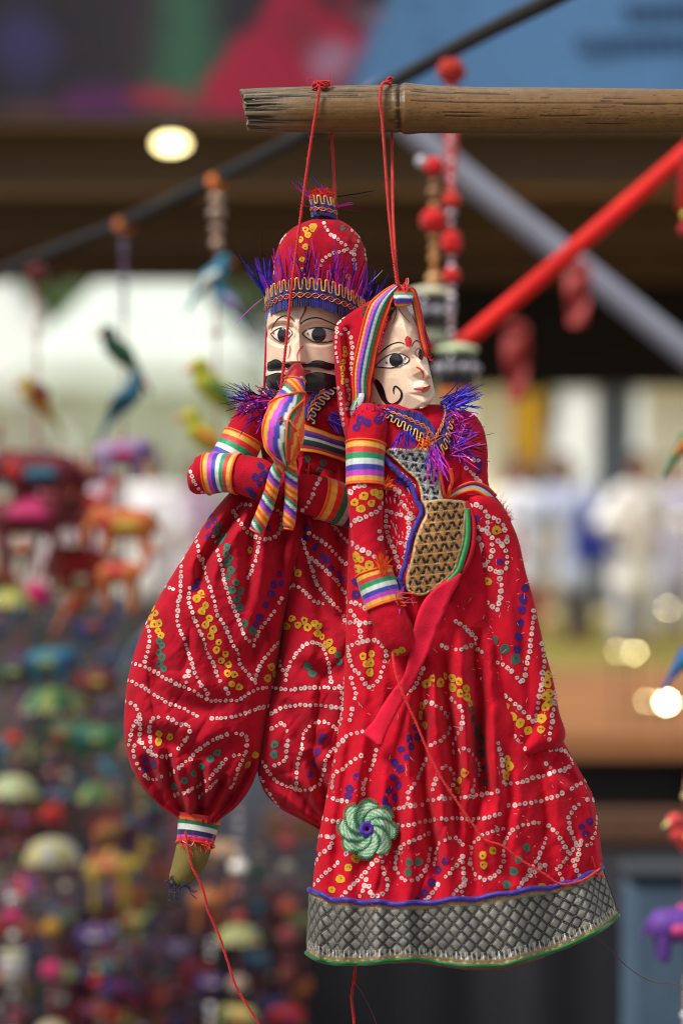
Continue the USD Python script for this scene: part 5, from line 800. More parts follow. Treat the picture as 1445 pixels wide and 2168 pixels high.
# --- embroidered flower
fl = MB(); FC = np.array([777, 1756.]); gz3 = lambda x, y: hsz(np.atleast_1d(x), np.atleast_1d(y))
gx4, gy4 = np.meshgrid(np.arange(690, 880, 5.), np.arange(1670, 1860, 5.)); g4 = onhost(hs, np.c_[gx4.ravel(), gy4.ravel()], 0, 4)[0][:, 2].reshape(gx4.shape); g4 = np.maximum(gaussian_filter(g4, 3), g4 - 1); g4 = gaussian_filter(np.maximum(g4, 0), 1.2)
zs = lambda x, y: 3.5 + map_coordinates(g4, [(np.atleast_1d(y) - 1670) / 5, (np.atleast_1d(x) - 690) / 5], order=1, mode='nearest')
zc = zs([777], [1756])[0]
flower = None
for k in range(8):
    a0 = k * PI / 4 + .2; t = np.linspace(0, 1, 12); r = 16 + 35 * t; aa = a0 + 1.05 * t; P1 = FC + np.c_[r * np.cos(aa), r * np.sin(aa)]; r2 = 16 + 35 * t[::-1]; aa2 = a0 + PI / 4 + 1.05 * t[::-1] - .03; P2 = FC + np.c_[r2 * np.cos(aa2), r2 * np.sin(aa2)]
    mid = FC + np.array([[R_ * np.cos(a0 + 1.05 + o_), R_ * np.sin(a0 + 1.05 + o_)] for R_, o_ in ((58, .17), (62, .42), (58, .66))]); poly = np.vstack([P1, mid, P2])
    mb = MB(); patch(mb, poly, zs, lin(120, 180, 140), 4, 2.5, 6); V = mb.V[0]; q = V[:, :2] - FC; rr, an = np.hypot(q[:, 0], q[:, 1]), np.arctan2(q[:, 1], q[:, 0]); fn = np.sin(rr * .9 - an * 3) + .3 * np.sin(an * 60); mb.C[0] = np.where((fn > -.1)[:, None], lin(196, 206, 180), lin(84, 160, 120))
    if flower is None: flower = mb.part('embroidered_flower', 'satin_ribbon', wom); mb = MB()
    else: mb.part('petal', 'satin_ribbon', flower); mb = MB()
    Q = curve(np.vstack([P1, mid]), n=26); Q3 = np.c_[Q, zs(Q[:, 0], Q[:, 1]) + 5]
    for w_ in np.linspace(0, 1, 26): pass
    N2 = np.gradient(Q, axis=0); N2 = np.c_[-N2[:, 1], N2[:, 0]]; N2 /= np.linalg.norm(N2, axis=1, keepdims=True)
    for j in range(0, 26): mb.add(*tube(np.array([Q3[j] - np.r_[N2[j] * 5.0, 0] + [0, 0, -.5], Q3[j] + [0, 0, 1.0], Q3[j] + np.r_[N2[j] * 4.0, 0] + [0, 0, -.5]]), 1.1, 5), lin(14, 124, 82) * rng.uniform(.8, 1.2))
    mb.part('satin_stitch', 'satin_ribbon', flower)
mb = MB()
for k in range(34): a_ = k / 34 * 2 * PI; u_ = np.array([np.cos(a_), np.sin(a_)]); p0, p1 = FC + u_ * 5, FC + u_ * 17; mb.add(*tube(np.array([np.r_[p0, zc + 8], np.r_[(p0 + p1) / 2, zc + 10.5], np.r_[p1, zc + 7]]), 1.5, 5), lin(72, 40, 160) * rng.uniform(.8, 1.2))
mb.part('flower_centre', 'satin_ribbon', flower)
# --- arms
ARMW = [(792, 868, 150, 8, 8), (788, 874, 158, 32, 26), (780, 900, 172, 41, 34), (774, 940, 188, 40, 36), (772, 985, 200, 38, 35), (772, 1030, 208, 38, 34), (774, 1080, 214, 36, 33), (776, 1120, 218, 34, 31), (781, 1170, 224, 35, 31), (792, 1215, 232, 37, 32), (806, 1258, 240, 38, 32), (820, 1300, 246, 38, 32), (836, 1335, 248, 38, 31), (848, 1362, 248, 33, 27), (855, 1380, 247, 20, 17), (858, 1388, 246, 4, 4)]
mb, hA, G = stuffed(ARMW, 150, 44, 4, 9, REDW)
for P in [[(160, 690), (200, 650), (270, 640)], [(160, 960), (200, 920), (270, 895), (350, 860), (425, 780)], [(170, 1110), (240, 1160), (300, 1180), (350, 1210)], [(390, 1010), (400, 1060)]]: dotline(mb, hA, A7(P), WHT, 11, 13)
spots(mb, hA, A7([(195, 775), (265, 725), (345, 695), (400, 710), (240, 825), (325, 780), (195, 1215), (240, 1235), (310, 1280), (205, 1310), (245, 1325), (355, 1350), (405, 1315)]), YEL, 19); spots(mb, hA, A7([(205, 1420), (195, 1510), (240, 110), (205, 175), (285, 130), (380, 100)]), BLU, 18); spots(mb, hA, A4([(470, 358), (440, 372)]), YEL, 16)
arm = mb.part('arm', 'cotton_cloth', wom); armband(arm, ARMW, (.155, .315)); armband(arm, ARMW, (.655, .79))
mb = MB(); n = 60; P = A7([(410, 640)])[0]; hairs(mb, np.c_[P[0] + rng.normal(2, 3, n), P[1] + rng.normal(0, 3, n), 205 + rng.normal(0, 4, n)], np.c_[rng.uniform(.4, 1, n), rng.normal(-.3, .25, n), rng.normal(.2, .3, n)], rng.uniform(14, 30, n), ORG, 1.3, .2)
P = A7([(420, 1350)])[0]; hairs(mb, np.c_[P[0] + rng.normal(0, 3, n), P[1] + rng.normal(0, 5, n), 262 + rng.normal(0, 4, n)], np.c_[rng.normal(-.15, .2, n), -np.ones(n), rng.normal(.2, .3, n)], rng.uniform(20, 40, n), ORG, 1.3, .2)
P = A7([(525, 1560)])[0]; hairs(mb, np.c_[P[0] + rng.normal(0, 5, n), P[1] + rng.normal(0, 8, n), 262 + rng.normal(0, 4, n)], rng.normal(0, 1, (n, 3)) * [1, .8, .4], rng.uniform(10, 24, n), np.where(rng.random((n, 1)) < .5, ORG, MAG), 1.1, .3)
mb.part('frayed_thread', 'yarn', arm, kind='stuff')
ARM2 = [(968, 880, 120, 20, 20), (985, 910, 130, 36, 34), (994, 960, 140, 38, 36), (996, 1010, 146, 36, 34), (1006, 1050, 150, 34, 32), (1040, 1090, 150, 30, 28), (1050, 1110, 150, 8, 8)]
mb, hA, G = stuffed(ARM2, fold=5, seed=11, col=REDW * .95); dotline(mb, hA, A7([(1090, 500), (1140, 540), (1195, 605)]), WHT, 9); dotline(mb, hA, A7([(1150, 430), (1190, 440)]), WHT, 9); spots(mb, hA, A7([(1195, 470), (1185, 520)]), BLU, 16); arm2 = mb.part('arm', 'cotton_cloth', wom)
mb = MB(); L = np.c_[A7([(955, 705), (1050, 640), (1150, 612), (1240, 640), (1330, 720)]), [196, 202, 204, 200, 186]]; R = np.c_[A7([(955, 750), (1050, 700), (1150, 680), (1240, 725), (1310, 775)]), [194, 200, 202, 198, 184]]
G = sheetgrid(L, R, 50, k=24); V, F = thick(G, 3); c = stripe(np.linspace(0, 1, 24), [(.8, ORG), (1, MAG * .6), (1, ULT), (2, SIL), (1.4, lin(240, 200, 90)), (1, ORG)]); mb.add(V, F, np.tile(np.tile(c, (50, 1)), (2, 1)))
for Q in (L, R): mb.add(*tube(curve(Q, n=40), 3, 6), lin(222, 60, 24))
mb.add(*tube(curve(np.c_[A7([(880, 520), (900, 640), (930, 735), (960, 745)]), [215, 212, 204, 198]], n=40), 3, 6), lin(222, 60, 24)); mb.add(*tube(curve(np.c_[A7([(960, 500), (975, 600), (950, 690), (950, 740)]), [210, 208, 204, 198]], n=40), 4, 6), lin(236, 80, 20))
mb.part('armband', 'satin_ribbon', arm2)
n = 120; mb = MB(); t = rng.random(n); Q = curve(A7([(1290, 740), (1380, 830), (1440, 930)]), n=100); P = np.c_[Q[(t * 99).astype(int)], np.full(n, 178.)]; hairs(mb, P, np.c_[rng.uniform(.1, .9, n), rng.normal(-.5, .5, n), rng.normal(.1, .4, n)], rng.uniform(5, 20, n), lin(200, 40, 30), .5); mb.add(*tube(curve(np.c_[Q, np.full(100, 176.)], n=60), 4, 6), lin(170, 16, 30)); mb.part('frayed_edge', 'yarn', drape)
# --- head
CP = [(838,650,150),(817,691,138),(797,744,128),(788,785,124),(783,849,118),(781,868,118),(820,872,138),(872,869,166),(908,857,178),(918,838,176),(914,800,168),(908,777,160),(900,750,154),(889,716,152),(878,683,150),(858,655,149),
      (852,670,162),(858,700,174),(864,722,180),(868,738,181),(872,750,176),(907,795,214),(888,768,194),(898,782,205),(876,809,172),(868,780,170),(872,795,172),(892,803,176),(905,803,182),(893,812,182),(893,822,192),(876,821,178),(911,817,180),(892,830,188),(896,837,182),(897,852,186),(840,800,160),(858,832,170),(812,800,142),(820,840,144),(850,862,160),(835,735,160),(853,733,170),(815,748,146),(845,745,160),(842,763,164),(845,781,161),(812,768,142),(862,757,163),(891,750,160),(883,732,166),(904,772,162),(880,760,178),(800,770,132),(860,800,168),(830,700,152),(845,690,164),(870,700,166)]
wom_h = interp_h(CP, .9)
HEAD_W = [(840, 646), (826, 668), (812, 700), (797, 742), (788, 782), (782, 830), (779, 862), (800, 869), (840, 872), (874, 869), (900, 862), (914, 848), (919, 836), (916, 812), (911, 790), (906, 768), (899, 746), (889, 716), (878, 684), (866, 660), (852, 646)]
V, F, _ = relief(HEAD_W, wom_h, 20, 1.7, 5, back=lambda x, y, d: 138 - 12 - 80 * np.sqrt(np.clip(1 - (1 - np.clip(d / 62, 0, 1)) ** 2, 0, 1)) + (wom_h(x, y) - 150) * .5)
mb = MB(); mb.add(V, F, SKIN * 1.0); whead = mb.part('head', 'painted_wood', wom, label='carved wooden head with painted eyes and red spot on forehead')
eye(whead, wom_h, HW([(385, 1345), (440, 1285), (520, 1215), (610, 1160), (720, 1138), (810, 1155), (870, 1190), (912, 1220), (890, 1270), (820, 1305), (740, 1335), (650, 1358), (520, 1358), (430, 1352)]), HW([(708, 1245)])[0], (14.4, 14.6), 2.0, HW([(558, 1285), (840, 1218)]))
eye(whead, wom_h, HW([(1005, 1150), (1015, 1095), (1050, 1065), (1085, 1085), (1110, 1140), (1118, 1200), (1100, 1245), (1070, 1225), (1035, 1185)]), HW([(1085, 1160)])[0], (5.0, 12), 1.3, HW([(1050, 1165)]))
mb = MB(); stroke(mb, np.c_[HW([(390, 1215), (480, 1120), (580, 1035), (680, 985), (760, 972), (830, 995), (880, 1035)]), [1.2, 2.2, 2.8, 2.6, 2.2, 2, 1.6]], wom_h, INK); mb.part('eyebrow', 'glossy_paint', whead)
mb = MB(); stroke(mb, np.c_[HW([(950, 1035), (975, 975), (1015, 945), (1060, 960), (1090, 985)]), [1.6, 2, 2, 1.8, 1]], wom_h, INK); mb.part('eyebrow', 'glossy_paint', whead)
mb = MB(); patch(mb, HW([(878, 872), (930, 910), (955, 965), (945, 1020), (915, 1058), (875, 1025), (845, 970), (845, 915)]), wom_h, lin(206, 24, 40), 1.2, 1.2); mb.part('forehead_spot', 'painted_wood', whead)
mb = MB(); stroke(mb, np.c_[HW([(1015, 1352), (1060, 1370), (1105, 1420), (1128, 1470), (1115, 1530)]), [3, 3.6, 3.6, 3, 1.2]], wom_h, lin(196, 50, 62)); mb.part('nose_mark', 'painted_wood', whead)
mb = MB(); patch(mb, HW([(972, 1680), (1040, 1662), (1110, 1650), (1150, 1655), (1232, 1632), (1225, 1670), (1195, 1712), (1140, 1738), (1080, 1735), (1020, 1712)]), wom_h, lin(206, 92, 92), 1.5, 1.2, 4); mb.part('lips', 'painted_wood', whead)
mb = MB(); stroke(mb, np.c_[HW([(972, 1682), (1040, 1690), (1130, 1678), (1230, 1636)]), [.8, 1.3, 1.3, .8]], wom_h, lin(150, 30, 40), off=2.2); mb.part('mouth_line', 'painted_wood', whead)
mb = MB(); stroke(mb, np.c_[HW([(335, 1530), (400, 1580), (450, 1650), (490, 1750), (530, 1850), (580, 1910), (640, 1930), (720, 1900), (780, 1830), (792, 1750), (750, 1680), (690, 1645), (668, 1690), (672, 1760)]), [8, 12, 14, 14, 12, 9, 7, 6, 5.4, 5, 4.4, 4, 3.8, 2]], wom_h, lin(28, 20, 30)); mb.part('cheek_curl', 'glossy_paint', whead)
mb = MB()
for P, w_ in (([(712, 455), (705, 540), (680, 620), (645, 695)], 1.6), ([(745, 450), (790, 520), (850, 590), (925, 670)], 1.3), ([(640, 470), (590, 590), (540, 700), (505, 800)], 1.8), ([(625, 470), (575, 560), (520, 660)], 2.2)): stroke(mb, np.c_[HW(P), np.linspace(w_, .7, len(P))], wom_h, INK)
patch(mb, HW([(600, 440), (660, 420), (700, 440), (640, 500), (580, 600), (540, 640), (560, 540)]), wom_h, INK, .7, 1.5); mb.part('painted_hair', 'glossy_paint', whead)
mb = MB(); stroke(mb, np.c_[HW([(365, 1880), (385, 1940), (400, 1995)]), [1.5, 4, 3]], wom_h, lin(196, 40, 44))
for q in HW([(680, 1465), (705, 1470), (845, 1612), (560, 1480), (780, 700), (640, 900), (905, 1850)]): patch(mb, q + rng.normal(0, .7, (5, 2)) + [(-.8, 0), (0, -.6), (.9, 0), (.5, .6), (-.4, .6)], wom_h, lin(90, 60, 44), .5, .8)
mb.part('cheek_mark', 'painted_wood', whead)
# --- veil
VEIL = [(846, 604), (826, 610), (800, 626), (770, 644), (738, 664), (710, 690), (706, 705), (707, 760), (712, 820), (717, 870), (726, 910), (736, 936), (748, 918), (764, 890), (778, 872), (784, 840), (790, 780), (800, 740), (818, 690), (838, 650), (856, 640), (872, 640), (884, 668), (894, 706), (904, 745), (908, 745), (902, 700), (892, 660), (880, 622), (864, 606)]
def veil_h(x, y):
    e = np.interp(y, [600, 640, 700, 760, 820, 880, 940], [830, 800, 772, 752, 748, 748, 745]); z = 148 - .58 * np.clip(e - x, 0, 90) + 10 * np.exp(-((x - np.interp(y, [690, 800, 930], [716, 726, 738])) / 9) ** 2) * sm((y - 680) / 30) * 2
    z = z - 14 * sm((x - 846) / 30) + 5 * (meshkit.fbm(np.stack([x / 20, y / 50, 0 * x], -1), 3) - .5); d_, t_, _ = polydist(x, y, curve([(736, 700), (734, 780), (742, 880)], n=10)); return z - 14 * np.exp(-(d_ / 9) ** 2)
V, F, _ = relief(VEIL, veil_h, 30, 2.4, 9, back=lambda x, y, d: 118 - 80 * np.sqrt(np.clip(1 - (1 - np.clip(d / 40, 0, 1)) ** 2, 0, 1))); mb = MB(); mb.add(V, F, REDW * .85); hv = mkhost(V, F)
M4 = lambda P: T_(540, 600, 3.6125, P)
for P in [[(620, 300), (625, 380), (620, 470), (625, 560), (640, 640)], [(690, 350), (730, 400), (740, 470), (740, 560), (735, 640), (738, 690)], [(640, 290), (660, 250)], [(650, 390), (685, 350)], [(640, 800), (655, 900), (670, 1000)], [(700, 740), (715, 880), (700, 960)], [(660, 990), (680, 1080)]]: dotline(mb, hv, M4(P), WHT, 8.5, 10.5)
spots(mb, hv, M4([(683, 500), (683, 540), (670, 600), (668, 650), (665, 700), (668, 745)]), YEL, 14); spots(mb, hv, M4([(845, 185), (835, 235)]), GRN * .5, 10); veil = mb.part('veil', 'cotton_cloth', wom)
L = np.c_[HW([(690, 90), (560, 160), (430, 260), (330, 355), (270, 480), (220, 640), (170, 840), (110, 1100), (60, 1350), (50, 1550), (60, 1760), (55, 1900)]), np.array([152, 154, 156, 157, 158, 159, 159, 158, 157, 156, 155, 153])]
R = np.c_[HW([(790, 95), (720, 190), (640, 330), (590, 470), (540, 600), (490, 760), (440, 950), (390, 1150), (350, 1380), (310, 1560), (300, 1760), (270, 1900)]), np.array([156, 162, 164, 164, 162, 160, 158, 157, 156, 154, 152, 150])]
G = sheetgrid(L, R, 90, k=60); G[..., 2] += 10 * np.sin(np.linspace(0, PI, 60))[None]; seqv = [(.9, ORG), (.8, GLD), (1.5, MAG), (1.3, ULT), (1.4, SIL), (1.4, EMR), (.8, COR * .8), (1.2, ORG)]
V, F = thick(G, 4); c = stripe(np.linspace(0, 1, 60), seqv); cc = np.tile(c, (90, 1)).reshape(90, 60, 3) * (.9 + .14 * np.sin(np.arange(90) * 2.2))[:, None, None]; mb = MB(); mb.add(V, F, np.tile(cc.reshape(-1, 3), (2, 1)))
for e in (G[:, 0], G[:, -1]): mb.add(*tube(curve(e, n=110) + [0, 0, 1], 2.6, 6), lin(232, 74, 16))
rib = mb.part('veil_ribbon', 'satin_ribbon', veil)
P = np.c_[HW([(190, 1760), (180, 1830), (130, 1920), (80, 2010), (30, 2090)]), [162, 164, 164, 160, 152]]; mb = MB(); G = limb(np.c_[P, np.array([[9, 4], [10, 4], [12, 4], [11, 4], [3, 3]])], 50, 20); mb.add(*capped(G), C=np.vstack([np.repeat(stripe(np.linspace(0, 1, 20) * .999, [(1, NAVY), (1, SIL), (1.4, EMR), (1, INK), (1, MAG * .6)])[None], 50, 0).reshape(-1, 3), NAVY, NAVY])); mb.part('ribbon_end', 'satin_ribbon', rib)
P = np.c_[HW([(880, 130), (960, 200), (1000, 330), (1040, 500), (1070, 650), (1090, 790), (1115, 930), (1150, 1060), (1175, 1180)]), [158, 160, 160, 160, 160, 160, 160, 160, 158]]; mb = MB(); G = limb(np.c_[P, np.array([[4, 4], [8, 6], [8.5, 6], [9, 6], [8, 6], [6, 6], [6, 5], [6, 5], [2, 2]])], 80, 20)
mb.add(*capped(G), C=np.vstack([np.repeat(stripe(np.linspace(0, 1, 20) * .999, [(1, RED), (1, lin(232, 90, 24)), (1, GLD * .8), (1, lin(220, 50, 30)), (2, RED * .8)])[None], 80, 0).reshape(-1, 3), RED, RED])); mb.add(*tube(curve(P + [-5, 2, 2], n=60), 3.0, 6), RED * .8); mb.part('veil_ribbon', 'satin_ribbon', veil)
mb = MB(); n = 260; t = rng.random(n); Q = curve(np.c_[HW([(560, 560), (500, 800), (450, 1000), (400, 1230), (360, 1420), (320, 1620), (290, 1900)]), [168, 164, 160, 156, 152, 148, 142]], n=200); P = Q[(t * 199).astype(int)]; hairs(mb, P, np.c_[rng.uniform(.3, 1, n), rng.normal(0, .6, n), rng.uniform(0, .5, n)], rng.uniform(3, 10, n), lin(186, 30, 60), .55)
n = 140; Q = curve(np.c_[HW([(1060, 640), (1100, 800), (1130, 960), (1170, 1120), (1230, 1260)]), np.full(5, 158)], n=200); P = Q[(rng.random(n) ** .7 * 199).astype(int)]; hairs(mb, P, np.c_[rng.normal(.4, .6, n), rng.normal(0, .6, n), rng.normal(.1, .4, n)], rng.uniform(3, 10, n), lin(206, 30, 60), .6)
mb.part('frayed_edge', 'yarn', veil, kind='stuff')
bun = [(834, 634, 170, 4, 4), (836, 634, 170, 15, 14), (846, 632, 173, 17, 16), (858, 632, 173, 17, 16), (868, 634, 170, 14, 14), (871, 635, 169, 4, 4)]
G = limb(bun, 40, 48); V, F = capped(G); yy = (V[:, 1] - 614) / 38; mb = MB(); mb.add(V, F, stripe(np.clip(yy, 0, .999), [(1, lin(210, 40, 40)), (1.3, EMR), (1.3, SIL), (1.5, ULT), (1, MAG * .7), (.8, GLD), (1, ORG)])); mb.part('ribbon_bun', 'satin_ribbon', veil)
mb = MB(); cord(mb, [(806, 186, 84), (804, 205, 90), (808, 250, 92), (814, 330, 104), (822, 440, 130), (832, 540, 155), (840, 602, 168)], col=lin(200, 42, 40)); cord(mb, [(826, 170, 20), (829, 230, -24), (829, 290, -14), (830, 380, 50), (832, 470, 100), (838, 560, 150), (842, 604, 166)], col=lin(205, 52, 46)); s = mb.part('marionette_string', 'yarn', wom)
mb = MB(); cord(mb, [(806, 186, 84), (809, 176, 70), (820, 172, 56), (830, 166, 50)], r=3.6, fuzz=.3); cord(mb, [(830, 166, 50), (824, 163, 54), (818, 172, 54), (826, 178, 40)], r=3.2, fuzz=.3); mb.part('knot', 'yarn', s)
mb = MB()
for k in range(9): p0 = np.array([854, 607, 170.]) + rng.normal(0, 3, 3); mb.add(*tube(curve([p0 + rng.normal(0, 5, 3), p0 + rng.normal(0, 7, 3), p0 + rng.normal(0, 8, 3), p0 + rng.normal(0, 6, 3)], n=20), 1.8, 5), lin(214, 50, 40))
mb.add(*tube(curve([(862, 604, 172), (864, 596, 172), (863, 588, 172)], n=8), 1.2, 4), lin(230, 150, 140)); mb.part('knot', 'yarn', s)
# --- collar with braid and tinsel
a, c, nn = along(hb_, A7([(880, 1), (905, 60), (885, 130), (850, 200), (830, 250)]), A7([(960, 20), (975, 120), (950, 230), (930, 320), (890, 400)]), 60, 6)
collar = MB(); collar.add(*thick(np.stack([c, (a + c) / 2, a], 1), 2), NAVY * .8)
a2, c2, n2 = along(hb_, A7([(470, 20), (560, 40), (660, 60), (760, 90), (830, 200)]), A7([(400, 60), (520, 140), (640, 220), (740, 290), (870, 400)]), 60, 6); collar.add(*thick(np.stack([c2, (a2 + c2) / 2, a2], 1), 2), NAVY * .8)
m_ = A7([(660, 70), (780, 90), (860, 60), (880, 130), (850, 220), (830, 260), (760, 190)]); collar = collar.part('collar', 'yarn', wom)
trim(collar, c[::1], a, nn, names=('collar_braid', 'gold_wave', 'gold_chain', 'pink_bead'), pitch=13, tw=(.85, .2), tc=.1); trim(collar, c2, a2, n2, names=('collar_braid', 'gold_wave', 'gold_chain', 'pink_bead'), pitch=14, tw=(.9, .2), tc=.42)
mb = MB()
n = 110; P = np.c_[rng.uniform(938, 975, n), rng.uniform(850, 960, n), rng.uniform(150, 195, n)]; d = np.c_[rng.uniform(.1, 1, n), rng.normal(.35, .55, n), rng.normal(.15, .3, n)]; tinsel(mb, P, d, rng.uniform(22, 50, n), TIN[[0, 0, 4, 1, 4, 3, 2, 6]][rng.integers(0, 8, n)] * rng.uniform(.6, 1.2, (n, 1)), 2.2, .1)
n = 60; P = np.c_[rng.uniform(928, 960, n), rng.uniform(840, 870, n), rng.uniform(140, 175, n)]; d = np.c_[np.ones(n), rng.normal(-.35, .35, n), rng.normal(.05, .25, n)]; tinsel(mb, P, d, rng.uniform(40, 72, n), TIN[rng.integers(2, 4, n)] * rng.uniform(.7, 1.5, (n, 1)), 2.2, .08)
n = 36; P = np.c_[rng.uniform(945, 975, n), rng.uniform(915, 965, n), rng.uniform(180, 205, n)]; d = np.c_[rng.uniform(.2, 1, n), rng.normal(-.1, .6, n), rng.normal(.1, .2, n)]; tinsel(mb, P, d, rng.uniform(25, 66, n), TIN[rng.integers(2, 6, n)] * rng.uniform(.5, 1.5, (n, 1)), 1.8, .08)
n = 26; P = np.c_[A7(np.c_[rng.uniform(560, 660, n), rng.uniform(180, 240, n)]), np.full(n, 208.)]; d = np.c_[rng.normal(-.15, .5, n), np.ones(n), rng.normal(.1, .1, n)]; tinsel(mb, P, d, rng.uniform(22, 50, n), TIN[rng.integers(2, 4, n)], 2.2, .06)
n = 44; P = np.c_[A7(np.c_[rng.uniform(780, 870, n), rng.uniform(300, 400, n)]), np.full(n, 214.)]; d = np.c_[rng.normal(.35, .4, n), np.ones(n), rng.normal(.05, .1, n)]; tinsel(mb, P, d, rng.uniform(30, 84, n), TIN[rng.integers(0, 5, n)] * rng.uniform(.9, 1.6, (n, 1)), 2.1, .05)
n = 14; P = np.c_[A7(np.c_[rng.uniform(1100, 1180, n), rng.uniform(200, 380, n)]), np.full(n, 190.)]; tinsel(mb, P, np.c_[np.ones(n), rng.normal(.1, .4, n), rng.normal(0, .2, n)], rng.uniform(14, 40, n), np.tile(INK * 2, (n, 1)), 1.2, .05)
n = 50; P = np.c_[A7(np.c_[rng.uniform(160, 480, n), rng.uniform(20, 80, n)]), np.full(n, 190.)]; tinsel(mb, P, rng.normal(0, 1, (n, 3)) * [1, .8, .4], rng.uniform(10, 28, n), TIN[rng.integers(0, 7, n)] * .7, 1.5, .1)
mb.part('collar_tinsel', 'tinsel_foil', wom, smooth=False, kind='stuff')
mb = MB(); n = 50; P = A7([(760, 290)])[0]; hairs(mb, np.c_[P[0] + rng.normal(0, 6, n), P[1] + rng.normal(0, 7, n), np.full(n, 212.)], rng.normal(0, 1, (n, 3)), rng.uniform(6, 14, n), ORG, 1.1); mb.part('orange_tuft', 'yarn', collar, kind='stuff')
mb = MB(); cord(mb, np.c_[np.array([(830, 1382), (836, 1420), (862, 1490), (880, 1530), (905, 1590), (935, 1650), (965, 1695), (1000, 1745), (1025, 1778), (1060, 1790), (1100, 1820), (1150, 1850), (1185, 1872), (1220, 1868), (1262, 1845), (1270, 1838)]), np.array([262, 280, 286, 284, 282, 280, 278, 276, 274, 274, 268, 262, 250, 236, 190, 150])], r=2.7, fuzz=.4, col=lin(222, 40, 30)); mb.part('loose_string', 'yarn', wom)
mb = MB(); cord(mb, [(752, 2030, 60), (750, 2070, 58), (744, 2110, 56), (748, 2150, 54), (752, 2200, 54)], r=3.4, fuzz=.5, col=lin(190, 24, 30)); mb.part('loose_string', 'yarn', wom)
mb = MB()
for k in range(9): P = np.array([1262 + rng.normal(0, 5), 1846 + rng.normal(0, 6), 170.]); mb.add(*tube(curve([P, P + rng.normal(0, 8, 3), P + rng.normal(0, 10, 3)], n=10), 1.6, 4), lin(214, 40, 34))
for P in ([(1250, 1975, 110), (1290, 2010, 100), (1330, 2050, 96), (1390, 2082, 96), (1430, 2085, 96), (1460, 2110, 96)], [(750, 2080, 50), (770, 2110, 50), (785, 2140, 50), (800, 2180, 50)]): mb.add(*tube(curve(P, n=40), .8, 4), lin(110, 60, 60))
n = 120; q = hem_at(0.0); i = rng.integers(0, nb, n); hairs(mb, q[i] + [0, 0, 8], rng.normal(0, 1, (n, 3)) * [1, .8, .5], rng.uniform(5, 12, n), lin(160, 60, 60), .45); mb.part('frayed_thread', 'yarn', hemband, kind='stuff')
mb = MB(); P = VS[rng.choice(hs['f'], 900)]; NN = hs['N'][hs['k3'].query(P)[1]]; k = (np.abs(NN[:, 2]) < .4); hairs(mb, P[k], NN[k] + rng.normal(0, .4, (k.sum(), 3)), rng.uniform(2, 7, k.sum()), lin(200, 40, 50), .35); q, nn, dd = onhost(hd, curve(np.array(DR)[3:12], n=70), 0); hairs(mb, np.c_[q[:, :2], np.full(70, 165.)], np.c_[np.ones(70), rng.normal(-.3, .6, 70), rng.normal(0, .4, 70)], rng.uniform(2, 7, 70), lin(200, 50, 50), .4); mb.part('loose_fibre', 'yarn', skirt, kind='stuff')
# ================================================================ bamboo pole
bam = thing('bamboo_pole', 'weathered bamboo pole with a knotted joint that both puppets hang from', 'bamboo pole', W([1000, 230, 30]))
nx, na = 900, 170; x = np.linspace(519, 1720, nx); th = np.linspace(0, 2 * PI, na, endpoint=False)
yc = np.interp(x, [519, 840, 1000, 1720], [233, 229, 233, 236]); r = np.interp(x, [519, 560, 700, 815, 828, 838, 846, 856, 866, 890, 960, 1100, 1300, 1445, 1720], [45, 47, 49.5, 50.5, 50.2, 52.5, 50.2, 55, 54.5, 51.5, 49.5, 49, 48, 46.5, 46])
X, TH = np.meshgrid(x, th, indexing='ij'); n1 = meshkit.fbm(np.stack([X / 260, np.cos(TH) * 9, np.sin(TH) * 9], -1), 4); n2 = meshkit.fbm(np.stack([X / 40, np.cos(TH) * 26, np.sin(TH) * 26], -1), 3, 5); n3 = meshkit.noise(np.stack([X / 14, np.cos(TH) * 6, np.sin(TH) * 6], -1), 9)
col = lin(112, 80, 44)[None, None] * (.72 + .5 * n1)[..., None] * (.85 + .3 * n2)[..., None]
up = np.sin(TH)                                             # +1 on top
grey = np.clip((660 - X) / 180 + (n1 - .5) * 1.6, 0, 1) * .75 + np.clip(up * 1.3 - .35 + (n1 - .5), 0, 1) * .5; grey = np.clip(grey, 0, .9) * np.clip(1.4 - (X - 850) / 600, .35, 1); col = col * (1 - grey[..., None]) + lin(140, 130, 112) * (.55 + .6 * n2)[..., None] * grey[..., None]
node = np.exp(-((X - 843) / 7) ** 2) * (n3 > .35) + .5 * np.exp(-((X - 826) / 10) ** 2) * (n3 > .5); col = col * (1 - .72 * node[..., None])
R = np.repeat(r[:, None], na, 1) + .8 * (n2 - .5) - 1.0 * node
rb = np.random.default_rng(5)
for k in range(120):                                        # weathering cracks, dense at the cut end
    if k < 78: x0, ln, a0 = 519 + rb.uniform(-4, 6), abs(rb.normal(0, 60)) + 16, rb.uniform(-1.1, 2.2)
    elif k < 100: x0, ln, a0 = rb.uniform(520, 760), rb.uniform(40, 220), rb.uniform(.35, 2.4)
    else: x0, ln, a0 = rb.uniform(850, 1400), rb.uniform(20, 120), rb.uniform(-.6, 1.6)
    wob_ = .012 * np.sin(x / 30 + k); m = np.exp(-(np.angle(np.exp(1j * (TH - a0 - wob_[:, None]))) / rb.uniform(.012, .030)) ** 2) * (X > x0) * np.clip((x0 + ln - X) / (ln * .3), 0, 1); R -= 1.3 * m; col = col * (1 - .9 * m[..., None])
for a0, x0, x1, wd in ((.34, 870, 1720, .020), (.62, 520, 760, .02), (.05, 560, 800, .012), (.78, 870, 1080, .012)): m = np.exp(-(np.angle(np.exp(1j * (TH - a0 - .01 * np.sin(X / 90)))) / wd) ** 2) * ((X > x0) & (X < x1)); R -= 1.8 * m; col = col * (1 - .88 * m[..., None])
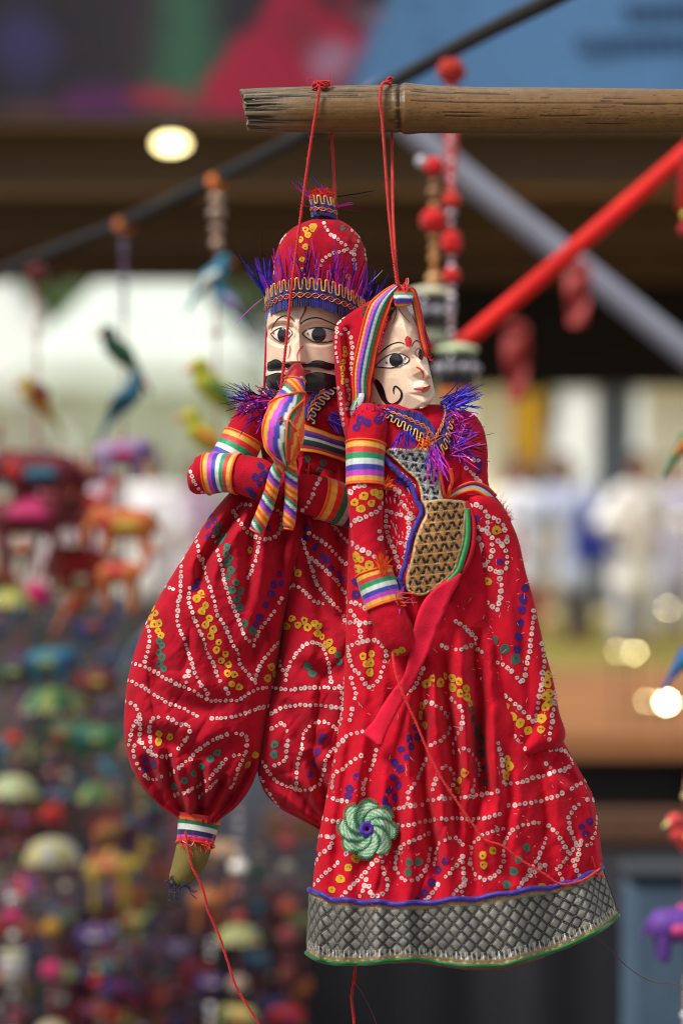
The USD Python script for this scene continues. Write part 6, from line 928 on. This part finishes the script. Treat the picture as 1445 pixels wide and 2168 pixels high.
spk = (meshkit.noise(np.stack([X / 9, np.cos(TH) * 14, np.sin(TH) * 14], -1), 31) > .86) & (X > 860); col = np.where(spk[..., None], col * .45, col)
jag = np.interp(th, np.linspace(0, 2 * PI, 24), np.r_[rb.uniform(-5, 5, 23), 0]); Xj = X + jag[None] * np.clip(1 - (X - 519) / 60, 0, 1) + (8 * np.sin(TH) * -1) * np.clip(1 - (X - 519) / 60, 0, 1)
# front = +w; angle 0 faces the viewer, pi/2 is up
G = np.stack([Xj, yc[:, None] - R * np.sin(TH), 30 + R * np.cos(TH)], -1)
# hollow end
inner = G[0] * [1, 1, 1]; c0 = G[0].mean(0); rim = [c0 + (G[0] - c0) * f + [dx, 0, 0] for f, dx in ((.93, -1.0), (.74, 2), (.68, 30), (.62, 90), (0.02, 100))]
G = np.concatenate([np.array(rim)[::-1], G], 0); rc = [lin(40, 32, 24) * .5] * 3 + [lin(150, 132, 100) * .8] * 2; cc = np.concatenate([np.array([[c_] * na for c_ in rc]), col], 0)
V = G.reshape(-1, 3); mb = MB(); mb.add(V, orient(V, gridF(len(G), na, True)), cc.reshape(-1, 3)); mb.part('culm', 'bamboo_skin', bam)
# ================================================================ hanging toy garlands
rt = np.random.default_rng(33)
ICO1, ICO2 = trimesh.creation.icosphere(2), trimesh.creation.icosphere(3)
def ball(p, s, col, mb=None):
    mb = mb or MB(); mb.add(ICO1.vertices * s + p, ICO1.faces, col); return mb
def blobs(pairs, k=14):
    out = [m3.Manifold.batch_hull([m3.Manifold.sphere(max(r, .0008), k).translate(list(map(float, p))) for p, r in grp]) for grp in pairs]; m = m3.Manifold.batch_boolean(out, m3.OpType.Add).to_mesh(); return m.vert_properties[:, :3], m.tri_verts
def place(V, s, p, yaw): R = trimesh.transformations.rotation_matrix(yaw, [0, 0, 1])[:3, :3]; return (np.asarray(V) * s) @ R.T + p
def elephant(g, p, s, c1, c2, c3, yaw=.3):                  # unit: about 1 wide
    b = [[((-.25, 0, 0), .20), ((.15, 0, .02), .21)], [((.30, 0, .10), .15), ((.34, 0, .08), .14)], [((.42, 0, .04), .07), ((.50, 0, -.10), .05)], [((.50, 0, -.10), .05), ((.54, 0, -.22), .035)], [((.54, 0, -.22), .035), ((.60, 0, -.24), .025)], [((-.44, 0, .04), .03), ((-.50, 0, -.12), .015)]]
    V, F = blobs(b); body = obj('elephant', place(V, s, p, yaw), F, 'toy_cloth', g, c1, 50)
    for x_ in (-.27, .18):
        for y_ in (-.1, .1): V, F = blobs([[((x_, y_, -.08), .085), ((x_, y_, -.34), .065)]], 10); obj('leg', place(V, s, p, yaw), F, 'toy_cloth', body, c1 * .85, 50)
    for y_ in (-1, 1): V, F = blobs([[((.24, y_ * .16, .14), .03), ((.16, y_ * .21, -.04), .03), ((.30, y_ * .2, 0), .03)]], 8); obj('ear', place(V, s, p, yaw), F, 'toy_cloth', body, c2, 50)
    V, F = blobs([[((-.16, -.15, -.02), .08), ((.06, -.15, -.02), .08), ((-.16, .15, -.02), .08), ((.06, .15, -.02), .08), ((-.05, 0, .2), .05)]], 10); obj('saddle_cloth', place(V, s, p, yaw), F, 'toy_cloth', body, c3, 50)
    for y_ in (-.12, .12): obj('eye', place(ICO1.vertices * .022 + [.40, y_, .14], s, p, yaw), ICO1.faces, 'shiny_bead', body, lin(20, 20, 20))
def camel(g, p, s, c1, c2, c3, yaw=.3):
    b = [[((-.28, 0, 0), .16), ((.12, 0, .02), .17)], [((-.08, 0, .16), .11), ((-.06, 0, .24), .06)], [((.20, 0, .02), .10), ((.36, 0, .10), .065)], [((.36, 0, .10), .065), ((.42, 0, .34), .055)], [((.42, 0, .36), .065), ((.56, 0, .34), .04)], [((-.42, 0, .04), .03), ((-.46, 0, -.14), .015)]]
    V, F = blobs(b); body = obj('camel', place(V, s, p, yaw), F, 'toy_cloth', g, c1, 50)
    for x_ in (-.30, .14):
        for y_ in (-.09, .09): V, F = blobs([[((x_, y_, -.06), .065), ((x_ + .02, y_, -.30), .04)], [((x_ + .02, y_, -.30), .04), ((x_, y_, -.56), .04)]], 10); obj('leg', place(V, s, p, yaw), F, 'toy_cloth', body, c1 * .85, 50)
    for y_ in (-.05, .05): V, F = blobs([[((.40, y_, .42), .02), ((.37, y_ * 1.3, .48), .012)]], 8); obj('ear', place(V, s, p, yaw), F, 'toy_cloth', body, c2, 50)
    V, F = blobs([[((-.2, -.13, .02), .06), ((.06, -.13, .02), .06), ((-.2, .13, .02), .06), ((.06, .13, .02), .06), ((-.07, 0, .22), .07)]], 10); obj('saddle_cloth', place(V, s, p, yaw), F, 'toy_cloth', body, c3, 50)
def bird(g, p, s, c1, c2, c3, yaw=.3, tilt=0):
    b = [[((-.05, 0, 0), .17), ((.12, 0, .14), .15)], [((.18, 0, .30), .13), ((.19, 0, .31), .13)], [((-.12, 0, -.06), .12), ((-.34, 0, -.36), .045)], [((-.34, 0, -.36), .045), ((-.46, 0, -.58), .03)]]
    V, F = blobs(b); body = obj('bird', place(V, s, p, yaw), F, 'toy_cloth', g, c1, 50)
    for y_ in (-1, 1): V, F = blobs([[((.08, y_ * .15, .1), .05), ((-.1, y_ * .17, -.02), .06), ((-.26, y_ * .12, -.22), .02)]], 10); obj('wing', place(V, s, p, yaw), F, 'toy_cloth', body, c2, 50)
    V, F = blobs([[((.28, 0, .31), .05), ((.40, 0, .24), .008)]], 10); obj('beak', place(V, s, p, yaw), F, 'toy_cloth', body, c3, 50)
    for y_ in (-.1, .1): obj('eye', place(ICO1.vertices * .025 + [.24, y_, .35], s, p, yaw), ICO1.faces, 'shiny_bead', body, lin(20, 20, 20))
def domeu(g, p, s, c1, c2, k=10):                           # little cloth umbrella with a scalloped, beaded edge
    t = np.linspace(0, 1, 9); a = np.linspace(0, 2 * PI, 40, endpoint=False); Rr = np.sin(t * PI / 2 * .96)[:, None] * (1 - .05 * t[:, None] * np.abs(np.sin(a * k / 2))[None]); Z = (np.cos(t * PI / 2) * .62)[:, None] - .05 * t[:, None] * np.abs(np.sin(a * k / 2))[None]
    G = np.stack([Rr * np.cos(a) * .5, Rr * np.sin(a) * .5, Z * .6 + 0 * Rr], -1); V, F = G.reshape(-1, 3), gridF(9, 40, True); col = np.where((np.arange(40) // 4 % 2 == 0)[None, :, None], c1, c2) * np.ones((9, 40, 1)); d_ = obj('umbrella', V * s + p, F, 'toy_cloth', g, col.reshape(-1, 3))
    mb = MB()
    for q in range(k * 2): an = q / (k * 2) * 2 * PI; ball(np.array([.5 * np.cos(an), .5 * np.sin(an), -.03]) * s + p, .03 * s, [lin(230, 210, 90), lin(240, 240, 240), lin(200, 30, 60)][q % 3], mb)
    mb.world('edge_beads', 'shiny_bead', d_)
def lantern(g, p, s, c1, c2, c3):
    pr = np.array([(.0, .52), (.14, .50), (.36, .44), (.40, .38), (.36, .34), (.30, .32)]); body = np.array([(.0, .31), (.30, .31), (.36, .2), (.38, 0), (.36, -.2), (.28, -.3), (0, -.3)]); a = 20
    def rev(P): m = trimesh.creation.revolve(P[::-1], sections=24); return m
    m = rev(body); b = obj('drum', m.vertices * s + p, m.faces, 'shiny_bead', g, c2, 40); m = rev(np.vstack([pr, [(0, .32)]])); obj('cap', m.vertices * s + p, m.faces, 'toy_cloth', b, c1, 40)
    for q in range(10): an = q / 10 * 2 * PI; obj('mirror_disc', (ICO1.vertices * [.09, .09, .09] + [.36 * np.cos(an), .36 * np.sin(an), .04]) * s + p, ICO1.faces, 'shiny_bead', b, lin(150, 148, 160))
    mb = MB()
    for q in range(24): an = q / 24 * 2 * PI; v = np.array([.27 * np.cos(an), .27 * np.sin(an), -.28]); mb.add(*tube(np.array([v, v * [1.1, 1.1, 1] + [0, 0, -.1], v * [1.15, 1.15, 1] + [0, 0, -.22]]) * s + p, .018 * s, 5), c3)
    mb.world('fringe', 'yarn', b)
def tassel(g, p, s, c1):
    mb = MB(); ball(p, .12 * s, c1, mb)
    for q in range(26): an = rt.uniform(0, 2 * PI); rr = rt.uniform(.02, .1); mb.add(*tube(np.array([[rr * np.cos(an), rr * np.sin(an), -.05], [1.6 * rr * np.cos(an), 1.6 * rr * np.sin(an), -.35], [2.0 * rr * np.cos(an), 2.0 * rr * np.sin(an), -.7 - rt.uniform(0, .08)]]) * s + p, .012 * s, 4), c1 * rt.uniform(.7, 1.2))
    mb.world('tassel', 'yarn', g)
def pom(g, p, s, c1, name='pompom'):
    V = ICO2.vertices; f = 1 + .16 * (meshkit.noise(V * 6 + p * 50) - .5) * 2; obj(name, V * f[:, None] * s / 2 * [1, 1, .9] + p, ICO2.faces, 'yarn', g, c1)
BC = [lin(214, 214, 224), lin(196, 60, 70), lin(226, 190, 120), lin(90, 86, 130), lin(232, 226, 220), lin(176, 120, 60), lin(120, 40, 60)]
def garland(px, d, y0, y1, items, label, beads=True, bs=14, seed=0, cords=lin(140, 30, 30), bcol=None, sway=0.0, cr=2.4, name='toy_garland', group=None, thick_to=None, k_s=1.0):
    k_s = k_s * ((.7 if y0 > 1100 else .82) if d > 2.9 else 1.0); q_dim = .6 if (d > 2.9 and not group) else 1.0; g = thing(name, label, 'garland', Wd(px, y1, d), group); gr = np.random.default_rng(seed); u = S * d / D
    ys = np.linspace(y0, y1, 30); P = np.array([Wd(px + sway * np.sin((y - y0) / max(y1 - y0, 1) * 3.0), y, d) for y in ys]); V, F = tube(P, cr * u, 6); obj('cord', V, F, 'yarn', g, cords)
    if thick_to:
        for o in (-9, 0, 9): V, F = tube(np.array([Wd(px + o * .6, y0 + 14, d), Wd(px + o, (y0 + thick_to) / 2, d), Wd(px + o * .3, thick_to, d)]), 5.5 * u, 6); obj('cord', V, F, 'yarn', g, cords)
    sx = lambda y: px + sway * np.sin((y - y0) / max(y1 - y0, 1) * 3.0)
    occ = [(y - (s * (.62 if k in ('camel', 'bird', 'dome') else .5)), y + s * .55) for (y, k, s, *_) in items]
    y = y0 + 20; pal = bcol or BC
    if beads:
        run = pal[gr.integers(len(pal))]
        while y < y1:
            if not any(a < y < b for a, b in occ):
                if gr.random() < .25: run = pal[gr.integers(len(pal))]
                s = bs * gr.uniform(.7, 1.25) * (1.7 if gr.random() < .06 else 1); obj('bead', ICO1.vertices * (np.array([1, 1, .8]) * s / 2 * u) + Wd(sx(y), y, d), ICO1.faces, 'shiny_bead', g, run * gr.uniform(.45, 1.45)); y += s * .5
            y += bs * .62
    for (y, k, s, *c) in items:
        off = 0
        if len(c) and np.ndim(c[-1]) == 0 and not isinstance(c[-1], np.ndarray): off = c[-1]; c = c[:-1]
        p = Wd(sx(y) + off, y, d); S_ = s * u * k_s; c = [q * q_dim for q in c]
        if k == 'elephant': elephant(g, p, S_, *c, yaw=gr.uniform(-.5, .5) + (PI if gr.random() < .5 else 0))
        elif k == 'camel': camel(g, p, S_, *c, yaw=gr.uniform(-.4, .4) + (PI if s < 0 else 0))
        elif k == 'bird': bird(g, p, S_, *c, yaw=gr.uniform(-.5, .5) + (PI if gr.random() < .5 else 0))
        elif k == 'dome': domeu(g, p, S_, *c)
        elif k == 'lantern': lantern(g, p, S_, *c)
        elif k == 'tassel': tassel(g, p, S_, *c)
        elif k == 'pom': pom(g, p, S_, *c)
        elif k == 'bead': obj('bead', ICO1.vertices * S_ / 2 + p, ICO1.faces, 'shiny_bead', g, c[0])
    return g
cR, cO, cY, cG, cB, cP, cPk, cW, cT, cK, cV = lin(206, 24, 24), lin(224, 120, 50), lin(222, 190, 60), lin(30, 116, 70), lin(30, 80, 160), lin(90, 50, 140), lin(224, 40, 120), lin(232, 226, 214), lin(30, 120, 150), lin(28, 28, 34), lin(190, 160, 206)
cLG, cMar, cYG = lin(150, 170, 90), lin(120, 24, 36), lin(170, 170, 40)
# garlands on the rod
garland(262, 2.96, 462, 1320, [(478, 'pom', 40, cO), (750, 'bird', 130, lin(36, 70, 50), cG, cO, -8), (850, 'bird', 130, cT, lin(20, 70, 90), cO, 4), (960, 'elephant', 130, cV, cP, cPk), (1110, 'elephant', 150, cO, cR, cY), (1215, 'camel', 130, cO, cY, cR)], 'toy garland with green and teal birds above lilac and orange elephants', bs=15, seed=1, k_s=1.3)
garland(458, 2.78, 368, 1010, [(385, 'pom', 40, cO), (590, 'bird', 120, cT, cW, cO, -8), (640, 'bird', 110, cT, cV, cO, 22), (830, 'bird', 170, cYG, cG, cO, -6), (930, 'bird', 150, cYG, cO, cR, -26)], 'toy garland with teal and white bird over yellow-green parrots beside the turban', bs=26, seed=2, bcol=[lin(214, 204, 210), lin(150, 90, 110), lin(180, 150, 130)])
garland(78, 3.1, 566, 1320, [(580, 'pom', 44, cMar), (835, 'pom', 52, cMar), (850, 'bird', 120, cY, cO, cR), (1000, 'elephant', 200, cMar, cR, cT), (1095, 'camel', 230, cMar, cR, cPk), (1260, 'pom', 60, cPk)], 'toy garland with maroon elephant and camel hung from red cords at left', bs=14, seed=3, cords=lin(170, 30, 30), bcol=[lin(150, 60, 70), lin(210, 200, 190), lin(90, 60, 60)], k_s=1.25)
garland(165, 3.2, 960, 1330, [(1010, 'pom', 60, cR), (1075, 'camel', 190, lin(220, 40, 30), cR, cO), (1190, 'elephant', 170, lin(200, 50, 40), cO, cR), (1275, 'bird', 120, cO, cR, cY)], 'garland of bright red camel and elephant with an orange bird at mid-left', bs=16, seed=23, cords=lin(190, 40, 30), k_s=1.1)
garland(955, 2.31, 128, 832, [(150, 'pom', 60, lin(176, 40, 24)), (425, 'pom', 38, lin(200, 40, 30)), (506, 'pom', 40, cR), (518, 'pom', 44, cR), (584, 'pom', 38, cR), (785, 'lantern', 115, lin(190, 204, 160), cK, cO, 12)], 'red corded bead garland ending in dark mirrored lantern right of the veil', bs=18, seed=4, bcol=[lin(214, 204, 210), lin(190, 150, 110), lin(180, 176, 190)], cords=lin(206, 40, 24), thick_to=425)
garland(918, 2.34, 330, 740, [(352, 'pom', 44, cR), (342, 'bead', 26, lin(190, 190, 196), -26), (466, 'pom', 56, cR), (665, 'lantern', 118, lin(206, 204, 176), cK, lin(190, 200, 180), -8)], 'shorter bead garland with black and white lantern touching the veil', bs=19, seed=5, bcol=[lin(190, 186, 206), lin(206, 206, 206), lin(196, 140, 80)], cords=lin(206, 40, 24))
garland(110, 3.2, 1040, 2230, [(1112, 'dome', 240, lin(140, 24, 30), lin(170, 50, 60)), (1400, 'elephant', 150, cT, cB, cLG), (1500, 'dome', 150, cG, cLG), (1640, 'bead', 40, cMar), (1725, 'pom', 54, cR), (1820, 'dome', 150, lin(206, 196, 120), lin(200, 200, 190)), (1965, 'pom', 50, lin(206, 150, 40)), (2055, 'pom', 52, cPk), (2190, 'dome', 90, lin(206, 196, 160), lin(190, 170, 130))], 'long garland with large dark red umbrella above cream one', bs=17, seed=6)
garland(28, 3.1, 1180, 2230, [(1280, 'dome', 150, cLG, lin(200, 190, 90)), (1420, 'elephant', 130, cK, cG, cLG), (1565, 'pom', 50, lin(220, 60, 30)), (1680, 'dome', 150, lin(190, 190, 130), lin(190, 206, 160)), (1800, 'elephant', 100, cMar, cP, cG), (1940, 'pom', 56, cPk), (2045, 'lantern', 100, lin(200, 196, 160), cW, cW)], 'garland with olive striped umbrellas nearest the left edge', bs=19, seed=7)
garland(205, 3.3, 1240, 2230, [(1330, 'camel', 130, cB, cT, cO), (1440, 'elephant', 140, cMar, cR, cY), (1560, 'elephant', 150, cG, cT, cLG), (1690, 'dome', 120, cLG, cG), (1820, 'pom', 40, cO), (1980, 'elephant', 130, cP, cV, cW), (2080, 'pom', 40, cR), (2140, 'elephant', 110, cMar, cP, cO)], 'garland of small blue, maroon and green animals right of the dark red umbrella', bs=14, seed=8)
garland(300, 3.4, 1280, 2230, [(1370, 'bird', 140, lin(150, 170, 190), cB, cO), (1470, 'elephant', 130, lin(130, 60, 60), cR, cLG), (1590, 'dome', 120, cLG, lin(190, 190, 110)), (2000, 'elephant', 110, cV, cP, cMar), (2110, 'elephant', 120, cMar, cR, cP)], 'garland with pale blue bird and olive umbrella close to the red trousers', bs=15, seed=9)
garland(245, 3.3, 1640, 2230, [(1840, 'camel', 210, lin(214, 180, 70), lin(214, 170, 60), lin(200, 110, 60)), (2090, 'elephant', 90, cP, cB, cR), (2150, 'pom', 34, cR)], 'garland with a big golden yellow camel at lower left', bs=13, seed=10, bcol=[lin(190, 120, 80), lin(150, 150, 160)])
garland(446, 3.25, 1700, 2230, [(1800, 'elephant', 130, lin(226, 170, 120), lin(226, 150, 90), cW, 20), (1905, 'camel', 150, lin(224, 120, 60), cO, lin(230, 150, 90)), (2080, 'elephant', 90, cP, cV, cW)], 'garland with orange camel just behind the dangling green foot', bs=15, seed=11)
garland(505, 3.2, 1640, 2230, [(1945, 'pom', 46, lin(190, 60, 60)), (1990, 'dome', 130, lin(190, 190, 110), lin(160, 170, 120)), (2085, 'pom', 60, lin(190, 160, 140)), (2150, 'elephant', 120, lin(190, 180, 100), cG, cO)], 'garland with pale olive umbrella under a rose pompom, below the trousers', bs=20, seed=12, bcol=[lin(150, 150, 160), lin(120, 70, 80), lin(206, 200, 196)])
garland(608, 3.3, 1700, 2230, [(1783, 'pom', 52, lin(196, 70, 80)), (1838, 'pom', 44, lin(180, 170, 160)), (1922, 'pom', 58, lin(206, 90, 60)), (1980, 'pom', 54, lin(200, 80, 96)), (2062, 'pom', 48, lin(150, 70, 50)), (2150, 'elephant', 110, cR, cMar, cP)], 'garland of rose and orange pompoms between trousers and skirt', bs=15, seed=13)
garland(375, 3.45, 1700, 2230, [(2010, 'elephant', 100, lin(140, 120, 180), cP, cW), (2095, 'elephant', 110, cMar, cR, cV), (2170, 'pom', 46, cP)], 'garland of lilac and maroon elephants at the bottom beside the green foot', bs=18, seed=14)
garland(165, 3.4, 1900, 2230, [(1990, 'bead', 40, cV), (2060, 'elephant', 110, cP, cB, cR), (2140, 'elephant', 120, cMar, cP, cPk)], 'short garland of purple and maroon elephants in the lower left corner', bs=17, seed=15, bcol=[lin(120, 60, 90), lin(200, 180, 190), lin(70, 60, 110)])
# a denser back row behind them
rk = np.random.default_rng(77); pal_n = ['maroon', 'red', 'green', 'teal', 'purple', 'brown', 'olive', 'rust', 'grey-violet', 'blue', 'orange', 'moss green']; knd = dict(elephant='elephant', pom='pompom', dome='umbrella', bird='bird', camel='camel'); pal = [cMar, cR, cG, cT, cP, lin(90, 60, 50), cLG, lin(150, 50, 40), lin(70, 60, 80), cB, cO, lin(60, 90, 60)]
for j, (px_, ya) in enumerate(((-5, 900), (52, 1000), (140, 1010), (175, 1150), (232, 1180), (330, 1290), (285, 1500), (345, 1500), (68, 1600), (140, 1620), (215, 1640), (275, 1720), (345, 1760), (410, 1800), (545, 1780), (575, 1830), (640, 1850))):
    it, y, nm = [], ya + 40, []
    while y < 2200:
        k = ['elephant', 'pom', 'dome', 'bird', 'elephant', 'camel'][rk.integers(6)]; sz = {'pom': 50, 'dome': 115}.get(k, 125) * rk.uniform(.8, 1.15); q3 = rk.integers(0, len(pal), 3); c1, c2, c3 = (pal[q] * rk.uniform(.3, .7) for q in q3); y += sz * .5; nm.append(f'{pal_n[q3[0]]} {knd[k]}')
        it.append((y, k, sz) + ((c1,) if k == 'pom' else (c1, c2) if k == 'dome' else (c1, c2, c3))); y += sz * .5 + rk.uniform(0, 40)
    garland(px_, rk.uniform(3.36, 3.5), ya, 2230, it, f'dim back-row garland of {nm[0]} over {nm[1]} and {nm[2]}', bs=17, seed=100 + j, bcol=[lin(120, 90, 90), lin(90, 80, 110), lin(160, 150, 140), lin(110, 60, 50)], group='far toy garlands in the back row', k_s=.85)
# right edge
garland(1452, 2.2, 240, 505, [(330, 'tassel', 150, cR), (455, 'bead', 26, cY), (485, 'pom', 34, lin(190, 20, 50))], 'red tassel garland cut by the right edge above the red bar', bs=14, seed=20)
garland(1462, 2.1, 790, 1480, [(935, 'bird', 130, cG, cO, cO), (1390, 'bird', 130, cB, cT, cO)], 'garland with a green and a blue bird cut by the right edge', bs=12, seed=21)
garland(1452, 2.1, 1640, 2200, [(1785, 'bird', 150, lin(200, 60, 60), cY, lin(206, 190, 130)), (1960, 'elephant', 190, cP, cB, lin(190, 60, 120))], 'garland with red and yellow bird over purple elephant at the right edge', bs=12, seed=22)
# red cloth strips on the grey pole
for px_, py_, d, h, lab in ((1222, 560, 3.6, 130, 'faded red cloth strip tied at the crossing of the pole and bar'), (1092, 690, 3.9, 160, 'dull red cloth strip hanging left of the bar crossing')):
    t = thing('cloth_strip', lab, 'cloth strip', Wd(px_, py_, d)); u = S * d / D; n = 24; zs_ = np.linspace(0, 1, n); P = Wd(px_, py_, d); G = np.stack([np.c_[P[0] + (q - .5) * 46 * u * (1 + .2 * np.sin(zs_ * 5)), P[1] + .006 * np.sin(zs_ * 9 + q * 4), P[2] - zs_ * h * u] for q in np.linspace(0, 1, 8)], 1); V, F = thick(G, .002); obj('strip', V, F, 'toy_cloth', t, lin(150, 40, 36)); m = trimesh.creation.icosphere(2, 20 * u); obj('knot', m.vertices * [1, .6, .6] + P, m.faces, 'toy_cloth', t, lin(160, 50, 48))
